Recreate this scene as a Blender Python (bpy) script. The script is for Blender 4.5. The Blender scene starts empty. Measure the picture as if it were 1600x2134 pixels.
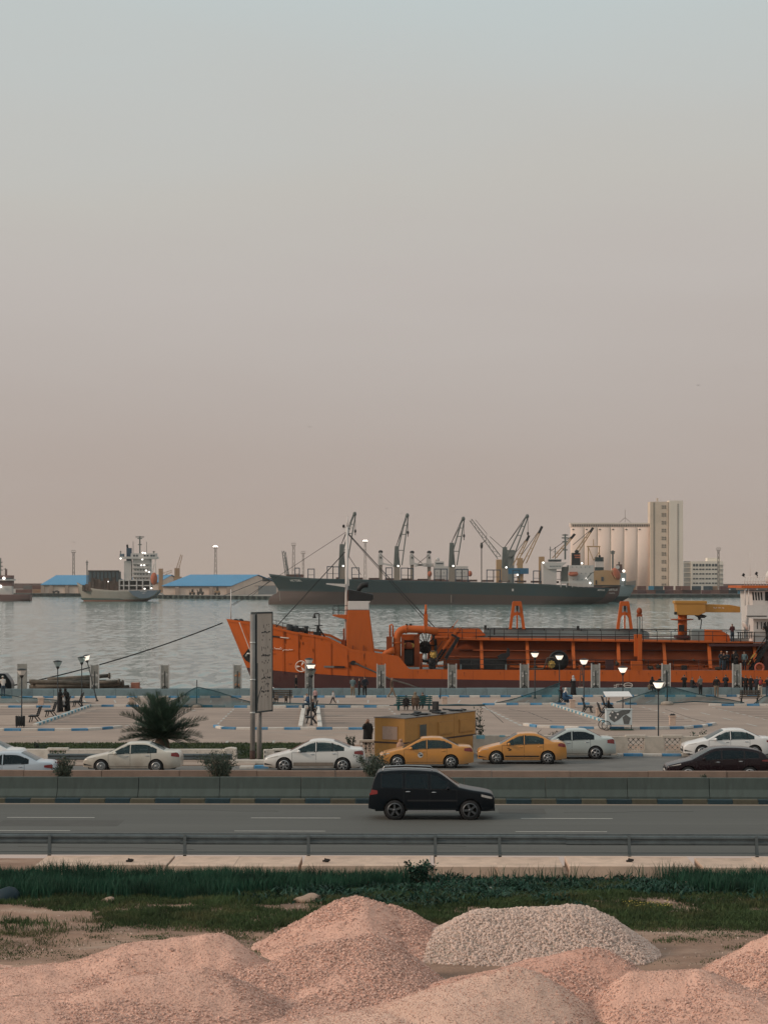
import bpy, bmesh, math, random
import numpy as np
from mathutils import Vector, Matrix, Euler
R = math.radians
PI = math.pi
random.seed(11); RNG = np.random.default_rng(11)
SC = bpy.context.scene
COL = SC.collection

# ---------------------------------------------------------------- camera, sky, sun, exposure
FPX, CX, HY, CZ = 4500.0, 800.0, 1205.0, 9.0       # focal length in photo pixels, centre, horizon, eye height
cd = bpy.data.cameras.new('camera'); cam = bpy.data.objects.new('camera', cd); COL.objects.link(cam)
cam.location = (0, 0, CZ); cam.rotation_euler = (R(90), 0, 0)
cd.sensor_fit = 'VERTICAL'; cd.sensor_height = 36; cd.lens = FPX / 2134 * 36
cd.shift_y = (HY - 1067) / 2134; cd.clip_start = 0.5; cd.clip_end = 40000
SC.camera = cam

SUN_EL, SUN_AZ = 26, 255        # degrees; azimuth measured from +Y (view direction) clockwise: behind the camera, left
w = bpy.data.worlds.new('World'); SC.world = w; w.use_nodes = True
nt = w.node_tree; N = nt.nodes; N.clear()
out = N.new('ShaderNodeOutputWorld'); bg = N.new('ShaderNodeBackground')
tc = N.new('ShaderNodeTexCoord'); sep = N.new('ShaderNodeSeparateXYZ')
nt.links.new(tc.outputs['Generated'], sep.inputs[0])
# hazy evening sky: colour by elevation, wavered a little by very faint cloud
cl = N.new('ShaderNodeTexNoise'); cl.inputs['Scale'].default_value = 3.0; cl.inputs['Detail'].default_value = 3
mpn = N.new('ShaderNodeMapping'); mpn.inputs['Scale'].default_value = (1, 1, 5)
nt.links.new(tc.outputs['Generated'], mpn.inputs[0]); nt.links.new(mpn.outputs[0], cl.inputs['Vector'])
wob = N.new('ShaderNodeMath'); wob.operation = 'MULTIPLY_ADD'; wob.inputs[1].default_value = 0.07; wob.inputs[2].default_value = -0.035
nt.links.new(cl.outputs['Fac'], wob.inputs[0])
ad = N.new('ShaderNodeMath'); ad.operation = 'ADD'
nt.links.new(sep.outputs['Z'], ad.inputs[0]); nt.links.new(wob.outputs[0], ad.inputs[1])
ramp = N.new('ShaderNodeValToRGB'); cr = ramp.color_ramp
def s2l(c):
    c = c / 255.0
    return c / 12.92 if c <= 0.04045 else ((c + 0.055) / 1.055) ** 2.4
def lin(r, g, b): return (s2l(r), s2l(g), s2l(b), 1)
stops = [(0.0, (174, 158, 147)), (0.03, (174, 160, 152)), (0.09, (181, 171, 165)), (0.133, (188, 181, 176)),
         (0.176, (191, 188, 182)), (0.218, (191, 193, 190)), (0.26, (190, 199, 199)), (0.55, (197, 206, 207)), (1.0, (204, 212, 213))]
while len(cr.elements) < len(stops): cr.elements.new(0.5)
for e, (p, c) in zip(cr.elements, stops): e.position = p; e.color = lin(*c)
nt.links.new(ad.outputs[0], ramp.inputs[0])
sky = N.new('ShaderNodeTexSky'); sky.sky_type = 'NISHITA'; sky.sun_disc = False
sky.sun_elevation = R(SUN_EL); sky.sun_rotation = R(SUN_AZ)
sc_ = N.new('ShaderNodeVectorMath'); sc_.operation = 'SCALE'; sc_.inputs['Scale'].default_value = 0.0012
nt.links.new(sky.outputs[0], sc_.inputs[0])
addc = N.new('ShaderNodeVectorMath'); addc.operation = 'ADD'
nt.links.new(ramp.outputs[0], addc.inputs[0]); nt.links.new(sc_.outputs[0], addc.inputs[1])
nt.links.new(addc.outputs[0], bg.inputs[0]); bg.inputs[1].default_value = 0.76
nt.links.new(bg.outputs[0], out.inputs[0])

sd = bpy.data.lights.new('sun', 'SUN'); sun = bpy.data.objects.new('sun', sd); COL.objects.link(sun)
sd.energy = 1.5; sd.angle = R(11); sd.color = (1.0, 0.80, 0.64)
sdir = Vector((math.sin(R(SUN_AZ)) * math.cos(R(SUN_EL)), math.cos(R(SUN_AZ)) * math.cos(R(SUN_EL)), math.sin(R(SUN_EL))))
sun.rotation_euler = sdir.to_track_quat('Z', 'Y').to_euler(); sun.location = sdir * 50 + Vector((0, 60, 0))
SC.view_settings.view_transform = 'Standard'; SC.view_settings.look = 'None'
SC.view_settings.exposure = 0.4; SC.view_settings.gamma = 1; SC.view_settings.use_curve_mapping = False
SC.render.engine = 'CYCLES'
SC.cycles.max_bounces = 8; SC.cycles.transparent_max_bounces = 16

# ---------------------------------------------------------------- pixel -> world
def P(px, py, D): return Vector(((px - CX) / FPX * D, D, CZ - (py - HY) / FPX * D))
def G(px, py, z):                                    # point of the photograph lying on the level z
    D = FPX * (CZ - z) / (py - HY)
    return P(px, py, D)
def X(px, D): return (px - CX) / FPX * D
def Z(py, D): return CZ - (py - HY) / FPX * D

# ---------------------------------------------------------------- materials
MATS = {}
def mat(name, col, rough=0.7, metal=0.0, var=0.15, scale=2.0, bump=0.0, bscale=20.0, stain=None, sfac=0.5, sscale=1.0,
        spec=0.4, coat=0.0, rnd=0.0, stretch=None, dust=None, emit=None, estr=0.0, sub=None):
    if name in MATS: return MATS[name]
    m = bpy.data.materials.new(name); MATS[name] = m; m.use_nodes = True
    nt = m.node_tree; N = nt.nodes; L = nt.links
    b = N['Principled BSDF']
    tc = N.new('ShaderNodeTexCoord'); src = tc.outputs['Object']
    if stretch:
        mp = N.new('ShaderNodeMapping'); mp.inputs['Scale'].default_value = stretch
        L.new(src, mp.inputs[0]); src = mp.outputs[0]
    n1 = N.new('ShaderNodeTexNoise'); n1.inputs['Scale'].default_value = scale; n1.inputs['Detail'].default_value = 6
    n1.inputs['Roughness'].default_value = 0.65
    L.new(src, n1.inputs['Vector'])
    mx = N.new('ShaderNodeMix'); mx.data_type = 'RGBA'
    c = Vector(col[:3])
    mx.inputs[6].default_value = (*(c * (1 - var)), 1); mx.inputs[7].default_value = (*[min(1, k) for k in c * (1 + var)], 1)
    rr = N.new('ShaderNodeValToRGB'); rr.color_ramp.elements[0].position = 0.3; rr.color_ramp.elements[1].position = 0.7
    L.new(n1.outputs['Fac'], rr.inputs[0]); L.new(rr.outputs[0], mx.inputs[0])
    cur = mx.outputs[2]
    if stain:
        n2 = N.new('ShaderNodeTexNoise'); n2.inputs['Scale'].default_value = sscale; n2.inputs['Detail'].default_value = 8
        n2.inputs['Roughness'].default_value = 0.7
        L.new(src, n2.inputs['Vector'])
        r2 = N.new('ShaderNodeValToRGB'); r2.color_ramp.elements[0].position = 0.5; r2.color_ramp.elements[1].position = 0.68
        L.new(n2.outputs['Fac'], r2.inputs[0])
        mm = N.new('ShaderNodeMath'); mm.operation = 'MULTIPLY'; mm.inputs[1].default_value = sfac; L.new(r2.outputs[0], mm.inputs[0])
        m2 = N.new('ShaderNodeMix'); m2.data_type = 'RGBA'; m2.inputs[7].default_value = (*stain[:3], 1)
        L.new(mm.outputs[0], m2.inputs[0]); L.new(cur, m2.inputs[6]); cur = m2.outputs[2]
    if dust:                                          # road dust thrown up on the lower body: (colour, full below, none above)
        dc, z0, z1 = dust
        sp = N.new('ShaderNodeSeparateXYZ'); L.new(tc.outputs['Object'], sp.inputs[0])
        mr = N.new('ShaderNodeMapRange'); mr.inputs[1].default_value = z0; mr.inputs[2].default_value = z1
        mr.inputs[3].default_value = 1; mr.inputs[4].default_value = 0
        L.new(sp.outputs['Z'], mr.inputs[0])
        n3 = N.new('ShaderNodeTexNoise'); n3.inputs['Scale'].default_value = 2.5; n3.inputs['Detail'].default_value = 5
        L.new(tc.outputs['Object'], n3.inputs['Vector'])
        ma = N.new('ShaderNodeMath'); ma.operation = 'MULTIPLY'; L.new(mr.outputs[0], ma.inputs[0]); L.new(n3.outputs['Fac'], ma.inputs[1])
        mb_ = N.new('ShaderNodeMath'); mb_.operation = 'MULTIPLY'; mb_.inputs[1].default_value = 1.4; mb_.use_clamp = True; L.new(ma.outputs[0], mb_.inputs[0])
        m3 = N.new('ShaderNodeMix'); m3.data_type = 'RGBA'; m3.inputs[7].default_value = (*dc[:3], 1)
        L.new(mb_.outputs[0], m3.inputs[0]); L.new(cur, m3.inputs[6]); cur = m3.outputs[2]
    if rnd:
        oi = N.new('ShaderNodeObjectInfo'); hs = N.new('ShaderNodeHueSaturation')
        mr = N.new('ShaderNodeMapRange'); mr.inputs[3].default_value = 1 - rnd; mr.inputs[4].default_value = 1 + rnd
        L.new(oi.outputs['Random'], mr.inputs[0]); L.new(mr.outputs[0], hs.inputs['Value']); L.new(cur, hs.inputs['Color']); cur = hs.outputs[0]
    L.new(cur, b.inputs['Base Color'])
    b.inputs['Roughness'].default_value = rough; b.inputs['Metallic'].default_value = metal
    b.inputs['Specular IOR Level'].default_value = spec
    if coat: b.inputs['Coat Weight'].default_value = coat; b.inputs['Coat Roughness'].default_value = 0.08
    if bump:
        n4 = N.new('ShaderNodeTexNoise'); n4.inputs['Scale'].default_value = bscale; n4.inputs['Detail'].default_value = 5
        L.new(src, n4.inputs['Vector'])
        bp = N.new('ShaderNodeBump'); bp.inputs['Strength'].default_value = bump; bp.inputs['Distance'].default_value = 0.05
        L.new(n4.outputs['Fac'], bp.inputs['Height']); L.new(bp.outputs[0], b.inputs['Normal'])
    if emit: b.inputs['Emission Color'].default_value = (*emit[:3], 1); b.inputs['Emission Strength'].default_value = estr
    return m
def C8(r, g, b, k=1.0):                               # colour chosen in 8-bit terms
    return tuple(min(0.95, s2l(v) * k) for v in (r, g, b))
def glassmat(name, tint, thru=0.35, rough=0.06, spec=0.6):
    if name in MATS: return MATS[name]
    m = bpy.data.materials.new(name); MATS[name] = m; m.use_nodes = True
    nt = m.node_tree; N = nt.nodes; L = nt.links; b = N['Principled BSDF']
    b.inputs['Base Color'].default_value = (*tint, 1); b.inputs['Roughness'].default_value = rough; b.inputs['Specular IOR Level'].default_value = spec
    tr = N.new('ShaderNodeBsdfTransparent'); tr.inputs[0].default_value = (0.75, 0.9, 0.92, 1)
    mx = N.new('ShaderNodeMixShader'); mx.inputs[0].default_value = thru
    L.new(b.outputs[0], mx.inputs[1]); L.new(tr.outputs[0], mx.inputs[2]); L.new(mx.outputs[0], N['Material Output'].inputs[0])
    return m

# ---------------------------------------------------------------- mesh building
class MB:
    def __init__(s): s.v = []; s.f = []; s.m = []; s.s = []
    def add(s, vs, fs, mi=0, smooth=False):
        o = len(s.v); s.v += [tuple(p) for p in vs]
        for f in fs: s.f.append(tuple(i + o for i in f)); s.m.append(mi); s.s.append(smooth)
        return s
    def box(s, x0, x1, y0, y1, z0, z1, mi=0):
        return s.add([(x0,y0,z0),(x1,y0,z0),(x1,y1,z0),(x0,y1,z0),(x0,y0,z1),(x1,y0,z1),(x1,y1,z1),(x0,y1,z1)],
              [(0,3,2,1),(4,5,6,7),(0,1,5,4),(1,2,6,5),(2,3,7,6),(3,0,4,7)], mi)
    def cbox(s, c, sz, mi=0, M=None):
        x, y, z = sz[0]/2, sz[1]/2, sz[2]/2; c = Vector(c)
        vs = [Vector(p) for p in ((-x,-y,-z),(x,-y,-z),(x,y,-z),(-x,y,-z),(-x,-y,z),(x,-y,z),(x,y,z),(-x,y,z))]
        if M is not None: vs = [M @ p for p in vs]
        return s.add([p + c for p in vs], [(0,3,2,1),(4,5,6,7),(0,1,5,4),(1,2,6,5),(2,3,7,6),(3,0,4,7)], mi)
    def tube(s, pts, r, n=8, mi=0, smooth=True, caps=True):
        pts = [Vector(p) for p in pts]; k = len(pts)
        rs = list(r) if hasattr(r, '__len__') else [r] * k
        vs = []; fs = []; a = None
        for i, p in enumerate(pts):
            t = (pts[min(i+1, k-1)] - pts[max(i-1, 0)])
            if t.length < 1e-9: t = Vector((0, 0, 1))
            t.normalize()
            if a is None: a = t.orthogonal().normalized()
            else:
                a = a - t * a.dot(t); a = a.normalized() if a.length > 1e-6 else t.orthogonal().normalized()
            b = t.cross(a)
            for j in range(n):
                q = 2 * PI * j / n
                vs.append(p + (a * math.cos(q) + b * math.sin(q)) * rs[i])
        for i in range(k - 1):
            for j in range(n):
                j2 = (j + 1) % n
                fs.append((i*n+j, i*n+j2, (i+1)*n+j2, (i+1)*n+j))
        s.add(vs, fs, mi, smooth)
        if caps:
            s.add(vs[:n], [tuple(range(n))[::-1]], mi); s.add(vs[-n:], [tuple(range(n))], mi)
        return s
    def cyl(s, p0, p1, r0, r1=None, n=10, mi=0, caps=True): return s.tube([p0, p1], [r0, r0 if r1 is None else r1], n, mi, True, caps)
    def bar(s, p0, p1, w, h=None, mi=0, up=(0, 0, 1)):
        p0, p1 = Vector(p0), Vector(p1); h = h or w
        t = (p1 - p0).normalized(); u = Vector(up)
        if abs(t.dot(u)) > 0.98: u = Vector((0, 1, 0))
        a = t.cross(u).normalized() * (w / 2); b = a.cross(t).normalized() * (h / 2)
        vs = [p0-a-b, p0+a-b, p0+a+b, p0-a+b, p1-a-b, p1+a-b, p1+a+b, p1-a+b]
        return s.add(vs, [(0,1,2,3),(7,6,5,4),(0,4,5,1),(1,5,6,2),(2,6,7,3),(3,7,4,0)], mi)
    def lathe(s, prof, c=(0,0,0), n=16, mi=0, smooth=True, axis='z', caps=True):
        vs = []; fs = []; k = len(prof); c = Vector(c)
        for r, h in prof:
            for j in range(n):
                q = 2*PI*j/n
                p = (r*math.cos(q), r*math.sin(q), h)
                if axis == 'y': p = (p[0], p[2], p[1])
                elif axis == 'x': p = (p[2], p[0], p[1])
                vs.append(c + Vector(p))
        for i in range(k-1):
            for j in range(n):
                fs.append((i*n+j, i*n+(j+1)%n, (i+1)*n+(j+1)%n, (i+1)*n+j))
        s.add(vs, fs, mi, smooth)
        if not caps: return s
        if prof[0][0] > 1e-4: s.add(vs[:n], [tuple(range(n))[::-1]], mi)
        if prof[-1][0] > 1e-4: s.add(vs[-n:], [tuple(range(n))], mi)
        return s
    def prism(s, poly, y0, y1, mi=0, smooth=False):     # polygon in x,z pushed along y
        n = len(poly)
        vs = [(x, y0, z) for x, z in poly] + [(x, y1, z) for x, z in poly]
        fs = [(i, (i+1) % n, n+(i+1) % n, n+i) for i in range(n)]
        s.add(vs, fs, mi, smooth)
        s.add(vs[:n], [tuple(range(n))[::-1]], mi); s.add(vs[n:], [tuple(range(n))], mi)
        return s
    def prismx(s, poly, x0, x1, mi=0):                  # polygon in y,z pushed along x
        n = len(poly)
        vs = [(x0, y, z) for y, z in poly] + [(x1, y, z) for y, z in poly]
        fs = [(i, (i+1) % n, n+(i+1) % n, n+i) for i in range(n)]
        s.add(vs, fs, mi); s.add(vs[:n], [tuple(range(n))[::-1]], mi); s.add(vs[n:], [tuple(range(n))], mi)
        return s
    def prismz(s, poly, z0, z1, mi=0):
        n = len(poly)
        vs = [(x, y, z0) for x, y in poly] + [(x, y, z1) for x, y in poly]
        fs = [(i, (i+1) % n, n+(i+1) % n, n+i) for i in range(n)]
        s.add(vs, fs, mi); s.add(vs[:n], [tuple(range(n))[::-1]], mi); s.add(vs[n:], [tuple(range(n))], mi)
        return s
    def ell(s, c, r, n=12, m=8, mi=0, M=None):
        c = Vector(c); vs = []; fs = []
        for i in range(m+1):
            a = PI*i/m
            for j in range(n):
                q = 2*PI*j/n
                p = Vector((r[0]*math.sin(a)*math.cos(q), r[1]*math.sin(a)*math.sin(q), r[2]*math.cos(a)))
                if M is not None: p = M @ p
                vs.append(c+p)
        for i in range(m):
            for j in range(n): fs.append((i*n+j, (i+1)*n+j, (i+1)*n+(j+1) % n, i*n+(j+1) % n))
        return s.add(vs, fs, mi, True)
    def build(s, name, mats, parent=None, local=False, bevel=0, kind=None):
        me = bpy.data.meshes.new(name)
        v = s.v
        if parent is not None and not local:
            o = world_loc(parent); v = [(a-o.x, b-o.y, c-o.z) for a, b, c in v]
        me.from_pydata(v, [], s.f)
        me.polygons.foreach_set('material_index', s.m); me.polygons.foreach_set('use_smooth', s.s)
        for m in (mats if isinstance(mats, (list, tuple)) else [mats]): me.materials.append(m)
        bm = bmesh.new(); bm.from_mesh(me); bmesh.ops.remove_doubles(bm, verts=bm.verts, dist=1e-5)
        bmesh.ops.recalc_face_normals(bm, faces=bm.faces); bm.to_mesh(me); bm.free(); me.update()
        o = bpy.data.objects.new(name, me); COL.objects.link(o)
        if parent is not None: o.parent = parent
        if bevel:
            b = o.modifiers.new('bevel', 'BEVEL'); b.width = bevel; b.segments = 2; b.limit_method = 'ANGLE'
        if kind: o['kind'] = kind
        return o
def world_loc(o):
    l = Vector((0, 0, 0))
    while o is not None: l += o.location; o = o.parent
    return l
def tag(o, label=None, cat=None, group=None, kind=None):
    if label: o['label'] = label
    if cat: o['category'] = cat
    if group: o['group'] = group
    if kind: o['kind'] = kind
    return o
def thing(name, label, cat, loc=(0, 0, 0), rz=0, group=None):
    o = bpy.data.objects.new(name, None); COL.objects.link(o); o.location = loc; o.rotation_euler = (0, 0, rz)
    o.empty_display_size = 0.2
    return tag(o, label, cat, group)
def struct(mb, name, mats, **k):
    o = mb.build(name, mats, **k); o['kind'] = 'structure'; return o
def kids(o): return [c for c in bpy.data.objects if c.parent == o]
CH = {}
def copy_tree(root, loc=None, rz=None, label=None, group=None):
    tree = CH.get(root.name)
    if tree is None:
        tree = CH[root.name] = [(c, [g for g in kids(c)]) for c in kids(root)]
    r = root.copy(); COL.objects.link(r)
    if loc is not None: r.location = loc
    if rz is not None: r.rotation_euler = (0, 0, rz)
    if label: r['label'] = label
    if group: r['group'] = group
    for c, gs in tree:
        c2 = c.copy(); COL.objects.link(c2); c2.parent = r
        for g in gs:
            g2 = g.copy(); COL.objects.link(g2); g2.parent = c2
    return r
def dup(o, loc=None, rot=None, parent=None):
    c = o.copy(); COL.objects.link(c)
    if loc is not None: c.location = loc
    if rot is not None: c.rotation_euler = rot
    if parent is not None: c.parent = parent
    return c
def np_mesh(name, V, F, mats, parent=None, smooth=False, mi=None):   # fast triangle/quad mesh from arrays
    me = bpy.data.meshes.new(name); nv, nf, k = len(V), len(F), F.shape[1]
    me.vertices.add(nv); me.vertices.foreach_set('co', np.asarray(V, dtype=np.float32).ravel())
    me.loops.add(nf*k); me.loops.foreach_set('vertex_index', F.astype(np.int32).ravel())
    me.polygons.add(nf); me.polygons.foreach_set('loop_start', (np.arange(nf)*k).astype(np.int32))
    me.polygons.foreach_set('loop_total', np.full(nf, k, dtype=np.int32))
    me.update(calc_edges=True); me.validate()
    me.polygons.foreach_set('use_smooth', np.full(len(me.polygons), smooth))
    for m in (mats if isinstance(mats, (list, tuple)) else [mats]): me.materials.append(m)
    if mi is not None: me.polygons.foreach_set('material_index', np.asarray(mi, dtype=np.int32))
    o = bpy.data.objects.new(name, me); COL.objects.link(o)
    if parent is not None: o.parent = parent
    return o
def vnoise(x, y, seed=0):                               # smooth value noise, arrays
    x = np.asarray(x, float); y = np.asarray(y, float)
    xi = np.floor(x).astype(np.int64); yi = np.floor(y).astype(np.int64); u = x-xi; v = y-yi
    u = u*u*(3-2*u); v = v*v*(3-2*v)
    def h(a, b):
        n = (a*374761393 + b*668265263 + seed*974711) & 0x7fffffff
        n = ((n ^ (n >> 13)) * 1274126177) & 0x7fffffff
        return ((n ^ (n >> 16)) & 0xffff) / 65535.0
    return (h(xi, yi)*(1-u)+h(xi+1, yi)*u)*(1-v) + (h(xi, yi+1)*(1-u)+h(xi+1, yi+1)*u)*v
def fbm(x, y, seed=0, o=4):
    t = 0; a = 0.5
    for i in range(o): t = t + a*vnoise(np.asarray(x)*2**i, np.asarray(y)*2**i, seed+i); a *= 0.5
    return t
def interp(pts, x):
    xs = [p[0] for p in pts]; zs = [p[1] for p in pts]
    return float(np.interp(x, xs, zs))
def text_mesh(name, body, size, mat_, parent, loc, rot=(R(90), 0, 0), align='CENTER', shear=0, extrude=0.01):
    cu = bpy.data.curves.new(name, 'FONT'); cu.body = body; cu.size = size; cu.extrude = extrude; cu.align_x = align; cu.align_y = 'CENTER'; cu.shear = shear
    t = bpy.data.objects.new(name, cu); COL.objects.link(t)
    dg = bpy.context.evaluated_depsgraph_get(); me = bpy.data.meshes.new_from_object(t.evaluated_get(dg))
    bpy.data.objects.remove(t); me.name = name; me.materials.clear(); me.materials.append(mat_)
    o = bpy.data.objects.new(name, me); COL.objects.link(o); o.parent = parent; o.location = loc; o.rotation_euler = rot
    o['kind'] = 'stuff'
    return o
ROADROT = -0.018                                        # the road runs a little nearer on the right
def roadframe(o, y0=88.0):                              # turn a piece of road furniture about (0, y0)
    M = Matrix.Translation((0, y0, 0)) @ Matrix.Rotation(ROADROT, 4, 'Z') @ Matrix.Translation((0, -y0, 0))
    M = M @ Matrix.Translation(o.location)
    o.location = M.translation; o.rotation_euler = (0, 0, ROADROT)
    return o
# ================================================================ FOREGROUND: dirt lot, gravel heaps, grass
GZ = -0.45                                              # level of the dirt lot below the road
PZ = -1.6                                               # level of the car park by the sea
WZ = -3.5                                               # water level
m_dirt = mat('dirt', (0.27, 0.165, 0.115), 0.95, var=0.35, scale=0.55, bump=1.0, bscale=14, stain=(0.42, 0.30, 0.23), sfac=0.8, sscale=0.45, stretch=(0.6, 1.3, 1))
m_asph = mat('asphalt_highway', (0.088, 0.087, 0.078), 0.85, var=0.16, scale=0.7, bump=0.25, bscale=60, stain=(0.075, 0.072, 0.066), sfac=0.5, sscale=0.5, stretch=(0.035, 1, 1))
m_asph2 = mat('asphalt_frontage', (0.135, 0.128, 0.118), 0.85, var=0.18, scale=0.6, bump=0.2, bscale=50, stain=(0.08, 0.078, 0.074), sfac=0.5, sscale=0.4)
m_conc = mat('concrete_pink', (0.56, 0.405, 0.31), 0.85, var=0.14, scale=1.5, bump=0.3, bscale=25, stain=(0.28, 0.21, 0.165), sfac=0.5, sscale=1.1, rnd=0.07)
m_wallgreen = mat('concrete_green_grey', (0.066, 0.084, 0.076), 0.9, var=0.16, scale=0.8, bump=0.25, bscale=20, stain=(0.045, 0.054, 0.05), sfac=0.55, sscale=0.9, rnd=0.06, stretch=(2.5, 1, 0.6))
m_wallbrown = mat('concrete_brown', (0.235, 0.165, 0.128), 0.9, var=0.14, scale=1.0, bump=0.25, bscale=20, stain=(0.16, 0.12, 0.095), sfac=0.5, sscale=1.3, rnd=0.08)
m_white = mat('road_paint', (0.40, 0.385, 0.35), 0.7, var=0.15, scale=4, stain=(0.25, 0.23, 0.21), sfac=0.6, sscale=5)
m_soil = mat('planter_soil', (0.10, 0.075, 0.055), 0.95, bump=0.5)
m_steel = mat('galvanised_steel', (0.105, 0.128, 0.135), 0.5, 0.35, var=0.15, scale=3, stain=(0.05, 0.06, 0.065), sfac=0.5, sscale=2.0)
m_pink = mat('pink_gravel', (0.68, 0.405, 0.31), 0.95, var=0.16, scale=1.6, bump=1.0, bscale=18, stain=(0.47, 0.275, 0.215), sfac=0.7, sscale=1.1)
m_pale = mat('pale_gravel', (0.70, 0.455, 0.35), 0.95, var=0.13, scale=1.3, bump=0.9, bscale=22, stain=(0.54, 0.335, 0.25), sfac=0.6, sscale=0.8)
m_redd = mat('reddish_gravel', (0.62, 0.35, 0.265), 0.95, var=0.16, scale=1.6, bump=1.0, bscale=18, stain=(0.40, 0.20, 0.14), sfac=0.7, sscale=0.9)
m_wgrav = mat('white_gravel', (0.40, 0.315, 0.26), 0.95, var=0.25, scale=14, bump=0.9, bscale=30)
m_stone = mat('pink_stones', (0.55, 0.35, 0.28), 0.9, var=0.65, scale=16)
m_wstone = mat('white_stones', (0.56, 0.425, 0.36), 0.9, var=0.36, scale=11)
m_tall = mat('tall_grass_blades', (0.017, 0.062, 0.036), 0.7, var=0.5, scale=0.8, spec=0.2)
m_mead = mat('meadow_blades', (0.046, 0.074, 0.028), 0.8, var=0.45, scale=0.6, stain=(0.16, 0.125, 0.06), sfac=0.55, sscale=0.5, spec=0.2)
m_weed = mat('weed_leaves', (0.014, 0.052, 0.033), 0.6, var=0.5, scale=1.5, spec=0.25)
m_rock = mat('pale_rock', (0.34, 0.24, 0.18), 0.9, bump=0.5)

# dirt lot: one sheet, fine where the camera sees it
def axis(*seg):
    r = []
    for a, b, st in seg: r += list(np.arange(a, b, st))
    r.append(seg[-1][1]); return np.array(r)
gx = axis((-600, -60, 60), (-60, -16, 4), (-16, 16, 0.22), (16, 60, 4), (60, 601, 60))
gy = axis((-200, 0, 50), (0, 40, 8), (40, 67.9, 0.22))
XX, YY = np.meshgrid(gx, gy)
ZZ = GZ + 0.22*(fbm(XX*0.35, YY*0.45, 3)-0.47) + 0.07*(fbm(XX*1.7, YY*1.7, 9)-0.47)
track = np.exp(-((YY-57.3-0.12*XX)/0.9)**2)
ZZ -= 0.05*track*(np.sin(YY*5)*0.5+0.5)
near = np.clip((YY-66.8)/0.8, 0, 1); ZZ = ZZ*(1-near)+(GZ+0.02)*near
V = np.stack([XX.ravel(), YY.ravel(), ZZ.ravel()], 1); nx, ny = len(gx), len(gy)
I = np.arange(nx*ny).reshape(ny, nx)
F = np.stack([I[:-1, :-1].ravel(), I[:-1, 1:].ravel(), I[1:, 1:].ravel(), I[1:, :-1].ravel()], 1)
ground = np_mesh('ground', V, F, m_dirt, smooth=True); ground['kind'] = 'structure'
def gz(x, y):
    x = np.asarray(x, float); y = np.asarray(y, float)
    z = GZ + 0.22*(fbm(x*0.35, y*0.45, 3)-0.47) + 0.07*(fbm(x*1.7, y*1.7, 9)-0.47)
    n = np.clip((y-66.8)/0.8, 0, 1)
    return z*(1-n)+(GZ+0.02)*n

# stones: many small lumps in one mesh
OCT_V = np.array([(1,0,0),(-1,0,0),(0,1,0),(0,-1,0),(0,0,1),(0,0,-1)], float)
OCT_F = np.array([(0,2,4),(2,1,4),(1,3,4),(3,0,4),(2,0,5),(1,2,5),(3,1,5),(0,3,5)])
t_ = (1+5**.5)/2
ICO_V = np.array([(-1,t_,0),(1,t_,0),(-1,-t_,0),(1,-t_,0),(0,-1,t_),(0,1,t_),(0,-1,-t_),(0,1,-t_),(t_,0,-1),(t_,0,1),(-t_,0,-1),(-t_,0,1)])/1.9
ICO_F = np.array([(0,11,5),(0,5,1),(0,1,7),(0,7,10),(0,10,11),(1,5,9),(5,11,4),(11,10,2),(10,7,6),(7,1,8),(3,9,4),(3,4,2),(3,2,6),(3,6,8),(3,8,9),(4,9,5),(2,4,11),(6,2,10),(8,6,7),(9,8,1)])
def scatter(name, pos, size, mats, parent=None, ico=False, flat=0.7):
    n = len(pos); tv, tf = (ICO_V, ICO_F) if ico else (OCT_V, OCT_F); k = len(tv)
    q = RNG.normal(size=(n, 4)); q /= np.linalg.norm(q, axis=1)[:, None]
    a, b, c, d = q.T
    Rm = np.stack([1-2*(c*c+d*d), 2*(b*c-a*d), 2*(b*d+a*c), 2*(b*c+a*d), 1-2*(b*b+d*d), 2*(c*d-a*b), 2*(b*d-a*c), 2*(c*d+a*b), 1-2*(b*b+c*c)], 1).reshape(n, 3, 3)
    sc = np.stack([np.ones(n), RNG.uniform(flat, 1, n), RNG.uniform(flat*0.7, 0.9, n)], 1)*size[:, None]
    jit = 1+RNG.uniform(-0.22, 0.22, (n, k, 1))
    v = np.einsum('nij,nkj->nki', Rm, tv[None]*sc[:, None, :]*jit)+pos[:, None, :]
    f = tf[None]+(np.arange(n)*k)[:, None, None]
    o = np_mesh(name, v.reshape(-1, 3), f.reshape(-1, 3), mats, parent); o['kind'] = 'stuff'
    return o
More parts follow.
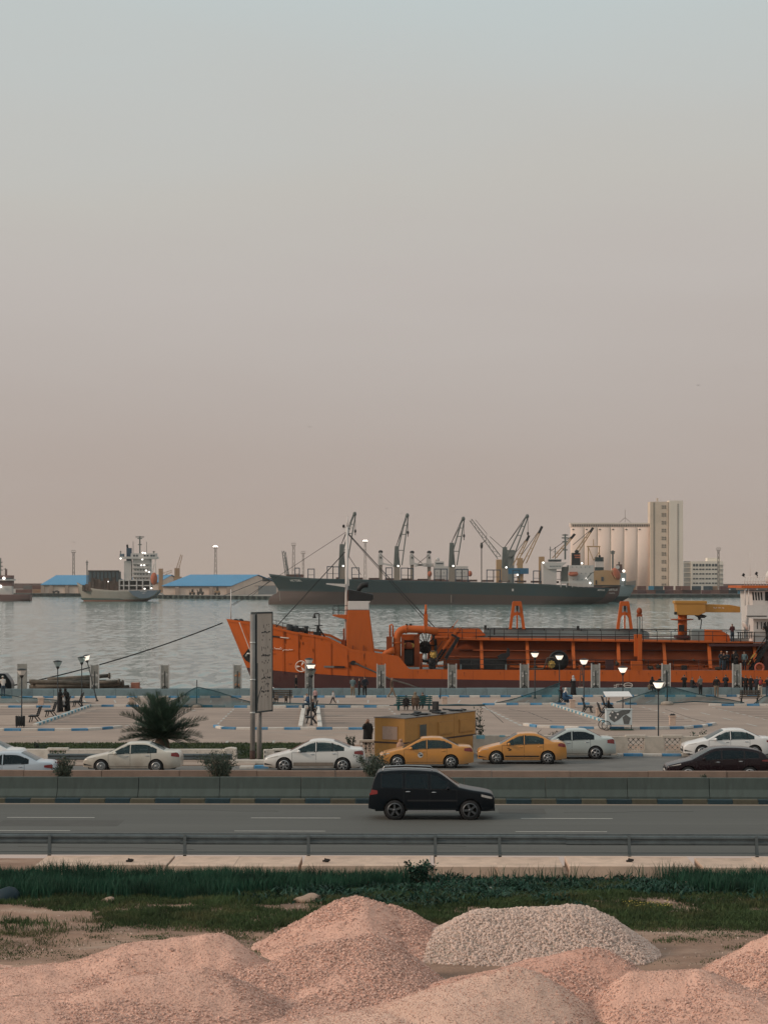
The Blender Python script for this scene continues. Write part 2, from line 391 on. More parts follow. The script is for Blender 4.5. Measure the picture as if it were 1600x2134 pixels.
def heap(label, ridge, m, ms, dens, smin, smax, ico=False, mask=0.0, seed=0, a=0.20, rough=1.5):
    # ridge: (px, py, D, R) along the crest as the photograph shows it
    pts = []
    for px, py, D, Rr in ridge:
        p = P(px, py, D); pts.append((p.x, p.y, p.z-GZ+0.02, Rr*0.94))
    x0 = min(p[0]-p[3] for p in pts); x1 = max(p[0]+p[3] for p in pts)
    y0 = min(p[1]-p[3] for p in pts); y1 = max(p[1]+p[3] for p in pts)
    st = 0.065
    hx = np.arange(x0, x1+st, st); hy = np.arange(y0, y1+st, st)
    A, B = np.meshgrid(hx, hy)
    def height(A, B):
        w1 = (fbm(A*0.55, B*0.55, seed)-0.47)*0.55; w2 = (fbm(A*0.55+9, B*0.55, seed+5)-0.47)*0.55
        A2, B2 = A+w1, B+w2
        H = np.zeros_like(A)
        segs = list(zip(pts[:-1], pts[1:])) if len(pts) > 1 else [(pts[0], pts[0])]
        for p, q in segs:
            dx, dy = q[0]-p[0], q[1]-p[1]; L2 = dx*dx+dy*dy+1e-9
            t = np.clip(((A2-p[0])*dx+(B2-p[1])*dy)/L2, 0, 1)
            d = np.hypot(A2-(p[0]+t*dx), B2-(p[1]+t*dy))
            hh = p[2]+(q[2]-p[2])*t; rr = p[3]+(q[3]-p[3])*t
            u = d/rr
            f = 1-(np.sqrt(u*u+a*a)-a)/(math.sqrt(1+a*a)-a)
            H = np.maximum(H, hh*f) if H.any() else hh*f
        H = H + 0.05*rough*(fbm(A*1.6, B*1.6, seed+2)-0.47) + 0.05*rough*(fbm(A*4, B*4, seed+3, 4)-0.46) - 0.05*np.clip(fbm(A*2.2+3, B*0.7, seed+4)-0.56, 0, 1)
        # runnels down the slope
        return H
    H = height(A, B)
    cx, cy = pts[0][0], pts[0][1]
    V = np.stack([A.ravel()-cx, B.ravel()-cy, H.ravel()], 1); nx, ny = len(hx), len(hy)
    I = np.arange(nx*ny).reshape(ny, nx)
    F = np.stack([I[:-1, :-1].ravel(), I[:-1, 1:].ravel(), I[1:, 1:].ravel(), I[1:, :-1].ravel()], 1)
    keep = V[F][:, :, 2].max(1) > -0.12
    o = np_mesh('gravel_heap', V, F[keep], m, smooth=True); o.location = (cx, cy, GZ)
    tag(o, label, 'gravel heap', 'heaps of gravel on the dirt lot')
    def put(nm, den, s0, s1, pw, msk, big):
        n = int((x1-x0)*(y1-y0)*den); sx = RNG.uniform(x0, x1, n); sy = RNG.uniform(y0, y1, n); sh = height(sx, sy)
        gyy = (height(sx, sy+0.05)-sh)/0.05; px = CX+sx/sy*FPX; py = HY+(CZ-GZ-sh)/sy*FPX
        ok = (sh > 0.0) & (gyy > -0.30) & (px > -30) & (px < 1630) & (py < 2160)
        if msk: ok &= (fbm(sx*0.9, sy*0.9, seed+7)+RNG.uniform(-0.10, 0.10, n)+0.05*(sx-cx)-0.08*sh) > msk
        q = sx[ok], sy[ok], sh[ok]; n = len(q[0]); sz = s0+(s1-s0)*RNG.random(n)**pw
        scatter(nm, np.stack([q[0]-cx, q[1]-cy, q[2]+sz*0.2], 1), sz, ms, o, big)
    put('stones', dens, smin, smax, 1.7, mask, ico)
    if not ico: put('fine_stones', 430, 0.008, 0.024, 2.0, 0, False)
    return o
heap('tall pink gravel heap, highest of all, behind the others left of the white one', [(745, 1871, 55, 2.9), (810, 1890, 55.2, 2.3)], m_pink, m_stone, 520, 0.014, 0.055, mask=0.42, seed=1)
heap('heap of coarse white stones behind the pink gravel', [(1000, 1900, 54.5, 2.1), (1190, 1891, 54.6, 2.5)], m_wgrav, m_wstone, 640, 0.026, 0.056, ico=True, seed=2, a=0.30)
heap('broad pink gravel heap at the left with a long sloping shoulder', [(458, 1949, 51, 1.7), (290, 1966, 51, 2.4), (120, 2020, 50.6, 2.4), (-60, 2075, 50, 2.2)], m_pink, m_stone, 420, 0.014, 0.05, mask=0.45, seed=3)
heap('low pink gravel heap in the bottom left corner nearest the camera', [(430, 2020, 47.3, 1.9), (300, 2034, 47, 2.2), (130, 2090, 46.4, 3.0), (-80, 2130, 46.2, 3.2)], m_pink, m_stone, 520, 0.014, 0.05, mask=0.43, seed=4)
heap('rounded stony heap in front of the tallest pink one', [(570, 2012, 49.8, 1.9), (660, 1972, 50.2, 2.0), (765, 1953, 50.3, 2.0), (720, 2095, 47.4, 2.4)], m_pink, m_stone, 700, 0.014, 0.055, mask=0.38, seed=5)
heap('low reddish gravel heap right in front of the white stones', [(1240, 1979, 50, 1.7), (1130, 1999, 49.8, 2.0), (1000, 2034, 49, 2.0), (900, 2085, 47.6, 2.0)], m_redd, m_stone, 500, 0.014, 0.055, mask=0.44, seed=6)
heap('pale greyish pink heap at the bottom centre right', [(1075, 2019, 46.5, 2.0), (960, 2052, 46, 2.5), (830, 2115, 45.2, 2.5)], m_pale, m_stone, 360, 0.012, 0.045, mask=0.50, seed=7)
heap('flat topped pink gravel heap at the bottom right', [(1335, 2025, 47, 1.5), (1470, 2024, 46.8, 2.0), (1560, 2085, 45.4, 2.4)], m_pink, m_stone, 460, 0.012, 0.048, mask=0.45, seed=8)
heap('pink gravel heap cut off by the right edge of the picture', [(1700, 1918, 51, 2.9), (1800, 1930, 51, 2.6)], m_pink, m_stone, 600, 0.014, 0.06, mask=0.40, seed=9)

# grit and pebbles strewn over the dirt
sx_ = RNG.uniform(-12, 12, 5200); sy_ = RNG.uniform(50, 64, 5200); kk = fbm(sx_*0.7, sy_*0.7, 77)+RNG.uniform(-.1, .1, 5200) > 0.42; sx_, sy_ = sx_[kk], sy_[kk]
scatter('pebbles', np.stack([sx_, sy_, gz(sx_, sy_)], 1), 0.008+0.035*RNG.random(len(sx_))**3, m_wstone)
# grass and weeds
def blades(name, x, y, z, h, wd, mats, lean=0.35):
    n = len(x); ang = RNG.uniform(0, 2*PI, n); ld = RNG.uniform(0, 2*PI, n); l = h*lean*RNG.random(n)
    ax, ay = np.cos(ang)*wd, np.sin(ang)*wd; lx, ly = np.cos(ld)*l, np.sin(ld)*l
    b = np.stack([x, y, z], 1)
    v = np.stack([b+np.stack([-ax, -ay, 0*ax], 1), b+np.stack([ax, ay, 0*ax], 1),
                  b+np.stack([ax*0.7+lx*0.35, ay*0.7+ly*0.35, h*0.6], 1), b+np.stack([-ax*0.7+lx*0.35, -ay*0.7+ly*0.35, h*0.6], 1),
                  b+np.stack([lx, ly, h*0.95], 1)], 1)
    f = np.array([(0, 1, 2), (0, 2, 3), (3, 2, 4)])[None]+(np.arange(n)*5)[:, None, None]
    o = np_mesh(name, v.reshape(-1, 3), f.reshape(-1, 3), mats); o['kind'] = 'stuff'
    return o
def pick(n, x0, x1, y0, y1, fn):
    x = RNG.uniform(x0, x1, n); y = RNG.uniform(y0, y1, n); p = fn(x, y); k = RNG.random(n) < p
    return x[k], y[k]
def pxof(x, y): return CX+x/y*FPX
def tall_p(x, y):
    px = pxof(x, y); e = fbm(x*0.5, y*0.5, 21)
    back = np.interp(px, [-100, 480, 620, 900, 1380, 1440, 1700], [63.2, 63.4, 64.6, 66.6, 66.9, 64.2, 63.4])
    return np.clip((y-back+(e-0.47)*2.2)*1.8, 0, 1)*np.interp(px, [820, 940, 1360, 1440], [1, 0.12, 0.12, 1])
x, y = pick(72000, -13.5, 13.5, 62.6, 67.55, tall_p)
blades('tall_grass', x, y, gz(x, y), RNG.uniform(0.26, 0.62, len(x))*(0.45+1.15*fbm(x*0.7, y*0.7, 61)), RNG.uniform(0.007, 0.016, len(x)), m_tall, 0.5)
def mead_p(x, y):
    px = pxof(x, y); e = fbm(x*0.42, y*0.7, 31); e2 = fbm(x*1.6, y*2.2, 33)
    lo = np.interp(px, [-100, 100, 260, 640, 900, 1150, 1400, 1700], [60.2, 60.0, 58.0, 57.2, 57.6, 58.0, 57.2, 57.0])
    band = np.clip((y-lo)*0.9, 0, 1)
    sparse = (np.clip((e-0.49)*8, 0, 1))*np.clip((y-52.5)/2, 0, 1)*np.clip((e2-0.35)*4, 0, 1)*0.6
    gaps = np.clip((e+0.4*(e2-0.5)-np.interp(px, [0, 90, 160, 620, 820, 1600], [0.42, 0.40, 0.16, 0.16, 0.25, 0.25]))*8, 0, 1)
    py = HY+(CZ-GZ)/y*FPX
    for a, b, ra, rb in ((40, 1955, 90, 20), (190, 1945, 70, 10), (30, 1925, 70, 7), (330, 1962, 60, 9), (500, 1952, 40, 12), (150, 1985, 60, 6), (20, 1990, 50, 8), (1060, 1955, 60, 7), (1140, 1972, 50, 6), (1250, 1955, 60, 6), (1400, 1962, 70, 5), (1520, 1950, 60, 5), (940, 1910, 50, 25)):
        sparse = np.maximum(sparse, 0.75*np.exp(-((px-a)/ra)**2-((py-b)/rb)**2)*np.clip((e2-0.3)*4, 0, 1))
    return np.maximum(band*gaps, sparse)
x, y = pick(330000, -13, 13, 52, 66.5, mead_p)
e = fbm(x*0.6, y*0.8, 37)
blades('meadow_grass', x, y, gz(x, y), RNG.uniform(0.07, 0.20, len(x))*(0.7+1.5*np.clip(e-0.3, 0, 1))*np.clip((y-56)/2.5, 0.35, 1), RNG.uniform(0.006, 0.014, len(x)), m_mead, 0.8)
def weed_p(x, y):
    px = pxof(x, y); e = fbm(x*0.8, y*0.8, 41)
    c = np.interp(px, [480, 620, 1420, 1500], [0, 1, 1, 0.25])
    return c*np.clip((y-62.0)*0.5+(e-0.47)*4, 0, 1)
x, y = pick(34000, -14, 14, 61.0, 67.5, weed_p)
e = fbm(x*1.0, y*1.0, 43)
bump_ = np.exp(-(((pxof(x, y)-872)/42)**2))*np.clip((y-65.5), 0, 1)
blades('leafy_weeds', x, y, gz(x, y)+RNG.random(len(x))*0.34*np.clip(e-0.2, 0, 1), RNG.uniform(0.05, 0.17, len(x))*(0.7+0.8*e), RNG.uniform(0.022, 0.048, len(x)), m_weed, 2.2)
def leaf_ball(n, c, r, size, seedshape=0.35, squash=1.0):
    u = RNG.normal(size=(n, 3)); u /= np.linalg.norm(u, axis=1)[:, None]
    rad = RNG.random(n)**0.45*(1+seedshape*(fbm(u[:, 0]*2.3+5, u[:, 1]*2.3+u[:, 2]*1.7, int(abs(c[0]*7)) % 50)-0.5)*2)
    p = u*rad[:, None]*np.array(r)
    p = p+np.array(c)
    return p
def leaves(name, pos, ln, wd, mats, parent=None, upb=0.3):
    n = len(pos); d = RNG.normal(size=(n, 3)); d[:, 2] = np.abs(d[:, 2])*upb+upb*0.5; d /= np.linalg.norm(d, axis=1)[:, None]
    r = RNG.normal(size=(n, 3)); s = np.cross(d, r); s /= np.linalg.norm(s, axis=1)[:, None]
    L_ = RNG.uniform(0.6, 1.2, n)[:, None]*ln; W_ = RNG.uniform(0.6, 1.2, n)[:, None]*wd
    v = np.stack([pos, pos+d*L_*0.5+s*W_, pos+d*L_, pos+d*L_*0.5-s*W_], 1)
    f = np.array([(0, 1, 2, 3)])[None]+(np.arange(n)*4)[:, None, None]
    o = np_mesh(name, v.reshape(-1, 3), f.reshape(-1, 4), mats, parent); o['kind'] = 'stuff'
    return o
def bush(name, label, base, h, r, n, ml, mstem, ln=0.12, wd=0.02, upb=0.8, cat='bush', group=None, stems=14):
    t = thing(name, label, cat, base, 0, group)
    mb = MB(); tips = []
    for i in range(stems):
        q = RNG.uniform(0, 2*PI); rr = r*RNG.uniform(0.25, 0.95); hh = h*RNG.uniform(0.5, 1.08)
        a = Vector((math.cos(q)*0.08, math.sin(q)*0.08, 0)); b = Vector((math.cos(q)*rr*0.45, math.sin(q)*rr*0.45, hh*0.5)); c = Vector((math.cos(q)*rr, math.sin(q)*rr, hh))
        mb.tube([a, b, c], [0.02, 0.014, 0.004], 5); tips += [(a, b, c)]
    mb.build('stem', mstem, t, local=True, kind='stuff')
    P_ = []
    for i in range(n):
        a, b, c = tips[i % len(tips)]; k = RNG.random()**0.7
        p = (b.lerp(c, (k-0.4)/0.6) if k > 0.4 else a.lerp(b, k/0.4))
        P_.append(np.array(p)+RNG.normal(size=3)*np.array((r*0.11, r*0.11, h*0.06)))
    P_ = np.array(P_); P_[:, 2] = np.maximum(P_[:, 2], 0.02)
    leaves('foliage', P_, ln, wd, ml, t, upb)
    return t
m_stem = mat('stem', (0.10, 0.075, 0.05), 0.9)
p = G(872, 1826, GZ)
bush('leafy_bush', 'rounded dark leafy bush growing against the concrete slabs', (p.x, 66.6, GZ), 0.62, 0.55, 900, m_weed, m_stem, 0.13, 0.035, 0.5)
m_yel = mat('yellow_petals', (0.55, 0.45, 0.10), 0.8)
x, y = pick(260, *[X(1290, 62), X(1400, 62)], 61.2, 62.4, lambda a, b: 0*a+0.35)
leaves('wildflowers', np.stack([x, y, gz(x, y)+0.16], 1), 0.035, 0.02, m_yel)
m_dry = mat('dry_stalk', (0.36, 0.28, 0.20), 0.9)
for px, py, dz, lb in ((85, 1822, 0.45, 'thin dry forked stalk standing at the left end of the slabs'), (108, 1826, 0.6, 'pale leaning dry stalk beside the forked one'), (148, 1872, 0.25, 'bent pale straw hanging over the dark grass')):
    D = 67.2 if py < 1850 else 64
    mb = MB(); x0 = X(px, D); z0 = Z(py, D)
    mb.tube([(x0-0.03, D, z0-0.2), (x0, D, z0+dz*0.5), (x0+0.06, D, z0+dz)], [0.012, 0.009, 0.006], 5)
    mb.tube([(x0, D, z0+dz*0.5), (x0-0.07, D, z0+dz*0.75), (x0-0.09, D, z0+dz*0.95)], [0.008, 0.006, 0.004], 5)
    t = thing('dry_stalk', lb, 'plant', (x0, D, z0-0.2)); mb.build('stalk', m_dry, t)
def rock(label, px, py, wd, h, m=m_rock, z=GZ):
    p = G(px, py, z); n = 14; mb = MB(); mb.ell((0, 0, h*0.25), (wd/2, wd*0.35, h*0.8), 12, 7)
    mb.v = [(a*(1+0.25*math.sin(7*b+3*c+px)), b*(1+0.2*math.sin(9*a+px)), c*(1+0.25*math.sin(8*a+5*b))) for a, b, c in mb.v]
    o = mb.build('rock', m); o.location = (p.x, p.y, float(gz(p.x, p.y))); return tag(o, label, 'rock', 'loose rocks in the grass')
rock('flat pale rock in the grass above the tallest gravel heap', 643, 1878, 0.75, 0.20)
rock('small sandy rock at the left edge of the tall grass', 226, 1882, 0.42, 0.14)
rock('white rock lying in the weeds right of the leafy bush', 1020, 1857, 0.2, 0.14, mat('white_rock', (0.6, 0.52, 0.45), 0.9))
rock('brown boulder beside the tall grass at the right', 1426, 1852, 0.36, 0.2, mat('brown_rock', (0.25, 0.17, 0.12), 0.9))
rock('small orange brown block under the leafy bush', 852, 1826, 0.25, 0.1, mat('orange_rock', (0.38, 0.2, 0.12), 0.9))
mb = MB(); mb.ell((0, 0, 0.1), (0.42, 0.4, 0.3), 14, 8); mb.v = [(a*(1+.15*math.sin(6*c)), b, c*(1+.2*math.sin(5*a))) for a, b, c in mb.v]
o = mb.build('tarpaulin', mat('blue_tarp', (0.006, 0.022, 0.032), 0.7)); p = G(10, 1878, GZ); o.location = p; tag(o, 'dark blue crumpled tarpaulin half hidden in the grass at the left', 'tarpaulin')

# ================================================================ slabs, guard rail, highway, median
fp = MB(); fp.box(-400, 400, 68.05, 69.95, -0.6, -0.30); fpo = struct(fp, 'footpath', m_conc)
roadframe(fpo)
jx = [-10.62 + 2.085*i for i in range(13)]
mb = MB(); mb.box(0.012, 2.073, 67.72, 70.12, -0.42, -0.03); slab0 = None
for i, x0 in enumerate(jx):
    if slab0 is None:
        slab0 = mb.build('slab', m_conc, fpo, local=True, bevel=0.012); o = slab0
    else: o = dup(slab0)
    o.location = (x0, 0.03*math.sin(i*2.4), 0.018*math.sin(i*1.7)); o.rotation_euler = (0, 0, 0.004*math.sin(i*3.1))
mb = MB(); mb.box(-400, -10.7, 67.4, 70.1, -0.6, -0.12); o = struct(mb, 'sand_bank', m_dirt); roadframe(o)
mb = MB(); mb.box(jx[-1]+2.085, 400, 67.72, 70.12, -0.6, -0.03); o = struct(mb, 'pavement', m_conc); roadframe(o)
mb = MB()
xs = axis((-600, -30, 60), (-30, 30, 1.5), (30, 601, 60)); ys = np.array([70.12, 86.0])
A, B = np.meshgrid(xs, ys); V = np.stack([A.ravel(), B.ravel(), 0*A.ravel()], 1); I = np.arange(len(xs)*2).reshape(2, -1)
F = np.stack([I[0, :-1], I[0, 1:], I[1, 1:], I[1, :-1]], 1)
m_crack0 = mat('tar_seam', (0.045, 0.042, 0.04), 0.9)
road = np_mesh('highway', V, F, m_asph); road['kind'] = 'structure'; roadframe(road)
m_patch = mat('road_patch', (0.07, 0.067, 0.06), 0.9, var=0.15, scale=1.5)
for a, b, y0_, y1_ in ((-14, -9.5, 78.2, 80.1), (4.5, 6.3, 82.5, 84.4), (11, 17, 73.0, 74.6)):
    mb = MB(); mb.box(a, b, y0_, y1_, -0.05, 0.003); mb.build('road_patch', m_patch, road, local=True)
mb = MB()
for a, b, c, d in ((-12, 72.2, -6, 71.6), (-2, 73.5, 3, 72.4), (7, 83, 12, 83.6), (-9, 84, -4, 83.2)):
    mb.tube([(a+(c-a)*t, b+(d-b)*t+0.12*math.sin(t*11+a), -0.012) for t in np.linspace(0, 1, 14)], 0.022, 5)
mb.build('crack', m_crack0, road, local=True, kind='stuff')
def dash(px0, px1, D, wd):
    m = MB(); m.box(X(px0, D), X(px1, D), D-wd/2, D+wd/2, -0.05, 0.004); o = m.build('lane_marking', m_white, road, local=True); return o
for a, b in ((-340, -150), (20, 203), (530, 716), (1092, 1282), (1645, 1830)): dash(a, b, 81.0, 0.12)
for a, b in ((-30, 157), (500, 690), (1085, 1275), (1660, 1840)): dash(a, b, 76.8, 0.10)
m_gut = mat('gutter_concrete', (0.26, 0.215, 0.175), 0.9, var=0.12, scale=2)
mb = MB(); mb.box(-600, 600, 85.72, 86.1, -0.2, 0.006); mb.build('gutter', m_gut, road, local=True)
m_crack = mat('tar_seam', (0.045, 0.042, 0.04), 0.9)
mb = MB(); mb.box(-600, 600, 70.9, 70.93, -0.1, 0.004); mb.build('tar_seam', m_crack, road, local=True)
# debris on the slabs
m_deb = mat('dark_litter', (0.02, 0.018, 0.016), 0.9)
for px, lb in ((271, 'small dark bit of litter on the second pair of slabs from the left'), (680, 'small dark scrap lying on the slab right of the third rail post'), (1312, 'dark clump of dried weed on the slab beside the right rail post')):
    D = 68.6; mb = MB()
    for k in range(4): mb.cbox((X(px, D)+0.05*(k-1.5), D, 0.02+0.03*(k % 2)), (0.09, 0.07, 0.05+0.03*(k % 3)), M=Euler((k, k*2, k)).to_matrix())
    o = mb.build('litter', m_deb); o.location.z = 0.0; tag(o, lb, 'litter')
# guard rail
gr = thing('guard_rail', 'grey steel guard rail running along the near edge of the highway', 'guard rail', (0, 70.55, 0)); roadframe(gr)
wprof = [(0.0, 0.30), (-0.05, 0.34), (-0.05, 0.40), (0.0, 0.435), (0.0, 0.47), (-0.05, 0.51), (-0.05, 0.57), (0.0, 0.61), (0.02, 0.61), (0.02, 0.30)]
px_posts = [-140, 122, 405, 663, 927, 1061, 1330, 1594, 1860, 2130, 2400, -410, -680]
bb = None
for i in range(-6, 8):
    if bb is None:
        mb = MB(); mb.prismx([(a, b) for a, b in wprof], 0.01, 4.2); bb = mb.build('rail_beam', m_steel, gr, local=True); o = bb
    else: o = dup(bb)
    o.location = (X(663, 70.5)+4.19*i, 0, 0.012*math.sin(i*1.9))
pb = None
for px in px_posts:
    if pb is None:
        mb = MB(); mb.box(-0.05, 0.05, 0.03, 0.045, -0.3, 0.6); mb.box(-0.008, 0.008, 0.045, 0.13, -0.3, 0.6); mb.box(-0.05, 0.05, 0.13, 0.145, -0.3, 0.6)
        pb = mb.build('rail_post', m_steel, gr, local=True); o = pb; pb['kind'] = 'stuff'
    else: o = dup(pb)
    o.location = (X(px, 70.5), -0.16, 0); o.rotation_euler = (0, 0.05*math.sin(px), 0)
mb = MB(); mb.prismx([(0.0, 0.61), (0.05, 0.63), (0.05, 0.66), (0.0, 0.66)], -27, 30); mb.build('top_strip', m_steel, gr, local=True)

# median kerb, barrier wall, planter
m_kdark = mat('kerb_dark_blue', (0.014, 0.034, 0.043), 0.85, var=0.25, scale=4, rnd=0.2)
m_ktan = mat('kerb_faded_tan', (0.082, 0.075, 0.052), 0.85, var=0.25, scale=4, rnd=0.12)
med = MB(); med.box(-600, 600, 86.1, 87.2, -0.3, 0.10); medo = struct(med, 'median', m_wallgreen); roadframe(medo)
ks = {}
for i in range(-22, 23):
    k = i % 2
    if k not in ks:
        mb = MB(); mb.box(0.01, 0.99, 86.09, 86.45, -0.1, 0.19); ks[k] = mb.build('kerb_stone', m_kdark if k else m_ktan, medo, local=True, bevel=0.02); o = ks[k]
    else: o = dup(ks[k])
    o.location = (X(62, 86)+1.0*(i+14), 0.006*math.sin(i*2.2), 0.006*math.sin(i*3.3))
bw = thing('barrier_wall', 'long grey green concrete barrier wall between highway and frontage road', 'wall', (0, 87.3, 0)); roadframe(bw)
w0 = None
for i in range(-10, 12):
    if w0 is None:
        mb = MB(); mb.prismx([(-0.2, 0.11), (-0.2, 0.2), (0.02, 0.47), (0.08, 0.935), (0.30, 0.935), (0.34, 0.0), (-0.2, 0.0)], 0.008, 3.28)
        w0 = mb.build('wall_panel', m_wallgreen, bw, local=True, bevel=0.015); o = w0
    else: o = dup(w0)
    o.location = (X(120, 87.4)+3.29*(i+1), 0.01*math.sin(i*2.0), 0.008*math.sin(i*1.3))
mb = MB(); mb.box(-100, 100, 87.5, 90.7, -0.3, 0.5); o = struct(mb, 'planter', m_soil); roadframe(o)
pw = thing('planter_wall', 'low brown concrete wall along the back of the median planter', 'wall', (0, 90.8, 0)); roadframe(pw)
w1 = None
for i in range(-10, 12):
    if w1 is None:
        mb = MB(); mb.box(0.008, 3.27, -0.02, 0.24, -0.1, 0.90); w1 = mb.build('wall_panel', m_wallbrown, pw, local=True, bevel=0.015); o = w1
    else: o = dup(w1)
    o.location = (X(46, 90.8)+3.28*(i+1), 0.01*math.sin(i*2.6), 0.008*math.sin(i*1.9))
m_ole = mat('oleander_leaves', (0.052, 0.072, 0.052), 0.75, var=0.45, scale=3.0, spec=0.25)
m_olr = mat('oleander_pink', (0.30, 0.06, 0.08), 0.8)
t = bush('oleander', 'small oleander with a few red flowers behind the barrier wall at the left', (X(137, 89.3), 89.1, 0.5), 1.05, 0.62, 1700, m_ole, m_stem, 0.13, 0.019, 0.9, group='oleanders in the median planter')
pp = np.array([(RNG.normal()*0.16-0.1, -0.3+RNG.normal()*0.1, 0.95+RNG.normal()*0.07) for _ in range(60)]); leaves('flowers', pp, 0.05, 0.02, m_olr, t)
bush('oleander', 'wide oleander in the median between the two white sedans', (X(459, 89.3), 89.1, 0.5), 1.3, 1.0, 3200, m_ole, m_stem, 0.13, 0.019, 0.9, group='oleanders in the median planter', stems=22)
bush('oleander', 'oleander behind the black off-roader in front of the first taxi', (X(782, 89.3), 89.1, 0.5), 1.2, 0.9, 2600, m_ole, m_stem, 0.13, 0.019, 0.9, group='oleanders in the median planter', stems=19)
bush('oleander', 'small sprig of oleander in front of the dark red car', (X(1466, 89.3), 88.9, 0.5), 0.38, 0.32, 260, m_ole, m_stem, 0.1, 0.016, 0.9, group='oleanders in the median planter', stems=5)

# frontage road and what edges it
mb = MB(); mb.add([(-600, 91.04, 0), (600, 91.04, 0), (600, 110.5, 0), (-600, 110.5, 0)], [(0, 1, 2, 3)]); fr = struct(mb, 'frontage_road', m_asph2); roadframe(fr)
# ================================================================ PROMENADE: verge, walls, car park, sea wall
m_cream = mat('cream_wall', (0.50, 0.43, 0.36), 0.85, var=0.12, scale=1.5, bump=0.25, bscale=18, stain=(0.26, 0.22, 0.18), sfac=0.5, sscale=1.6, rnd=0.05)
m_whitew = mat('whitewashed_wall', (0.58, 0.53, 0.47), 0.85, var=0.12, scale=1.5, bump=0.3, bscale=14, stain=(0.28, 0.24, 0.20), sfac=0.6, sscale=1.8)
m_plaza = mat('car_park_paving', (0.31, 0.236, 0.192), 0.9, var=0.17, scale=0.15, bump=0.1, bscale=30, stain=(0.21, 0.168, 0.142), sfac=0.5, sscale=0.10)
m_walk = mat('tan_pavement', (0.34, 0.26, 0.21), 0.9, var=0.12, scale=0.8, bump=0.2, stain=(0.24, 0.185, 0.15), sfac=0.5, sscale=0.5)
m_kblue = mat('kerb_blue', (0.055, 0.205, 0.36), 0.8, var=0.2, scale=3, rnd=0.25, stain=(0.25, 0.27, 0.27), sfac=0.45, sscale=3.5)
m_kwhite = mat('kerb_white', (0.58, 0.54, 0.49), 0.8, var=0.12, scale=3, rnd=0.12, stain=(0.30, 0.24, 0.20), sfac=0.5, sscale=3.0)
m_kteal = mat('kerb_teal', (0.10, 0.26, 0.33), 0.8, var=0.2, scale=3, rnd=0.25)
m_line = mat('worn_stall_line', (0.125, 0.092, 0.075), 0.9, var=0.15, scale=0.5)
m_seaw = mat('sea_wall_concrete', (0.165, 0.225, 0.24), 0.85, var=0.16, scale=0.8, bump=0.2, bscale=15, stain=(0.10, 0.14, 0.15), sfac=0.6, sscale=1.0, rnd=0.08)
m_black = mat('black_paint', (0.012, 0.014, 0.016), 0.6, var=0.3, scale=4)
m_pole = mat('lamp_pole_black', (0.012, 0.016, 0.018), 0.55, 0.2)
m_grass2 = mat('verge_blades', (0.04, 0.065, 0.025), 0.8, var=0.4, scale=1.0, stain=(0.12, 0.10, 0.05), sfac=0.5, sscale=0.8, spec=0.2)

mb = MB(); mb.box(-200, -6.2, 103.6, 117, -0.6, 0.05); walk = struct(mb, 'sidewalk', m_walk)
mb = MB(); mb.box(-6.0, 200, 110.2, 117, -0.6, -0.02); mb.prismx([(117, -0.02), (117, -2.6), (120.5, -2.6), (120.5, PZ+0.01)], -200, 200); struct(mb, 'embankment', m_dirt)
mb = MB(); mb.box(-200, -3.2, 107.0, 117.0, 0.0, 0.065); struct(mb, 'verge', mat('verge_soil', (0.045, 0.05, 0.028), 0.95, var=0.4, scale=0.8))
mb = MB(); mb.box(-200, 200, 120.3, 206.0, -6, PZ); plaza = struct(mb, 'car_park', m_plaza)
x, y = pick(26000, X(-20, 112), -3.2, 107.0, 117, lambda a, b: 0*a+0.95)
blades('verge_grass', x, y, 0*x+0.06, RNG.uniform(0.04, 0.11, len(x)), RNG.uniform(0.012, 0.03, len(x)), m_grass2, 0.8)

def lattice(name, x0, x1, y0, y1, z0, z1, parent, m, n=3):
    mb = MB(); w_ = x1-x0; h_ = z1-z0; st = w_/n
    for i in range(-n, 2*n):
        for sg in (1, -1):
            a = x0+i*st; b = a+sg*h_
            p = []
            for t in np.linspace(0, 1, 21):
                xx = a+(b-a)*t
                if x0 <= xx <= x1: p.append((xx, z0+h_*t))
            if len(p) > 2: mb.bar((p[0][0], (y0+y1)/2, p[0][1]), (p[-1][0], (y0+y1)/2, p[-1][1]), 0.045, 0.05)
    return mb.build(name, m, parent, kind='stuff')
def lwall(name, label, D, px0, px1, h, panels, m, t=0.28):
    T = thing(name, label, 'wall', (X((px0+px1)/2, D), D, 0))
    cuts = [px0]+[q for p in panels for q in p[:2]]+[px1]
    for i in range(0, len(cuts), 2):
        if X(cuts[i+1], D)-X(cuts[i], D) > 0.05:
            mb = MB(); mb.box(X(cuts[i], D)+0.003, X(cuts[i+1], D)-0.003, D, D+t, -0.1, h); mb.build('wall_block', m, T, bevel=0.02)
    for (a, b, z0, z1, zt) in panels:
        xa, xb = X(a, D), X(b, D)
        mb = MB(); mb.box(xa-0.004, xb+0.004, D+0.004, D+t-0.004, -0.1, z0); mb.build('panel_sill', m, T)
        mb = MB(); mb.box(xa-0.12, xb+0.12, D-0.02, D+t+0.02, z1, zt); mb.build('coping', m, T, bevel=0.015)
        lattice('lattice', xa, xb, D+0.06, D+0.16, z0, z1, T, m)
    return T
lwall('lattice_wall', 'cream wall with diamond lattice openings beside the silver sedan', 110.2, 1270, 2000, 0.93,
      [(1308, 1341, 0.22, 0.84, 0.99), (1384, 1417, 0.22, 0.84, 0.99), (1462, 1495, 0.22, 0.84, 0.99), (1540, 1573, 0.22, 0.84, 0.99)], m_cream)
T = lwall('rough_wall', 'rough pale wall between the yellow cabin and the silver sedan', 111.6, 985, 1268, 0.88, [], m_cream)
m_bluep = mat('light_blue_paint', (0.16, 0.36, 0.44), 0.8, var=0.3)
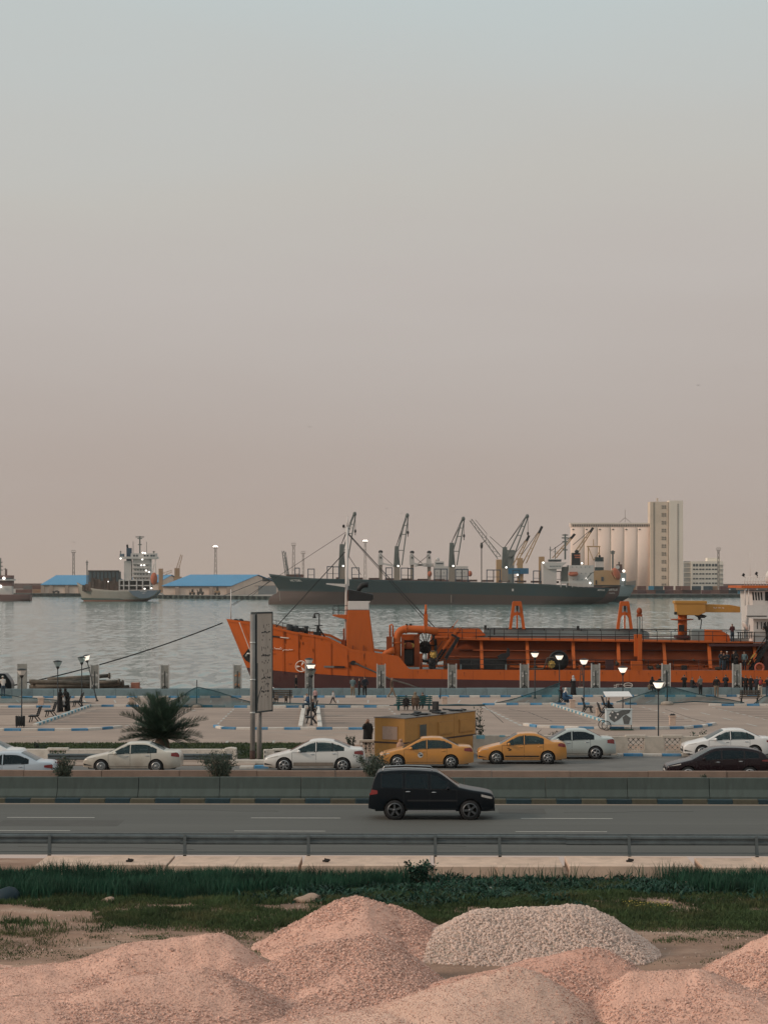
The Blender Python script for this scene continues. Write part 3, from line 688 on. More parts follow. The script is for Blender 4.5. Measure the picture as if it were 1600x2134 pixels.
mb = MB(); mb.box(X(992, 111.5), X(1010, 111.5), 111.585, 111.6, 0.70, 0.89); mb.box(X(1040, 111.5), X(1052, 111.5), 111.587, 111.6, 0.8, 0.89); mb.build('paint_patch', m_bluep, T, kind='stuff')
lwall('low_white_wall', 'low whitewashed wall behind the dirty white sedan with a small lattice panel', 106.6, -120, 470, 0.56, [(104, 138, 0.30, 0.50, 0.62)], m_whitew)
mb = MB(); mb.prism([(X(466, 106), 0), (X(493, 106), 0), (X(492, 106), 0.62), (X(480, 106), 0.66), (X(466, 106), 0.60)], 106.3, 106.9); o = mb.build('wall_end_block', m_whitew, bevel=0.03); tag(o, 'broken white concrete block ending the low wall left of the sign', 'block')
T = lwall('white_wall', 'white wall block standing in front of the sign poles', 105.6, 549, 700, 0.62, [(573, 592, 0.36, 0.56, 0.66)], m_whitew)
mb = MB()
for k, (a, b) in enumerate(((551.5, 0.5), (551.5, 0.3))): mb.box(X(a, 105.6), X(a+1.6, 105.6), 105.58, 105.6, b-0.05, b+0.05)
mb.build('bolt_hole', m_black, T, kind='stuff')
mb = MB(); mb.box(X(480, 104.6), X(556, 104.6), 104.5, 104.9, 0, 0.2); o = mb.build('concrete_beam', m_whitew, bevel=0.03); tag(o, 'low white concrete beam on the ground before the sign', 'block')
T = thing('steel_barrier', 'low steel beam barrier in front of the whitewashed wall', 'guard rail', (X(300, 105.6), 105.6, 0))
for a, b in ((100, 215), (215, 350), (350, 484)):
    mb = MB(); mb.prismx([(105.6+u, v-0.19) for u, v in wprof], X(a, 105.6)+0.005, X(b, 105.6)-0.005); mb.build('rail_beam', m_steel, T)
for a in (130, 230, 330, 430):
    mb = MB(); mb.box(X(a, 105.7)-0.05, X(a, 105.7)+0.05, 105.62, 105.74, -0.05, 0.40); mb.build('rail_post', m_steel, T)
T = thing('balustrade', 'ornate cream balustrade beside the left end of the yellow cabin', 'balustrade', (X(768, 109), 109, 0))
xa, xb = X(748, 109), X(787, 109)
mb = MB(); mb.box(xa, xb, 109, 109.25, 0.72, 0.84); mb.build('coping', m_cream, T, bevel=0.02)
mb = MB(); mb.box(xa, xb, 109, 109.25, 0, 0.16); mb.build('plinth', m_cream, T)
lattice('lattice', xa, xb, 109.05, 109.2, 0.16, 0.72, T, m_cream, 4)
# dark verge shrubs poking over the walls
m_vsh = mat('verge_shrub', (0.02, 0.045, 0.03), 0.7, var=0.4)
for px, D, lb, h, r in ((82, 108.5, 'small clipped dark green shrub behind the low wall at the left', 0.75, 0.45), (1455, 112.5, 'small dark shrub behind the lattice wall beside the white saloon', 1.0, 0.55), (733, 110.5, 'small green plant between the white sedan and the balustrade', 0.85, 0.3), (1148, 113.5, 'small dark plant behind the second taxi roof', 1.05, 0.35)):
    bush('shrub', lb, (X(px, D), D, 0), h, r, 420, m_vsh, m_stem, 0.1, 0.03, 0.6, group=None, stems=7)
bush('shrub', 'leggy shrub growing at the right end of the yellow cabin', (X(997, 113.6), 113.8, -0.1), 2.1, 0.45, 260, m_vsh, m_stem, 0.16, 0.035, 0.6, stems=6)

# ---- painted kerbs: every stone an object
def polyline_points(pts, step):
    pts = [Vector(p) for p in pts]; ln = [(pts[i+1]-pts[i]).length for i in range(len(pts)-1)]; tot = sum(ln); n = max(1, round(tot/step)); st = tot/n; outp = []
    def at(s):
        for i, l in enumerate(ln):
            if s <= l or i == len(ln)-1: return pts[i].lerp(pts[i+1], s/l if l else 0)
            s -= l
    return [(at(i*st), at((i+1)*st)) for i in range(n)]
def kerb(pixels, step, mats, parentname='kerb', z=PZ, wd=0.32, h=0.17, gap=0.012, phase=0):
    pts = [G(px, py, z) for px, py in pixels]
    seg = polyline_points(pts, step); base = seg[0][0]
    K = bpy.data.objects.new(parentname, None); COL.objects.link(K); K.location = base; K['kind'] = 'structure'
    L0 = (seg[0][1]-seg[0][0]).length; cache = {}
    for i, (a, b) in enumerate(seg):
        k = (i+phase) % len(mats)
        if k not in cache:
            mb = MB(); mb.box(-L0/2+gap, L0/2-gap, -wd/2, wd/2, -0.05, h); cache[k] = mb.build('kerb_stone', mats[k], K, local=True, bevel=0.025); o = cache[k]
        else: o = dup(cache[k])
        c = (a+b)/2-base; d = b-a
        o.location = c+Vector((0, random.uniform(-.015, .015), random.uniform(-.012, .012))); o.rotation_euler = (0, 0, math.atan2(d.y, d.x)+random.uniform(-.01, .01))
    return K
BW = [m_kblue, m_kwhite]
kerb([(-40, 1455.2), (800, 1453.5), (1640, 1451.8)], 0.92, BW, wd=0.35, h=0.17)
kerb([(-40, 1474.5), (106, 1474.5)], 1.05, BW)
kerb([(187, 1472.5), (470, 1474)], 1.05, BW, phase=1)
kerb([(488, 1475), (812, 1474.5)], 1.05, BW)
kerb([(1005, 1469.5), (1326, 1468.5)], 1.0, BW)
kerb([(1476, 1471), (1660, 1471)], 1.05, BW, phase=1)
kerb([(-60, 1523), (170, 1523), (215, 1520.5), (253, 1516.5)], 1.12, BW)
kerb([(449, 1515), (458, 1519), (500, 1520.5), (860, 1520.5)], 1.1, BW)
kerb([(1093, 1512), (1120, 1516), (1200, 1519), (1345, 1520), (1420, 1519), (1462, 1515.5), (1488, 1510)], 1.05, BW, phase=1)
kerb([(74, 1513), (188, 1472)], 0.75, [m_kwhite, m_kteal])
kerb([(1148, 1468.5), (1262, 1506)], 0.75, [m_kwhite, m_kteal])
kerb([(633, 1476), (626, 1517)], 0.7, [m_kwhite], gap=0.06)
kerb([(662, 1476), (667, 1517)], 0.7, [m_kwhite], gap=0.06)
kerb([(1285, 1575.6), (1298, 1575.6)], 0.4, [m_kwhite], z=0, h=0.13)
kerb([(1298, 1575.6), (1660, 1575.6)], 1.0, BW, z=0, h=0.13)
kerb([(500, 1601), (560, 1601)], 0.55, [m_kwhite, m_kblue, m_kblue], z=0, h=0.13)
# islands inside the kerbs
def sheet(name, pixels, m, parent, z):
    mb = MB(); pts = [G(a, b, z) for a, b in pixels]; mb.add([(p.x, p.y, z) for p in pts], [tuple(range(len(pts)))]); return mb.build(name, m, parent)
for poly in ([(-60, 1511), (76, 1511), (186, 1473), (110, 1475), (60, 1490), (-60, 1492)], [(1100, 1510), (1256, 1510), (1300, 1511), (1470, 1512), (1440, 1518), (1340, 1519), (1200, 1518), (1120, 1515)], [(-60, 1512), (262, 1512), (215, 1519), (160, 1522), (-60, 1522)], [(634, 1476), (661, 1476), (666, 1517), (627, 1517)]):
    sheet('island_paving', poly, m_walk, plaza, PZ+0.02)
# stall lines and dashes, each an object
def stalls(x0a, x1a, ya, x0b, x1b, yb, n):
    a = (G(x0a, ya, PZ), G(x1a, ya, PZ)); b = (G(x0b, yb, PZ), G(x1b, yb, PZ))
    for i in range(n):
        t = i/(n-1); p = a[0].lerp(b[0], t); q = a[1].lerp(b[1], t)
        mb = MB(); mb.add([(p.x, p.y-0.2, PZ+0.006), (q.x, q.y-0.2, PZ+0.006), (q.x, q.y+0.2, PZ+0.006), (p.x, p.y+0.2, PZ+0.006)], [(0, 1, 2, 3)]); mb.build('stall_line', m_line, plaza)
stalls(200, 425, 1479, 95, 268, 1510, 10)
stalls(-40, 100, 1479, -60, 60, 1509, 10)
stalls(482, 628, 1479.5, 454, 623, 1513, 10)
stalls(666, 806, 1479.5, 670, 850, 1513, 10)
stalls(1018, 1158, 1474, 1090, 1240, 1508, 11)
stalls(1190, 1330, 1474, 1300, 1440, 1504, 9)
stalls(1490, 1650, 1476, 1590, 1700, 1497, 7)
def dashes(a, b, n, ln=0.55, wd=0.16, m=m_white):
    p, q = G(*a, PZ), G(*b, PZ); d = (q-p).normalized(); s = Vector((-d.y, d.x, 0))*wd/2
    for i in range(n):
        c = p.lerp(q, i/(n-1)); e = d*ln
        mb = MB(); mb.add([(*(c-e-s).xy, PZ+0.008), (*(c+e-s).xy, PZ+0.008), (*(c+e+s).xy, PZ+0.008), (*(c-e+s).xy, PZ+0.008)], [(0, 1, 2, 3)]); mb.build('parking_dash', m, plaza)
dashes((404, 1481), (266, 1512), 8); dashes((486, 1479), (450, 1513), 8, 0.7); dashes((812, 1478), (850, 1514), 8)
dashes((1008, 1474.5), (1083, 1511), 10, 0.75, 0.25); dashes((1340, 1474), (1461, 1505.5), 9, 0.5); dashes((1486, 1475), (1590, 1499), 9, 0.5)
dashes((1425, 1477), (1566, 1511), 4, 1.4)
dashes((30, 1504), (100, 1492), 2, 1.0)
def pline(a, b, wd=0.14):
    p, q = G(*a, PZ), G(*b, PZ); d = (q-p).normalized(); s = Vector((-d.y, d.x, 0))*wd/2; z = PZ+0.010
    mb = MB(); mb.add([(*(p-s).xy, z), (*(q-s).xy, z), (*(q+s).xy, z), (*(p+s).xy, z)], [(0, 1, 2, 3)]); mb.build('parking_marking', m_white, plaza)
for l in (((0, 1535), (104, 1535)), ((-60, 1547), (16, 1547)), ((76, 1555), (92, 1547)), ((92, 1546.4), (122, 1546.4)), ((170, 1556), (187, 1545.5)), ((165, 1545.3), (210, 1545.3)), ((467, 1554), (475, 1544.5)), ((453, 1544), (496, 1544)), ((562, 1558), (571, 1544)), ((549, 1543.5), (600, 1543.5)), ((624, 1532.5), (698, 1532.5)), ((693, 1527), (736, 1527)), ((1286, 1530), (1310, 1530)), ((558, 1526), (610, 1526))): pline(*l)
for i in range(24):                                     # bay marks between the middle kerb and the sea wall
    px = 40+i*66+RNG.uniform(-6, 6); sl = (px-560)/560
    pline((px+3.0*-sl*4-4*(1 if sl < 0 else -1), 1465), (px, 1459), 0.13)
crk = MB()
for pts in ([(1060, 1478), (1100, 1484), (1130, 1496), (1150, 1503)], [(1232, 1530), (1300, 1534)], [(1010, 1472), (1030, 1490), (1048, 1506)], [(1385, 1478), (1440, 1497), (1470, 1504)], [(870, 1528), (760, 1530)]):
    q = [G(*p, PZ) for p in pts]; crk.tube([(p.x, p.y, PZ-0.018) for p in q], 0.035, 5)
crk.build('tar_crack', m_crack, plaza, kind='stuff')

# ---- sea wall and its pillars
SWR = 0.034
def swy(x): return 195.3+SWR*x
sw = thing('sea_wall', 'blue grey concrete sea wall along the water side of the car park', 'wall', (0, 195.3, PZ), SWR)
w2 = None; WT = 0.65
for i in range(-34, 37):
    if w2 is None:
        mb = MB(); mb.prismx([(-0.05, 0), (0, WT-0.06), (0.03, WT-0.06), (0.03, WT), (0.45, WT), (0.45, 0)], 0.008, 1.85); w2 = mb.build('wall_block', m_seaw, sw, local=True, bevel=0.012); o = w2
    else: o = dup(w2)
    o.location = (1.858*i, 0.012*math.sin(i*2.7), 0.008*math.sin(i*1.7))
m_pcon = mat('pillar_concrete', (0.26, 0.255, 0.23), 0.85, var=0.3, scale=2.5, bump=0.3, bscale=15, stain=(0.10, 0.10, 0.09), sfac=0.6, sscale=2.0, rnd=0.1)
m_psteel = mat('pillar_steel', (0.50, 0.50, 0.48), 0.5, 0.4, var=0.25, scale=4, stain=(0.16, 0.15, 0.14), sfac=0.5, sscale=4)
m_scruff = mat('torn_white_paper', (0.52, 0.50, 0.47), 0.9, var=0.3, scale=6)
m_glint = mat('copper_painted_glint', (0.55, 0.30, 0.18), 0.3, 0.5, var=0.4, scale=5)
plabels = ['plain grey concrete pillar on the sea wall behind the leftmost lamp', 'concrete pillar on the sea wall in front of the stacked pipes', 'pillar with a torn white poster alone against open water', 'pillar with a reddish glint beside the ship bow', 'pillar on the sea wall behind the triple row of lamps', 'grey pillar where the mooring rope leaves the orange hull', 'pillar before the dark opening in the orange ship', 'pillar just left of the lit lamp farthest from the camera', 'pillar behind the second lit lamp from the right', 'pillar behind the nearest lit lamp above the blue net', 'rightmost pillar standing in the crowd of people']
for k, px in enumerate([47, 198, 344, 495, 645, 794, 942, 1092, 1240, 1387, 1534]):
    x0 = X(px, 195.5); y0 = swy(x0)+0.22
    x0 = X(px, y0)
    T = thing('pillar', plabels[k], 'pillar', (x0, y0, PZ+WT), SWR, 'pillars along the sea wall')
    H = 2.2 if k else 2.25
    mb = MB(); mb.box(-0.30, 0.30, -0.10, 0.10, -0.05, H-0.10); mb.build('panel', m_pcon, T, local=True)
    if k == 0:
        mb = MB(); mb.box(-0.42, 0.42, -0.14, 0.14, -0.05, H); mb.build('casing', m_pcon, T, local=True); continue
    for s in (-1, 1):
        mb = MB(); mb.box(s*0.36-0.045, s*0.36+0.045, -0.15, 0.15, -0.05, H); mb.build('side_channel', m_psteel, T, local=True)
    mb = MB(); mb.box(-0.03, 0.03, -0.16, -0.103, 0.02, H*0.72); mb.bar((0, -0.15, 0.28), (-0.24, -0.15, 0.0), 0.05); mb.bar((0, -0.15, 0.28), (0.24, -0.15, 0.0), 0.05); mb.build('lamp_bracket', m_pole, T, local=True, kind='stuff')
    rs = random.Random(k); mb = MB()
    for j in range(7):
        zc = rs.choice([0.3, 0.38, 1.15, 1.25, 1.35])*H/2.2; xc = rs.choice([-1, 1])*rs.uniform(0.12, 0.2); mb.cbox((xc, -0.115, zc+rs.uniform(-.1, .1)), (rs.uniform(.1, .2), 0.024, rs.uniform(.08, .24)), M=Euler((0, rs.uniform(-.5, .5), 0)).to_matrix())
    mb.build('poster_or_glint_patch', m_glint if k == 3 else m_scruff, T, local=True, kind='stuff')  # on one pillar these patches are a reddish glint painted in copper colour

# ---- lamps
m_lit = mat('lit_lantern', (0.8, 0.76, 0.70), 0.5, emit=(1.0, 0.86, 0.70), estr=0.75, var=0.05)
m_unlit = mat('milky_lantern', (0.62, 0.60, 0.56), 0.35, var=0.1)
m_clear = glassmat('clear_lantern', (0.25, 0.24, 0.22), 0.55, 0.1)
def make_lamp(lm):
    T = thing('street_lamp', '', 'street lamp'); h = 4.1
    mb = MB(); mb.lathe([(0.14, 0), (0.14, 0.05), (0.07, 0.12), (0.055, 0.5), (0.045, 0.55), (0.04, h-0.66)], n=10); mb.build('pole', m_pole, T, local=True)
    mb = MB(); mb.lathe([(0.05, h-0.68), (0.15, h-0.52), (0.13, h-0.46)], n=12); mb.build('collar', m_pole, T, local=True)
    mb = MB(); mb.lathe([(0.13, h-0.455), (0.20, h-0.40), (0.345, h-0.10)], n=8, smooth=False); mb.build('lantern', lm, T, local=True)
    mb = MB(); mb.lathe([(0.36, h-0.095), (0.35, h-0.06), (0.24, h-0.005), (0.08, h+0.03), (0.0, h+0.04)], n=14); mb.build('cap', m_pole, T, local=True)
    return T
protos = {}
lamps = [(46, 1393, m_unlit, 'unlit lamp with a milky lantern and a litter basket at its foot'), (121, 1376, m_clear, 'unlit lamp with a clear lantern and dark cap beside two women in black'), (171, 1368, m_clear, 'clear unlit lamp behind the benches at the left'),
         (644, 1371, m_unlit, 'milky unlit lamp, farthest of the row in the middle walkway'), (648, 1382, m_lit, 'lit lamp in the middle of the row on the central walkway'), (649, 1392.5, m_clear, 'dark lamp nearest the camera in the row on the central walkway'),
         (1114, 1358, m_lit, 'lit lamp farthest to the left of the five on the right side'), (1165, 1363, m_lit, 'lit lamp in front of the dark hose reel of the orange ship'), (1216, 1372, m_lit, 'lit lamp rising above the woman in a grey headscarf'), (1297, 1388, m_lit, 'lit lamp standing behind the white painted cart'), (1371, 1418, m_lit, 'lit lamp nearest the camera behind the lattice wall')]
for px, yt, lm, lb in lamps:
    D = FPX*(CZ-(PZ+4.13))/(yt-HY)
    if lm not in protos: protos[lm] = make_lamp(lm); o = protos[lm]; o['label'] = lb; o['group'] = 'lamps of the promenade'
    else: o = copy_tree(protos[lm], label=lb, group='lamps of the promenade')
    o.location = (X(px, D), D, PZ)
D = 186; o = copy_tree(protos[m_lit], label='lit lamp leaning steeply to the left in front of the stacked pipes', group='lamps of the promenade'); o.location = (X(203, D), D, PZ); o.rotation_euler = (R(0), R(-14), 0)

# ---- benches, bins
m_bench = mat('bench_black', (0.014, 0.016, 0.018), 0.6, var=0.3)
m_bteal = mat('bench_teal', (0.012, 0.085, 0.085), 0.6, var=0.3, scale=3)
m_bbrown = mat('bench_brown', (0.075, 0.055, 0.042), 0.7, var=0.4, scale=3)
def make_bench(L, ms, mf, ns=3, nb=4):
    T = thing('bench', '', 'bench', group='benches of the promenade')
    for i in range(ns):
        mb = MB(); y = -0.48+0.2*i; mb.box(-L/2, L/2, y, y+0.14, 0.47, 0.52); mb.build('seat_slat', ms, T, local=True)
    for i in range(nb):
        mb = MB(); z = 0.60+0.15*i; y = 0.14+0.05*i; mb.box(-L/2, L/2, y, y+0.04, z, z+0.11); mb.build('back_slat', ms, T, local=True)
    for s in (-1, 1):
        mb = MB(); x = s*(L/2-0.2); mb.bar((x, -0.42, 0), (x, -0.30, 0.47), 0.07); mb.bar((x, 0.32, 0), (x, -0.05, 0.47), 0.07); mb.bar((x, -0.46, 0.45), (x, 0.12, 0.45), 0.07); mb.bar((x, 0.10, 0.43), (x, 0.34, 1.18), 0.07); mb.build('side_frame', mf, T, local=True)
    return T
b0 = make_bench(1.5, m_bench, m_bench)
def bench_at(src, px, py, rz, lb, first=False):
    p = G(px, py, PZ)
    o = src if first else copy_tree(src, label=lb, group='benches of the promenade'); o['label'] = lb
    o.location = (p.x, p.y, PZ); o.rotation_euler = (0, 0, rz); return o
L_, R_ = R(-90), R(90)
bench_at(b0, 76, 1505, L_, 'black bench seen from its end, nearest the left lamp', True)
bench_at(b0, 109, 1494, L_, 'black bench seen from its end, second from the left lamp', False)
bench_at(b0, 137, 1482, L_, 'black bench where the person in a white hood sits')
bench_at(b0, 165, 1473.5, L_, 'empty black bench beyond the two women in black')
bench_at(b0, 651, 1508, L_, 'empty black bench at the near end of the central walkway')
bench_at(b0, 653, 1492, L_, 'black bench on the central walkway where a man in black sits')
bench_at(b0, 1172, 1466.5, R_, 'black bench where the women in headscarves sit')
bench_at(b0, 1221, 1485, R_, 'empty black bench facing right beside the diagonal kerb')
bench_at(b0, 1254, 1497, R_, 'black bench just behind the wheels of the white cart')
bench_at(b0, 1262, 1482, R_, 'black bench behind the cart with its back to the kerb')
b1 = make_bench(2.9, m_bteal, m_bteal, 3, 4); bench_at(b1, 862, 1480.5, R(187), 'long teal slatted bench seen from behind above the yellow cabin roof', True)
b2 = make_bench(1.75, m_bbrown, m_bench); bench_at(b2, 588, 1466.5, R(180), 'dark bench seen from behind right of the sign', True)
bench_at(b2, 1561, 1467, R(180), 'brown slatted bench seen from behind at the right edge of the car park')
m_bin = mat('bin_pink', (0.52, 0.39, 0.31), 0.85, var=0.15, scale=4, stain=(0.34, 0.22, 0.17), sfac=0.6, sscale=5)
def make_bin(white=False):
    T = thing('litter_bin', '', 'litter bin', group='box litter bins')
    mb = MB(); mb.box(-0.22, 0.22, -0.2, 0.2, 0, 0.62); mb.build('bin_body', m_bin, T, local=True, bevel=0.02)
    mb = MB(); mb.box(-0.26, 0.26, -0.24, 0.24, 0.60, 0.68); mb.box(-0.19, 0.19, -0.17, 0.17, 0.66, 0.69); mb.build('rim', m_bin, T, local=True)
    return T
bin0 = make_bin()
for i, (px, py, lb) in enumerate(((86, 1471, 'pinkish box bin standing before the blue net at the left'), (275, 1471, 'pinkish box bin behind the palm'), (926, 1469, 'pale box bin behind the roof of the yellow cabin'), (1192, 1475, 'pinkish bin beside the seated women'), (1247, 1493, 'pinkish bin left of the painted cart'), (1400, 1511, 'pinkish bin full of rubbish on the kerbed island right of the cart'))):
    p = G(px, py, PZ); o = bin0 if i == 0 else copy_tree(bin0, label=lb, group='box litter bins'); o['label'] = lb; o.location = (p.x, p.y, PZ)
    if i == 5:
        mb = MB()
        for k in range(5): mb.ell((-0.12+0.07*k, 0.02*k, 0.72+0.04*(k % 2)), (0.09, 0.08, 0.07), 8, 5)
        r = mb.build('rubbish', mat('black_bag', (0.02, 0.02, 0.022), 0.4)); r.location = o.location; tag(r, 'dark rubbish heaped on top of the right hand pinkish bin', 'rubbish')
T = thing('litter_basket', 'black slatted litter basket at the foot of the leftmost lamp', 'litter bin', G(43, 1517, PZ))
mb = MB(); mb.lathe([(0.26, 0.18), (0.28, 0.8)], n=10); mb.build('basket', m_bench, T, local=True)
for i in range(12):
    q = 2*PI*i/12; mb = MB(); mb.bar((0.30*math.cos(q), 0.30*math.sin(q), 0.12), (0.31*math.cos(q), 0.31*math.sin(q), 0.86), 0.07, 0.03); mb.build('slat', m_bench, T, local=True)
for s in (-1, 1): mb = MB(); mb.bar((0.26*s, 0, -0.0), (0.26*s, 0, 0.3), 0.04); mb.build('leg', m_bench, T, local=True)

# ---- nets on masts
def netmat(name, c, a):
    m = bpy.data.materials.new(name); m.use_nodes = True; nt = m.node_tree; N = nt.nodes; L = nt.links; b = N['Principled BSDF']
    b.inputs['Base Color'].default_value = (*c, 1); b.inputs['Roughness'].default_value = 0.9
    tr = N.new('ShaderNodeBsdfTransparent'); mx = N.new('ShaderNodeMixShader'); n = N.new('ShaderNodeTexNoise'); n.inputs['Scale'].default_value = 1.2; tc = N.new('ShaderNodeTexCoord')
    L.new(tc.outputs['Object'], n.inputs['Vector']); mr = N.new('ShaderNodeMapRange'); mr.inputs[3].default_value = a-0.2; mr.inputs[4].default_value = a+0.2; L.new(n.outputs['Fac'], mr.inputs[0])
    L.new(mr.outputs[0], mx.inputs[0]); L.new(tr.outputs[0], mx.inputs[1]); L.new(b.outputs[0], mx.inputs[2]); L.new(mx.outputs[0], N['Material Output'].inputs[0]); return m
m_net = netmat('fishing_net', (0.016, 0.105, 0.13), 0.62)
m_rope = mat('net_rope', (0.015, 0.06, 0.075), 0.8)
def net(label, D, top, bot, n=24):                      # top and bottom edges as pixel polylines at distance D
    T = thing('net', label, 'net', P(top[len(top)//2][0], bot[0][1], D), 0, 'blue nets hung over the car park')
    def at(pl, t):
        xs = np.linspace(0, 1, len(pl)); return np.interp(t, xs, [p[0] for p in pl]), np.interp(t, xs, [p[1] for p in pl])
    mb = MB(); vs = []; m = 6
    for i in range(n+1):
        t = i/n; a = at(top, t); b = at(bot, t)
        for j in range(m+1):
            s = j/m; p = P(a[0]+(b[0]-a[0])*s, a[1]+(b[1]-a[1])*s, D); p.y += 0.5*math.sin(t*9+s*3)*s*(1-s)*2; vs.append(tuple(p))
    mb.add(vs, [(i*(m+1)+j, (i+1)*(m+1)+j, (i+1)*(m+1)+j+1, i*(m+1)+j+1) for i in range(n) for j in range(m)], 0, True); mb.build('mesh_sheet', m_net, T)
    mb = MB(); mb.tube([P(*at(top, i/n), D-0.02) for i in range(n+1)], 0.035, 5); mb.build('edge_rope', m_rope, T)
    mb = MB(); mb.tube([P(*at(bot, i/n), D-0.02) for i in range(n+1)], 0.045, 5); mb.build('edge_rope', m_rope, T)
    return T
def mast(label, px, yt, yb, w_=0.045, base=True):
    p = G(px, yb, PZ); T = thing('net_pole', label, 'pole', p, 0, 'poles that carry the nets')
    mb = MB(); mb.cyl((0, 0, 0), (0.03, 0, Z(yt, p.y)-PZ), w_, w_*0.8, 8); mb.build('pole', m_pole, T, local=True)
    if base:
        mb = MB(); mb.lathe([(0.55, 0), (0.5, 0.2), (0.3, 0.3), (0.05, 0.32)], n=10); mb.build('foot', mat('rubble_foot', (0.28, 0.24, 0.20), 0.9, var=0.3, scale=6), T, local=True)
    return T
mast('dark pole with a rubble foot holding up the left net', 410, 1417, 1474)
mast('dark pole of the right net beside the nearest pillar', 1389, 1400, 1469)
mast('short brown pole on the kerb above the yellow cabin', 917, 1434, 1456, 0.05, False)
net('thin blue green net hung from the left pole down to both sides', 177.0, [(330, 1472), (370, 1456), (410, 1431), (450, 1440), (500, 1457), (545, 1468)], [(330, 1476), (545, 1474)])
net('blue net sloping down to the left from the lamp before the hose reel', 182.0, [(1028, 1466), (1075, 1455), (1120, 1440), (1166, 1423)], [(1028, 1470), (1166, 1465)])
net('blue net sloping up from the cart to the right hand pole', 181.0, [(1283, 1463), (1320, 1452), (1355, 1441), (1390, 1432)], [(1283, 1470), (1390, 1470)])
net('long blue net draped from the right hand pole to the brown bench', 182.0, [(1390, 1430), (1430, 1440), (1455, 1447), (1520, 1458), (1550, 1464)], [(1390, 1466), (1445, 1462), (1550, 1467)])
net('dark blue end of net beyond the brown bench', 181.0, [(1570, 1466), (1590, 1452), (1640, 1436)], [(1570, 1468), (1640, 1466)])
net('thin green net stretched low in front of the women at the left', 183.0, [(-20, 1443), (40, 1452), (130, 1460), (200, 1466)], [(-20, 1471), (200, 1471)])
net('green net lying along the kerb right of the sign', 179.5, [(520, 1462), (600, 1465), (700, 1468), (830, 1470)], [(520, 1474), (830, 1473)])
p0_, p1_ = G(820, 1471, PZ), G(1010, 1471, PZ); mb = MB(); mb.tube([(p0_.x+(p1_.x-p0_.x)*t, p0_.y, PZ+0.06+0.02*math.sin(t*20)) for t in np.linspace(0, 1, 20)], 0.08, 6); o = mb.build('rolled_net', m_rope); tag(o, 'rolled dark green net lying across the opening above the yellow cabin', 'net')

# ---- white painted cart
D = 150.5; cx = X(1290, D); T = thing('snack_cart', 'white two wheeled cart with grey patches painted on it and a flat canopy', 'cart', (cx, D, PZ))
m_cart = mat('cart_white', (0.50, 0.56, 0.57), 0.6, var=0.1, scale=3, stain=(0.35, 0.38, 0.38), sfac=0.4, sscale=3)
m_cgrey = mat('cart_grey', (0.10, 0.105, 0.105), 0.7, var=0.25, scale=8)
m_canopy = mat('canopy_white', (0.66, 0.64, 0.62), 0.6, var=0.05)
def cp(px, py): return ((px-1290)/FPX*D, Z(py, D)-PZ)
x0, z1 = cp(1262, 1479); x1, z0 = cp(1316, 1511)
mb = MB(); mb.box(x0, x1, -0.1, 0.75, z0, z1); mb.build('cart_body', m_cart, T, local=True, bevel=0.02)
mb = MB(); mb.box(x0-0.03, x1+0.05, -0.14, 0.79, z1, z1+0.04); mb.build('counter', m_cart, T, local=True)
mb = MB(); mb.prism([cp(*q) for q in ((1267, 1489), (1275, 1480), (1282, 1484), (1289, 1482), (1295, 1480), (1313, 1479), (1310, 1486), (1299, 1490), (1289, 1499), (1279, 1505), (1270, 1499))], -0.112, -0.1); mb.build('painted_patch', m_cgrey, T, local=True)
mb = MB(); mb.prism([cp(*q) for q in ((1296, 1495), (1303, 1489), (1313, 1496), (1309, 1509), (1299, 1509))], -0.114, -0.1); mb.build('painted_patch', m_cgrey, T, local=True)
mb = MB()
for q in ((1275, 1484), (1286, 1488), (1282, 1495), (1270, 1491)): x_, z_ = cp(*q); mb.box(x_-0.06, x_+0.06, -0.118, -0.1, z_-0.06, z_+0.06)
mb.build('painted_spot', m_canopy, T, local=True, kind='stuff')
a, b, c, d = cp(1256, 1442), cp(1308, 1441.5), cp(1315, 1450), cp(1260, 1450.5)
mb = MB(); mb.add([(d[0], -0.55, d[1]), (c[0], -0.55, c[1]), (b[0]+0.15, 0.95, b[1]-0.02), (a[0]+0.1, 0.95, a[1]-0.02), (d[0], -0.55, d[1]-0.05), (c[0], -0.55, c[1]-0.05), (b[0]+0.15, 0.95, b[1]-0.07), (a[0]+0.1, 0.95, a[1]-0.07)], [(0, 1, 2, 3), (7, 6, 5, 4), (0, 4, 5, 1), (1, 5, 6, 2), (2, 6, 7, 3), (3, 7, 4, 0)]); mb.build('canopy', m_canopy, T, local=True)
for xx in (x0+0.08, x1-0.05): mb = MB(); mb.cyl((xx, 0.6, z1), (xx, 0.6, cp(0, 1447)[1]), 0.022, n=6); mb.build('canopy_post', m_pole, T, local=True)
def spoked(parent, c, r, m1, m2):
    mb = MB(); mb.lathe([(r-0.05, -0.03), (r, -0.03), (r, 0.03), (r-0.05, 0.03), (r-0.05, -0.03)], c, 20, axis='y', caps=False); wl = mb.build('wheel', m1, parent, local=True)
    for k in range(8): mb = MB(); q = k*PI/4; mb.bar(c, (c[0]+math.cos(q)*(r-0.04), c[1], c[2]+math.sin(q)*(r-0.04)), 0.018); s = mb.build('spoke', m2, wl, local=True)
wx, wz = cp(1262, 1508); spoked(T, (wx, -0.2, 0.34), 0.34, m_black, m_psteel); spoked(T, (wx-0.12, 0.85, 0.34), 0.34, m_black, m_psteel)
mb = MB(); mb.bar((x1-0.05, 0, 0), (x1-0.05, 0, z0+0.1), 0.05); mb.build('prop_leg', m_pole, T, local=True)
mb = MB(); mb.box(x0+0.3, x1+0.1, -0.2, 0.5, 0.02, 0.06); o = mb.build('mat', mat('green_mat', (0.01, 0.05, 0.035), 0.9)); o.location = T.location; tag(o, 'dark green mat on the ground under the cart', 'mat')

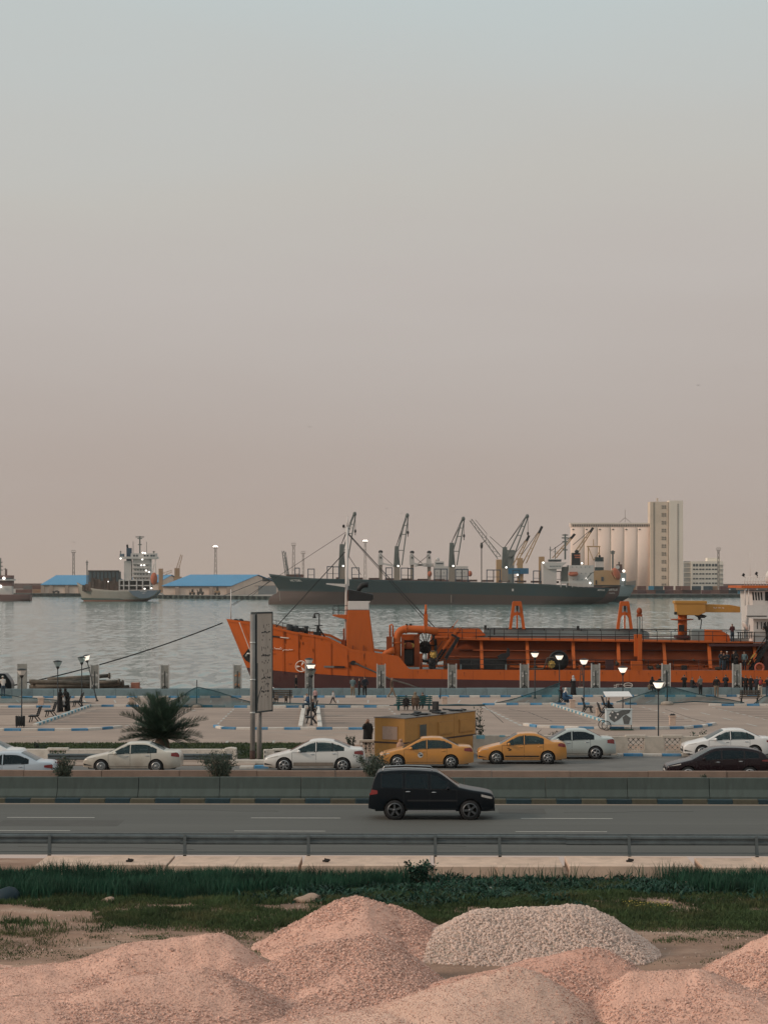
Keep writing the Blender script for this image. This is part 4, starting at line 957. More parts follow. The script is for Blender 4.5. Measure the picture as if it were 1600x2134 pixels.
# ---- yellow cabin
m_yel2 = mat('cabin_yellow', (0.43, 0.205, 0.052), 0.7, var=0.10, scale=1.0, bump=0.1, bscale=14, stain=(0.30, 0.14, 0.04), sfac=0.5, sscale=1.1)
m_yel3 = mat('cabin_yellow_panel', (0.40, 0.19, 0.05), 0.7, var=0.10, scale=1.5, stain=(0.26, 0.125, 0.04), sfac=0.5, sscale=1.2)
m_brown = mat('cabin_band', (0.055, 0.030, 0.020), 0.7)
m_card = mat('cardboard', (0.40, 0.27, 0.21), 0.85, var=0.15, scale=3, stain=(0.30, 0.2, 0.15), sfac=0.5, sscale=3)
m_roofg = mat('cabin_roof', (0.20, 0.17, 0.15), 0.9, var=0.25, scale=1.5, stain=(0.08, 0.07, 0.065), sfac=0.6, sscale=1.5)
ang = math.atan2(0.854, 0.52); C0 = Vector((1.02, 106.7, 0.0))
T = thing('yellow_cabin', 'ochre yellow caravan cabin parked askew behind the first taxi', 'cabin', C0, ang)
CL, CW, CHt = 7.2, 1.75, 2.05                            # local: x along the long face, -y towards its front, +y to the left face's far end
mb = MB(); mb.prismx([(0, 0.12), (0, CHt), (CW*0.5, CHt+0.05), (CW, CHt), (CW, 0.12)], 0, CL); mb.build('body', m_yel2, T, local=True, bevel=0.03)
mb = MB(); mb.prismx([(-0.03, CHt+0.004), (-0.03, CHt+0.035), (CW*0.5, CHt+0.09), (CW+0.03, CHt+0.035), (CW+0.03, CHt+0.004)], -0.03, CL+0.03); mb.build('roof', m_roofg, T, local=True)
mb = MB(); mb.box(-0.012, CL+0.01, -0.012, 0.02, 0.80, 0.88); mb.build('side_band', m_brown, T, local=True)
mb = MB(); mb.box(-0.014, 0.02, -0.014, CW+0.01, 0.802, 0.882); mb.build('end_band', m_brown, T, local=True)
mb = MB(); mb.box(-0.02, 0.0, 0.38, 1.32, 0.96, 1.68); fr_ = mb.build('window_frame', m_yel3, T, local=True)
mb = MB(); mb.box(-0.03, -0.02, 0.42, 1.27, 1.0, 1.64); mb.build('cardboard', m_card, fr_, local=True)
mb = MB(); mb.box(1.35, 2.15, -0.03, 0.0, 0.98, 1.72); fr_ = mb.build('window_frame', m_yel3, T, local=True)
mb = MB(); mb.box(1.42, 2.08, -0.036, -0.03, 1.03, 1.67); mb.build('pane', glassmat('cabin_glass', (0.03, 0.05, 0.05), 0.0, 0.2), fr_, local=True)
for a, b in ((3.25, 4.75), (5.45, 6.95)):
    mb = MB(); mb.box(a, b, -0.035, 0.0, 1.02, 1.72); fr_ = mb.build('shutter', m_yel3, T, local=True, bevel=0.02)
    mb = MB(); mb.box(a+0.07, b-0.07, -0.05, -0.035, 1.09, 1.65); mb.build('shutter_panel', m_yel2, fr_, local=True, bevel=0.015)
for k in range(4): mb = MB(); mb.box(0.5+k*2.0, 0.8+k*2.0, 0.3, 1.4, -0.02, 0.13); mb.build('chassis_block', m_black, T, local=True)
for a in (0.02, 2.4, 4.95, CL-0.02): mb = MB(); mb.box(a-0.015, a+0.015, -0.008, 0.01, 0.15, CHt-0.02); mb.build('seam', m_yel3, T, local=True)
rs = random.Random(4); mb = MB()
for k in range(16):
    mb.cbox((rs.uniform(1.5, CL-0.4), rs.uniform(0.2, CW-0.2), CHt+0.10), (rs.uniform(.2, 1.1), rs.uniform(.05, .35), rs.uniform(.03, .09)), M=Euler((0, 0, rs.uniform(0, 3))).to_matrix())
o = mb.build('roof_debris', m_black, kind=None); o.location = C0; o.rotation_euler = (0, 0, ang); tag(o, 'dark planks and rubbish lying on the yellow cabin roof', 'debris'); o['kind'] = 'stuff'
mb = MB(); mb.box(4.35, 4.6, 0.7, 0.95, CHt+0.08, CHt+0.62); mb.box(4.15, 4.75, 0.65, 1.0, CHt+0.08, CHt+0.2); o = mb.build('flue', m_black); o.location = C0; o.rotation_euler = (0, 0, ang); tag(o, 'short dark flue standing on the yellow cabin roof', 'flue')
mb = MB(); mb.ell((0, 0, 0.22), (0.2, 0.2, 0.26), 12, 8); mb.ell((0.02, 0, 0.5), (0.1, 0.1, 0.1), 10, 6); o = mb.build('clay_pot', mat('clay', (0.36, 0.2, 0.13), 0.8)); o.location = (X(834, 105.8), 105.6, 0.55); tag(o, 'pale clay pot at the near corner of the yellow cabin', 'pot')
mb = MB(); mb.box(-0.25, 0.25, -0.2, 0.2, 0, 0.56); o = mb.build('pot_stand', m_cream); o.location = (X(834, 105.8), 105.6, 0.0); tag(o, 'cream block carrying the clay pot by the yellow cabin', 'block')

# ---- tall sign, panel turned almost edge on
m_sign = mat('sign_back', (0.42, 0.35, 0.295), 0.7, var=0.10, scale=0.8, stain=(0.22, 0.185, 0.165), sfac=0.5, sscale=0.7, stretch=(2, 2, 0.4))
m_signe = mat('sign_edge', (0.030, 0.040, 0.042), 0.6)
m_spole = mat('sign_pole', (0.23, 0.215, 0.20), 0.6, 0.2, var=0.15, scale=1.5, stain=(0.12, 0.14, 0.15), sfac=0.4, sscale=1.2)
D = 105.0; T = thing('sign', 'tall narrow grey sign panel on two poles with worn black lettering', 'sign', (X(534, D), D, 0))
zt, zb = Z(1277, D), Z(1485, D); sa = math.atan2(0.9, 0.42)
def ploc(u, v): return (u*math.cos(sa)-v*math.sin(sa), u*math.sin(sa)+v*math.cos(sa))
def sbox(mb, u0, u1, v0, v1, z0, z1, mi=0):
    vs = [(*ploc(u, v), z) for z in (z0, z1) for u, v in ((u0, v0), (u1, v0), (u1, v1), (u0, v1))]
    mb.add(vs, [(0, 3, 2, 1), (4, 5, 6, 7), (0, 1, 5, 4), (1, 2, 6, 5), (2, 3, 7, 6), (3, 0, 4, 7)], mi)
mb = MB(); sbox(mb, 0.07, 1.63, -0.002, 0.28, zb+0.05, zt-0.05); mb.build('panel', m_sign, T, local=True)
for (u0, u1, z0, z1) in ((0.0, 1.7, zt-0.05, zt+0.03), (0.0, 1.7, zb-0.03, zb+0.05), (0.0, 0.07, zb+0.05, zt-0.05), (1.63, 1.7, zb+0.05, zt-0.05)):
    mb = MB(); sbox(mb, u0, u1, -0.02, 0.30, z0, z1); mb.build('frame', m_signe, T, local=True)
mb = MB(); rs = random.Random(9)
def ink(u, z, w_, h_): sbox(mb, u, u+w_, -0.006, -0.002, z, z+h_)
for zc, n in ((zt-1.0, 6), (zt-2.15, 9), (zt-3.25, 7), (zt-4.5+0.6, 4)):
    uu = 0.55
    for k in range(n):
        w_ = rs.uniform(0.07, 0.18); ink(uu, zc+rs.uniform(-.03, .03), w_, rs.uniform(0.05, 0.11))
        if rs.random() < .6: ink(uu+rs.uniform(0, .1), zc+rs.uniform(.12, .4), 0.04, rs.uniform(0.05, 0.2))
        if rs.random() < .5: ink(uu+rs.uniform(0, .1), zc-rs.uniform(.15, .4), 0.06, 0.08)
        uu += w_+rs.uniform(0.0, 0.06)
        if uu > 1.45: break
mb.build('lettering', m_black, T, local=True, kind='stuff')
mb = MB(); sbox(mb, 0.10, 0.16, -0.008, -0.002, zb+0.1, zb+2.4); mb.build('tape_strip', m_signe, T, local=True)
mb = MB(); vs = [(*ploc(0.10, -0.009), zb+0.15), (*ploc(0.24, -0.009), zb+0.7), (*ploc(0.55, -0.009), zb+1.2), (*ploc(0.48, -0.009), zb+1.22), (*ploc(0.18, -0.009), zb+0.75)]; mb.add(vs, [(0, 1, 2, 3, 4)]); mb.build('torn_strip', m_signe, T, local=True)
for (u, v, zt_, r_) in ((-0.12, 0.13, zt-0.08, 0.125), (1.1, 0.42, zb+1.2, 0.125)):
    x_, y_ = ploc(u, v); mb = MB(); mb.cyl((x_, y_, -0.3), (x_, y_, zt_), r_, n=14); mb.build('pole', m_spole, T, local=True)
x_, y_ = ploc(-0.12, 0.13); mb = MB(); mb.lathe([(0.14, -0.05), (0.14, 0.62)], (x_, y_, 0), 14); mb.build('rusty_sleeve', mat('rust_dark', (0.05, 0.025, 0.018), 0.8), T, local=True)
for zz in (zb, zb+1.6, zb+3.4): mb = MB(); mb.lathe([(0.135, zz-0.04), (0.14, zz), (0.135, zz+0.04)], (x_, y_, 0), 14); mb.build('clamp', m_psteel, T, local=True)

# ---- date palm
m_frond = mat('palm_leaflet', (0.026, 0.056, 0.034), 0.6, var=0.45, scale=2, spec=0.3)
m_trunk = mat('palm_trunk', (0.10, 0.07, 0.05), 0.95, var=0.3, scale=6, bump=0.6)
T = thing('palm_tree', 'short bushy date palm behind the dirty white sedan', 'palm', (X(338, 110), 110.0, 0))
mb = MB(); mb.lathe([(0.38, -0.1), (0.42, 0.3), (0.36, 0.7), (0.2, 0.95), (0.0, 1.0)], n=12); mb.build('trunk', m_trunk, T, local=True)
def frond_mesh(Lf, droop, seed):
    rs = np.random.default_rng(seed); mb = MB(); n = 40; pts = []
    for i in range(n+1):
        t = i/n; pts.append((Lf*t*math.cos(0.15*t), 0.03*math.sin(seed+3*t), -droop*Lf*t**2.2))
    mb.tube(pts[::3], [0.028*(1-0.8*k/14) for k in range(len(pts[::3]))], 5)
    for i in range(4, n+1):
        t = i/n; p = Vector(pts[i]); ll = 0.62*math.sin(PI*min(1, (0.18+0.82*t)))**0.6*(1 if t < 0.85 else 1.1)+0.08
        for s in (-1, 1):
            d = Vector((0.62+0.3*t, s*(0.75-0.35*t), 0.22+rs.uniform(-.15, .12))).normalized(); q = p+d*ll*rs.uniform(0.8, 1.1); up = Vector((0.012, 0, 0.016)); 
            m_ = p.lerp(q, 0.5)+Vector((0, 0, 0.01)); sd = Vector((0.052, 0, 0.0)); mb.add([p-sd*0.5, p+sd*0.5, m_+sd*0.6, q, m_-sd*0.6], [(0, 1, 2, 3, 4)])
    return mb
fm = [frond_mesh(2.45, 0.30, 1), frond_mesh(2.3, 0.20, 2), frond_mesh(2.0, 0.45, 3)]
src = [f.build('frond', m_frond, T, local=True) for f in fm]
rs = random.Random(3)
for i in range(58):
    o = src[i] if i < 3 else dup(src[i % 3]); el = [R(78), R(60), R(42), R(24), R(6)][i % 5]+rs.uniform(-.15, .15)
    o.rotation_euler = Euler((rs.uniform(-.3, .3), -el, (i*2.39996)+rs.uniform(-.2, .2))); o.location = (0, 0, 0.85+0.1*(el > 0.8)); s = rs.uniform(0.82, 1.12)*(1.0 if el > 0.4 else 0.9); o.scale = (s, s, s)
# ================================================================ WATER AND THE FAR HARBOUR
def water_mat():
    m = bpy.data.materials.new('harbour_water'); m.use_nodes = True; nt = m.node_tree; N = nt.nodes; L = nt.links; b = N['Principled BSDF']
    b.inputs['Base Color'].default_value = (0.085, 0.165, 0.155, 1); b.inputs['Roughness'].default_value = 0.12; b.inputs['IOR'].default_value = 1.33
    tc = N.new('ShaderNodeTexCoord')
    def noise(sx, sy, det=4, dist=0.0, off=0, o='Fac'):
        mp = N.new('ShaderNodeMapping'); mp.inputs['Scale'].default_value = (sx, sy, 1); mp.inputs['Location'].default_value = (off, off*2, 0); L.new(tc.outputs['Object'], mp.inputs[0])
        n = N.new('ShaderNodeTexNoise'); n.inputs['Scale'].default_value = 1; n.inputs['Detail'].default_value = det; n.inputs['Distortion'].default_value = dist; L.new(mp.outputs[0], n.inputs['Vector']); return n.outputs[o]
    def vm(op, a, b=None, s=None):
        v = N.new('ShaderNodeVectorMath'); v.operation = op; L.new(a, v.inputs[0])
        if b is not None: (L.new(b, v.inputs[1]) if not isinstance(b, tuple) else setattr(v.inputs[1], 'default_value', b))
        if s is not None: (L.new(s, v.inputs['Scale']) if not isinstance(s, float) else setattr(v.inputs['Scale'], 'default_value', s))
        return v.outputs[0]
    big = noise(0.010, 0.016, 5, 0.6)                  # cat's paws and slicks: where the wind ruffles the water
    r = N.new('ShaderNodeMapRange'); r.inputs[1].default_value = 0.40; r.inputs[2].default_value = 0.60; r.inputs[3].default_value = 0.3; r.inputs[4].default_value = 1.0; L.new(big, r.inputs[0])
    a = vm('SUBTRACT', noise(0.55, 0.12, 6, 0.3, 0, 'Color'), (0.5, 0.5, 0.5)); c = vm('SUBTRACT', noise(0.10, 0.035, 4, 0.3, 7, 'Color'), (0.5, 0.5, 0.5))
    d = vm('SUBTRACT', noise(2.2, 1.1, 3, 0, 3, 'Color'), (0.5, 0.5, 0.5))
    t = vm('ADD', vm('SCALE', a, s=0.50), vm('SCALE', c, s=0.24)); t = vm('ADD', vm('SCALE', t, s=r.outputs[0]), vm('SCALE', d, s=0.12)); t = vm('MULTIPLY', t, (0.6, 1, 0))
    g = N.new('ShaderNodeNewGeometry'); L.new(vm('NORMALIZE', vm('ADD', g.outputs['Normal'], t)), b.inputs['Normal'])
    return m
mb = MB(); mb.add([(-1250, 205.9, WZ), (1250, 205.9, WZ), (1250, 2950, WZ), (-1250, 2950, WZ)], [(0, 1, 2, 3)]); struct(mb, 'water', water_mat())
m_quay = mat('quay_concrete', (0.25, 0.22, 0.19), 0.9, var=0.2, scale=0.05, stain=(0.16, 0.14, 0.12), sfac=0.5, sscale=0.04)
m_fender = mat('quay_face', (0.045, 0.058, 0.052), 0.9, var=0.3, scale=0.3)
front = [(-400, 1480), (-60, 1480), (160, 1475), (330, 1335), (560, 1250), (700, 1215), (1230, 1210), (1285, 1395), (1600, 1406), (2300, 1400)]
poly = [(X(px, D), D) for px, D in front]; poly += [(900, 2600), (-900, 2600)]
QZ = -1.3
mb = MB(); mb.prismz(poly, WZ-2, QZ, 1); mb.m = [0 if len(f) > 4 else 1 for f in mb.f]; quay = struct(mb, 'far_quay', [m_quay, m_fender])
mbt = MB(); q = np.array(poly[:10])
for i in range(len(q)-1):                               # tyre fenders and crenels along the quay face
    a, b = q[i], q[i+1]; n = int(np.hypot(*(b-a))/5.5)
    for k in range(n):
        p = a+(b-a)*(k+.5)/n
        if abs(p[0]) < 330: mbt.box(p[0]-1.3, p[0]+1.3, p[1]-0.9, p[1]+0.2, WZ+0.2, QZ-0.25)
mbt.build('tyre_fender', mat('fender_black', (0.022, 0.03, 0.028), 0.9), quay, kind='stuff')
mb = MB(); mb.prismz([(-900, 2590), (900, 2590), (900, 2600), (-900, 2600)], -3, 4); 
def pbox(mb, x0, x1, yt, yb, D, depth, mi=0): return mb.box(X(x0, D), X(x1, D), D, D+depth, Z(yb, D), Z(yt, D), mi)
m_bw = mat('breakwater_stone', (0.13, 0.085, 0.075), 0.95, var=0.25, scale=0.05)
mb = MB(); mb.prism([(X(-300, 2100), -2), (X(-300, 2100), Z(1216, 2100)), (X(95, 2100), Z(1216, 2100)), (X(100, 2100), -2)], 2100, 2140); mb.prism([(X(1490, 2100), -2), (X(1490, 2100), Z(1217, 2100)), (X(1900, 2100), Z(1217, 2100)), (X(1900, 2100), -2)], 2100, 2140)
o = mb.build('breakwater', m_bw); o['kind'] = 'structure'
# sheds
m_roofb = mat('blue_sheet_roof', (0.040, 0.22, 0.40), 0.5, var=0.10, scale=0.06, stain=(0.05, 0.17, 0.30), sfac=0.4, sscale=0.05)
m_shed = mat('shed_cream', (0.64, 0.50, 0.41), 0.85, var=0.10, scale=0.06, stain=(0.40, 0.31, 0.25), sfac=0.5, sscale=0.08)
m_shedp = mat('shed_pillar', (0.33, 0.255, 0.21), 0.85, var=0.1, scale=0.1)
m_door = mat('shed_door_grey', (0.25, 0.25, 0.24), 0.7, var=0.1, scale=0.1)
m_dark = mat('dark_opening', (0.02, 0.02, 0.02), 0.9)
def shed(label, D, xl, xr, eave, base, rl, rr, ridge, gx, pil, gable_door=True):
    # long front wall from xl to xr at D; gable end turned towards the camera from xr to gx further back
    T = thing('warehouse', label, 'warehouse', (X((xl+xr)/2, D), D, QZ))
    A = Vector((X(xl, D), D, 0)); B = Vector((X(xr, D), D, 0)); D2 = D+65; Cc = Vector((X(gx, D2), D2, 0)); E = A+(Cc-B)
    ze = Z(eave, D); zr = Z(ridge, D+32); mid1, mid0 = (B+Cc)/2, (A+E)/2
    mb = MB(); vs = [(A.x, A.y, QZ), (B.x, B.y, QZ), (Cc.x, Cc.y, QZ), (E.x, E.y, QZ), (A.x, A.y, ze), (B.x, B.y, ze), (Cc.x, Cc.y, ze), (E.x, E.y, ze), (mid1.x, mid1.y, zr), (mid0.x, mid0.y, zr)]
    mb.add(vs, [(0, 1, 5, 4), (1, 2, 6, 8, 5), (2, 3, 7, 6), (3, 0, 4, 9, 7), (4, 5, 8, 9), (6, 7, 9, 8)]); mb.build('wall', m_shed, T)
    mb = MB(); up = Vector((0, 0, 0.35)); ov = (B-A).normalized()*0.8; dn = Vector((0, -1.2, -0.25))
    for p, q, r, s in ((Vector(vs[4])-ov+dn, Vector(vs[5])+ov+dn, Vector(vs[8])+ov, Vector(vs[9])-ov), (Vector(vs[9])-ov, Vector(vs[8])+ov, Vector(vs[6])+ov-dn, Vector(vs[7])-ov-dn)):
        a = [p+up, q+up, r+up, s+up, p+up*1.9, q+up*1.9, r+up*1.9, s+up*1.9]; mb.add(a, [(0, 3, 2, 1), (4, 5, 6, 7), (0, 1, 5, 4), (1, 2, 6, 5), (2, 3, 7, 6), (3, 0, 4, 7)])
    mb.build('roof', m_roofb, T)
    for px in pil:
        mb = MB(); mb.box(X(px, D)-1.2, X(px, D)+1.2, D-1.2, D-0.01, QZ, ze-0.3); mb.build('pillar', m_shedp, T)
    mb = MB(); mb.box(A.x, B.x, D-0.5, D-0.012, ze-0.9, ze-0.1); mb.build('eave_beam', m_shedp, T)
    if gable_door:
        d = (Cc-B); nrm = Vector((d.y, -d.x, 0)).normalized()
        def gp(t, z, o): p = B+d*t+nrm*o; return (p.x, p.y, z)
        H = zr-QZ
        for (t0, t1, z0, z1, m_, nm) in ((0.52, 0.86, QZ, QZ+H*0.44, m_door, 'door'), (0.45, 0.92, QZ+H*0.445, QZ+H*0.47, m_shedp, 'door_rail'), (0.60, 0.78, zr-H*0.30, zr-H*0.13, m_dark, 'window')):
            mb = MB(); mb.add([gp(t0, z0, 0.02), gp(t1, z0, 0.02), gp(t1, z1, 0.02), gp(t0, z1, 0.02), gp(t0, z0, 0.3), gp(t1, z0, 0.3), gp(t1, z1, 0.3), gp(t0, z1, 0.3)], [(0, 3, 2, 1), (4, 5, 6, 7), (0, 1, 5, 4), (1, 2, 6, 5), (2, 3, 7, 6), (3, 0, 4, 7)]); mb.build(nm, m_, T)
    return T
shed('large cream warehouse with a blue roof right of the grey cargo ship', 1345, 340, 480, 1222, 1248, 0, 0, 1199.5, 590, (370, 440, 477))
shed('cream warehouse with a blue roof partly hidden by the grey cargo ship at the left', 1480, 88, 210, 1219.5, 1240, 0, 0, 1200.5, 268, (90, 108, 140, 168), False)
shed('small blue roofed warehouse seen between the grey cargo ship and the large warehouse', 1520, 262, 330, 1214, 1240, 0, 0, 1199.5, 382, (), False)
# grain silo
m_silo = mat('silo_concrete', (0.73, 0.565, 0.475), 0.9, var=0.06, scale=0.03, stain=(0.64, 0.49, 0.39), sfac=0.4, sscale=0.04)
m_silo2 = mat('tower_concrete', (0.60, 0.48, 0.375), 0.9, var=0.06, scale=0.03, stain=(0.36, 0.30, 0.235), sfac=0.4, sscale=0.05)
m_silo3 = mat('tower_pale_concrete', (0.70, 0.61, 0.52), 0.9, var=0.06, scale=0.03)
m_slot = mat('tower_slot', (0.14, 0.12, 0.10), 0.9)
D = 1470; T = thing('grain_silo', 'cream concrete grain silo with six cylinders and a tall tower at the right', 'silo', (X(1290, D), D, QZ))
for i in range(6):
    c = 1189+27.6*(i+.5); r = 14.4/FPX*D; mb = MB(); mb.lathe([(r, QZ), (r, Z(1099, D))], (X(c, D), 0, 0), 28); mb.v = [(x, D+r*0.34+y*0.34, z) for x, y, z in mb.v]; mb.build('silo_cylinder', m_silo, T)  # flattened front to back and overlapped so the edges shade less
    mb = MB(); mb.box(X(c+13.8, D)-0.35, X(c+13.8, D)+0.35, D+0.9, D+r, QZ, Z(1101, D)); mb.build('joint', m_silo2, T)
    mb = MB(); mb.cbox((X(c-9, D), D+0.6, Z(1103, D)), (1.2, 1.2, 0.7)); mb.build('vent', m_slot, T)
mb = MB(); pbox(mb, 1188, 1356, 1092, 1098.5, D+1, 9); mb.build('gallery_wall', m_silo, T)
mb = MB(); pbox(mb, 1188, 1358, 1089.5, 1092.2, D+0.6, 10); mb.build('gallery_roof', m_silo3, T)
mb = MB()
for k in range(34): a = 1192+k*4.8; pbox(mb, a, a+3.4, 1093.2, 1097.4, D+0.85, 0.1)
mb.build('window', m_slot, T, kind='stuff')
mb = MB(); pbox(mb, 1354, 1393, 1045.5, 1230, D-2, 13); mb.build('tower', m_silo2, T)
mb = MB(); pbox(mb, 1394, 1422.5, 1043, 1230, D-4, 14); mb.build('tower', m_silo3, T)
for a, b in ((1361, 1362.6), (1392.2, 1394.2)): mb = MB(); pbox(mb, a, b, 1047, 1229, D-2.2 if a < 1390 else D-2.4, 0.15); mb.build('light_slot', m_slot, T)
mb = MB()
for k in range(44): yk = 1050+k*4.05; pbox(mb, 1410.8, 1412.6, yk, yk+2.6, D-4.25, 0.2)
mb.build('window', m_slot, T, kind='stuff')
mb = MB()
for k in range(11):
    yk = 1053+k*16.3
    for c in (1378, 1381.5, 1385): pbox(mb, c, c+1.6, yk, yk+3.4, D-2.2, 0.15); pbox(mb, c, c+1.6, yk+4.4, yk+7.2, D-2.2, 0.15)
mb.build('window', m_slot, T, kind='stuff')
mb = MB(); mb.box(X(1369, D)-0.6, X(1369, D)+0.6, D, D+1, Z(1045, D), Z(1038, D)); mb.build('roof_vent', m_silo2, T)
mb = MB(); zt_ = Z(1089, D)
for a in (-4, 4): mb.bar((X(1303, D)+a, D+4, zt_), (X(1303, D), D+4, zt_+3.5), 0.25)
mb.bar((X(1303, D), D+4, zt_), (X(1303, D), D+4, zt_+9), 0.22); mb.build('antenna', m_slot, T, kind='stuff')
# admin building
m_adm = mat('office_white', (0.74, 0.67, 0.58), 0.85, var=0.05, scale=0.05); m_admd = mat('office_glass', (0.06, 0.07, 0.075), 0.5); m_adms = mat('office_stair_grey', (0.34, 0.33, 0.31), 0.8)
D = 1500; T = thing('office_building', 'white five storey office block beside the silo tower', 'building', (X(1467, D), D, QZ))
mb = MB(); pbox(mb, 1439, 1506, 1169.5, 1235, D, 16); mb.build('wall', m_adm, T)
mb = MB(); pbox(mb, 1473, 1500, 1162.5, 1169.4, D+4, 9); mb.build('roof_house', m_adm, T)
mb = MB(); pbox(mb, 1424, 1438.8, 1169.5, 1235, D+2, 12); mb.build('stair_block', m_adms, T)
for k in range(6): mb = MB(); yk = 1172.5+k*10; pbox(mb, 1424.5, 1438.4, yk, yk+1.3, D+1.6, 0.4); mb.build('stair_landing', m_adm, T)
for k in range(5):
    yk = [1175, 1185, 1194.5, 1204.5, 1214][k]
    for c in range(4):
        x0 = 1443+c*13.2
        for h in (0, 6):
            mb = MB(); pbox(mb, x0+h, x0+h+4.6, yk, yk+(5.4 if k == 0 else 2.9), D-0.15, 0.14); mb.build('window', m_admd, T)
for k in range(6): mb = MB(); yk = 1174+k*9.4; pbox(mb, 1496.5, 1506.5, yk+3, yk+4.4, D-1.6, 1.55); mb.build('balcony', m_adms, T)
# containers
cc = [mat('box_%s' % n, c, 0.7, var=0.12, scale=0.2, rnd=0.12) for n, c in (('rust', (0.15, 0.07, 0.055)), ('maroon', (0.12, 0.05, 0.05)), ('blue', (0.04, 0.20, 0.30)), ('navy', (0.035, 0.06, 0.075)), ('tan', (0.30, 0.18, 0.11)), ('grey', (0.13, 0.12, 0.115)))]
desc = ['rust brown', 'maroon', 'blue', 'dark navy', 'tan', 'grey']
D = 1420; seq = [(0, 4), (1, 0), (0, 2), (3, 3), (1, 1), (0, 0), (1, 0), (0, 3), (1, 3), (0, 4), (0, 1), (3, 3), (2, 4), (1, 0), (3, 5), (0, 1)]
CPX = 19.3*1.0; cb = {}
where = ['behind the grey stern', 'below the last silo cylinder', 'under the fifth silo', 'below the silo tower edge', 'in front of the silo tower', 'right of the silo tower', 'below the grey stair block', 'before the office stair', 'left below the office', 'below the office middle', 'at the office right', 'under the light mast', 'right of the light mast', 'near the right end', 'left of the ship bridge', 'behind the ship bridge']
for i, (lo, hi) in enumerate(seq):
    for lev, ci in ((0, lo), (1, hi)):
        wpx = 6.06*2/FPX*0+19.0
        if ci not in cb:
            mb = MB(); L2 = wpx/FPX*D-0.15; mb.box(-L2/2, L2/2, 0, 2.44, 0.03, 2.58); 
            for k in range(16): mb.box(-L2/2+0.2+k*(L2-0.4)/16, -L2/2+0.2+(k+.5)*(L2-0.4)/16, -0.06, 0.0, 0.2, 2.4)
            cb[ci] = mb.build('shipping_container', cc[ci]); o = cb[ci]
        else: o = dup(cb[ci])
        o.location = (X(1318+i*19+(4 if lev else 0)*((i % 3)-1), D), D+random.uniform(-2, 2), QZ+2.6*lev)
        tag(o, '%s shipping container %s, %s' % (desc[ci], 'stacked on top' if lev else 'at the bottom of its stack', where[i]), 'container', 'containers stacked on the far quay')
for i, (px, ci, lev, lb) in enumerate(((58, 0, 0, 'rust brown container at the bottom left of the cream warehouse'), (58, 5, 1, 'grey container on top beside the red tug'), (77, 4, 0, 'tan container touching the left warehouse'), (77, 0, 1, 'rust container on top beside the left warehouse'), (42, 0, 0, 'rust brown container right behind the red tug'))):
    o = dup(cb[ci]); o.location = (X(px, 1500), 1500, QZ+2.6*lev); tag(o, lb, 'container', 'containers stacked on the far quay')
# light masts
m_mast = mat('mast_grey', (0.22, 0.19, 0.165), 0.7)
m_flood = mat('flood_lit', (0.9, 0.9, 0.85), 0.4, emit=(1.0, 0.93, 0.82), estr=3.5)
def light_mast(label, px, yt, yb, D, lit, wt=3.0, wb=8.0):
    s = D/FPX; T = thing('light_mast', label, 'light mast', (X(px, D), D, QZ), 0, 'harbour light masts'); zt, zb = Z(yt, D), QZ
    mb = MB(); a, b = wb*s/2*0.8, wt*s/2
    for sx in (-1, 1):
        for sy in (-1, 1): mb.bar((X(px, D)+sx*a, D+sy*a, zb), (X(px, D)+sx*b, D+sy*b, zt), 0.30)
    n = 9
    for i in range(n):
        t0, t1 = i/n, (i+1)/n
        for sg in (-1, 1):
            w0, w1_ = a+(b-a)*t0, a+(b-a)*t1; mb.bar((X(px, D)-sg*w0, D-w0, zb+(zt-zb)*t0), (X(px, D)+sg*w1_, D-w1_, zb+(zt-zb)*t1), 0.2)
    mb.build('lattice_tower', m_mast, T)
    mb = MB(); mb.box(X(px, D)-4.6*s, X(px, D)+4.6*s, D-1.2, D+1.2, zt, zt+0.5); mb.build('platform', m_mast, T)
    for k in range(5):
        mb = MB(); mb.cbox((X(px, D)+(k-2)*2.0*s, D-1.1, zt+1.3+0.5*(k % 2)), (1.5*s, 0.5, 1.6*s)); mb.build('floodlight', m_flood if lit else m_mast, T)
light_mast('lit floodlight mast standing behind the large blue roofed warehouse', 449.5, 1143, 1200, 1500, True)
light_mast('lit floodlight mast behind the dark bulk carrier', 761, 1131, 1204, 1600, True)
light_mast('unlit light mast above the left warehouse', 154, 1152, 1202, 1560, False, 3, 6)
light_mast('tall unlit light mast behind the bow of the dark bulk carrier', 612, 1137, 1204, 1500, False, 4, 9)
light_mast('smaller unlit mast right of the one behind the bulk carrier bow', 632, 1154, 1204, 1700, False, 3, 5)
light_mast('red and grey light mast in front of the office block', 1496, 1147, 1235, 1460, False, 3, 4)
# quay cranes and machines
m_cry = mat('crane_ochre', (0.30, 0.19, 0.11), 0.7); m_crd = mat('machine_dark', (0.05, 0.045, 0.04), 0.8); m_crg = mat('crane_grey', (0.17, 0.165, 0.15), 0.7, var=0.1, scale=0.1)
def lat(mb, p, q, w_, n, t=0.25):                       # lattice jib between two points
    p, q = Vector(p), Vector(q); d = (q-p).normalized(); u = Vector((0, 1, 0)); v = d.cross(u).normalized()
    for s in (-1, 1):
        for r in (-1, 1): mb.bar(p+v*s*w_/2+u*r*w_/2, q+v*s*w_*0.3+u*r*w_*0.3, t)
    for i in range(n):
        a = p.lerp(q, i/n); b = p.lerp(q, (i+1)/n); sg = 1 if i % 2 else -1; w0 = w_*(1-0.4*i/n)
        mb.bar(a+v*sg*w0/2-u*w0/2, b-v*sg*w0/2-u*w0/2, t*0.7)
D = 1400
T = thing('harbour_crane', 'ochre mobile crane with a folded jib behind the large warehouse roof', 'crane', (X(372, D), D+80, QZ))
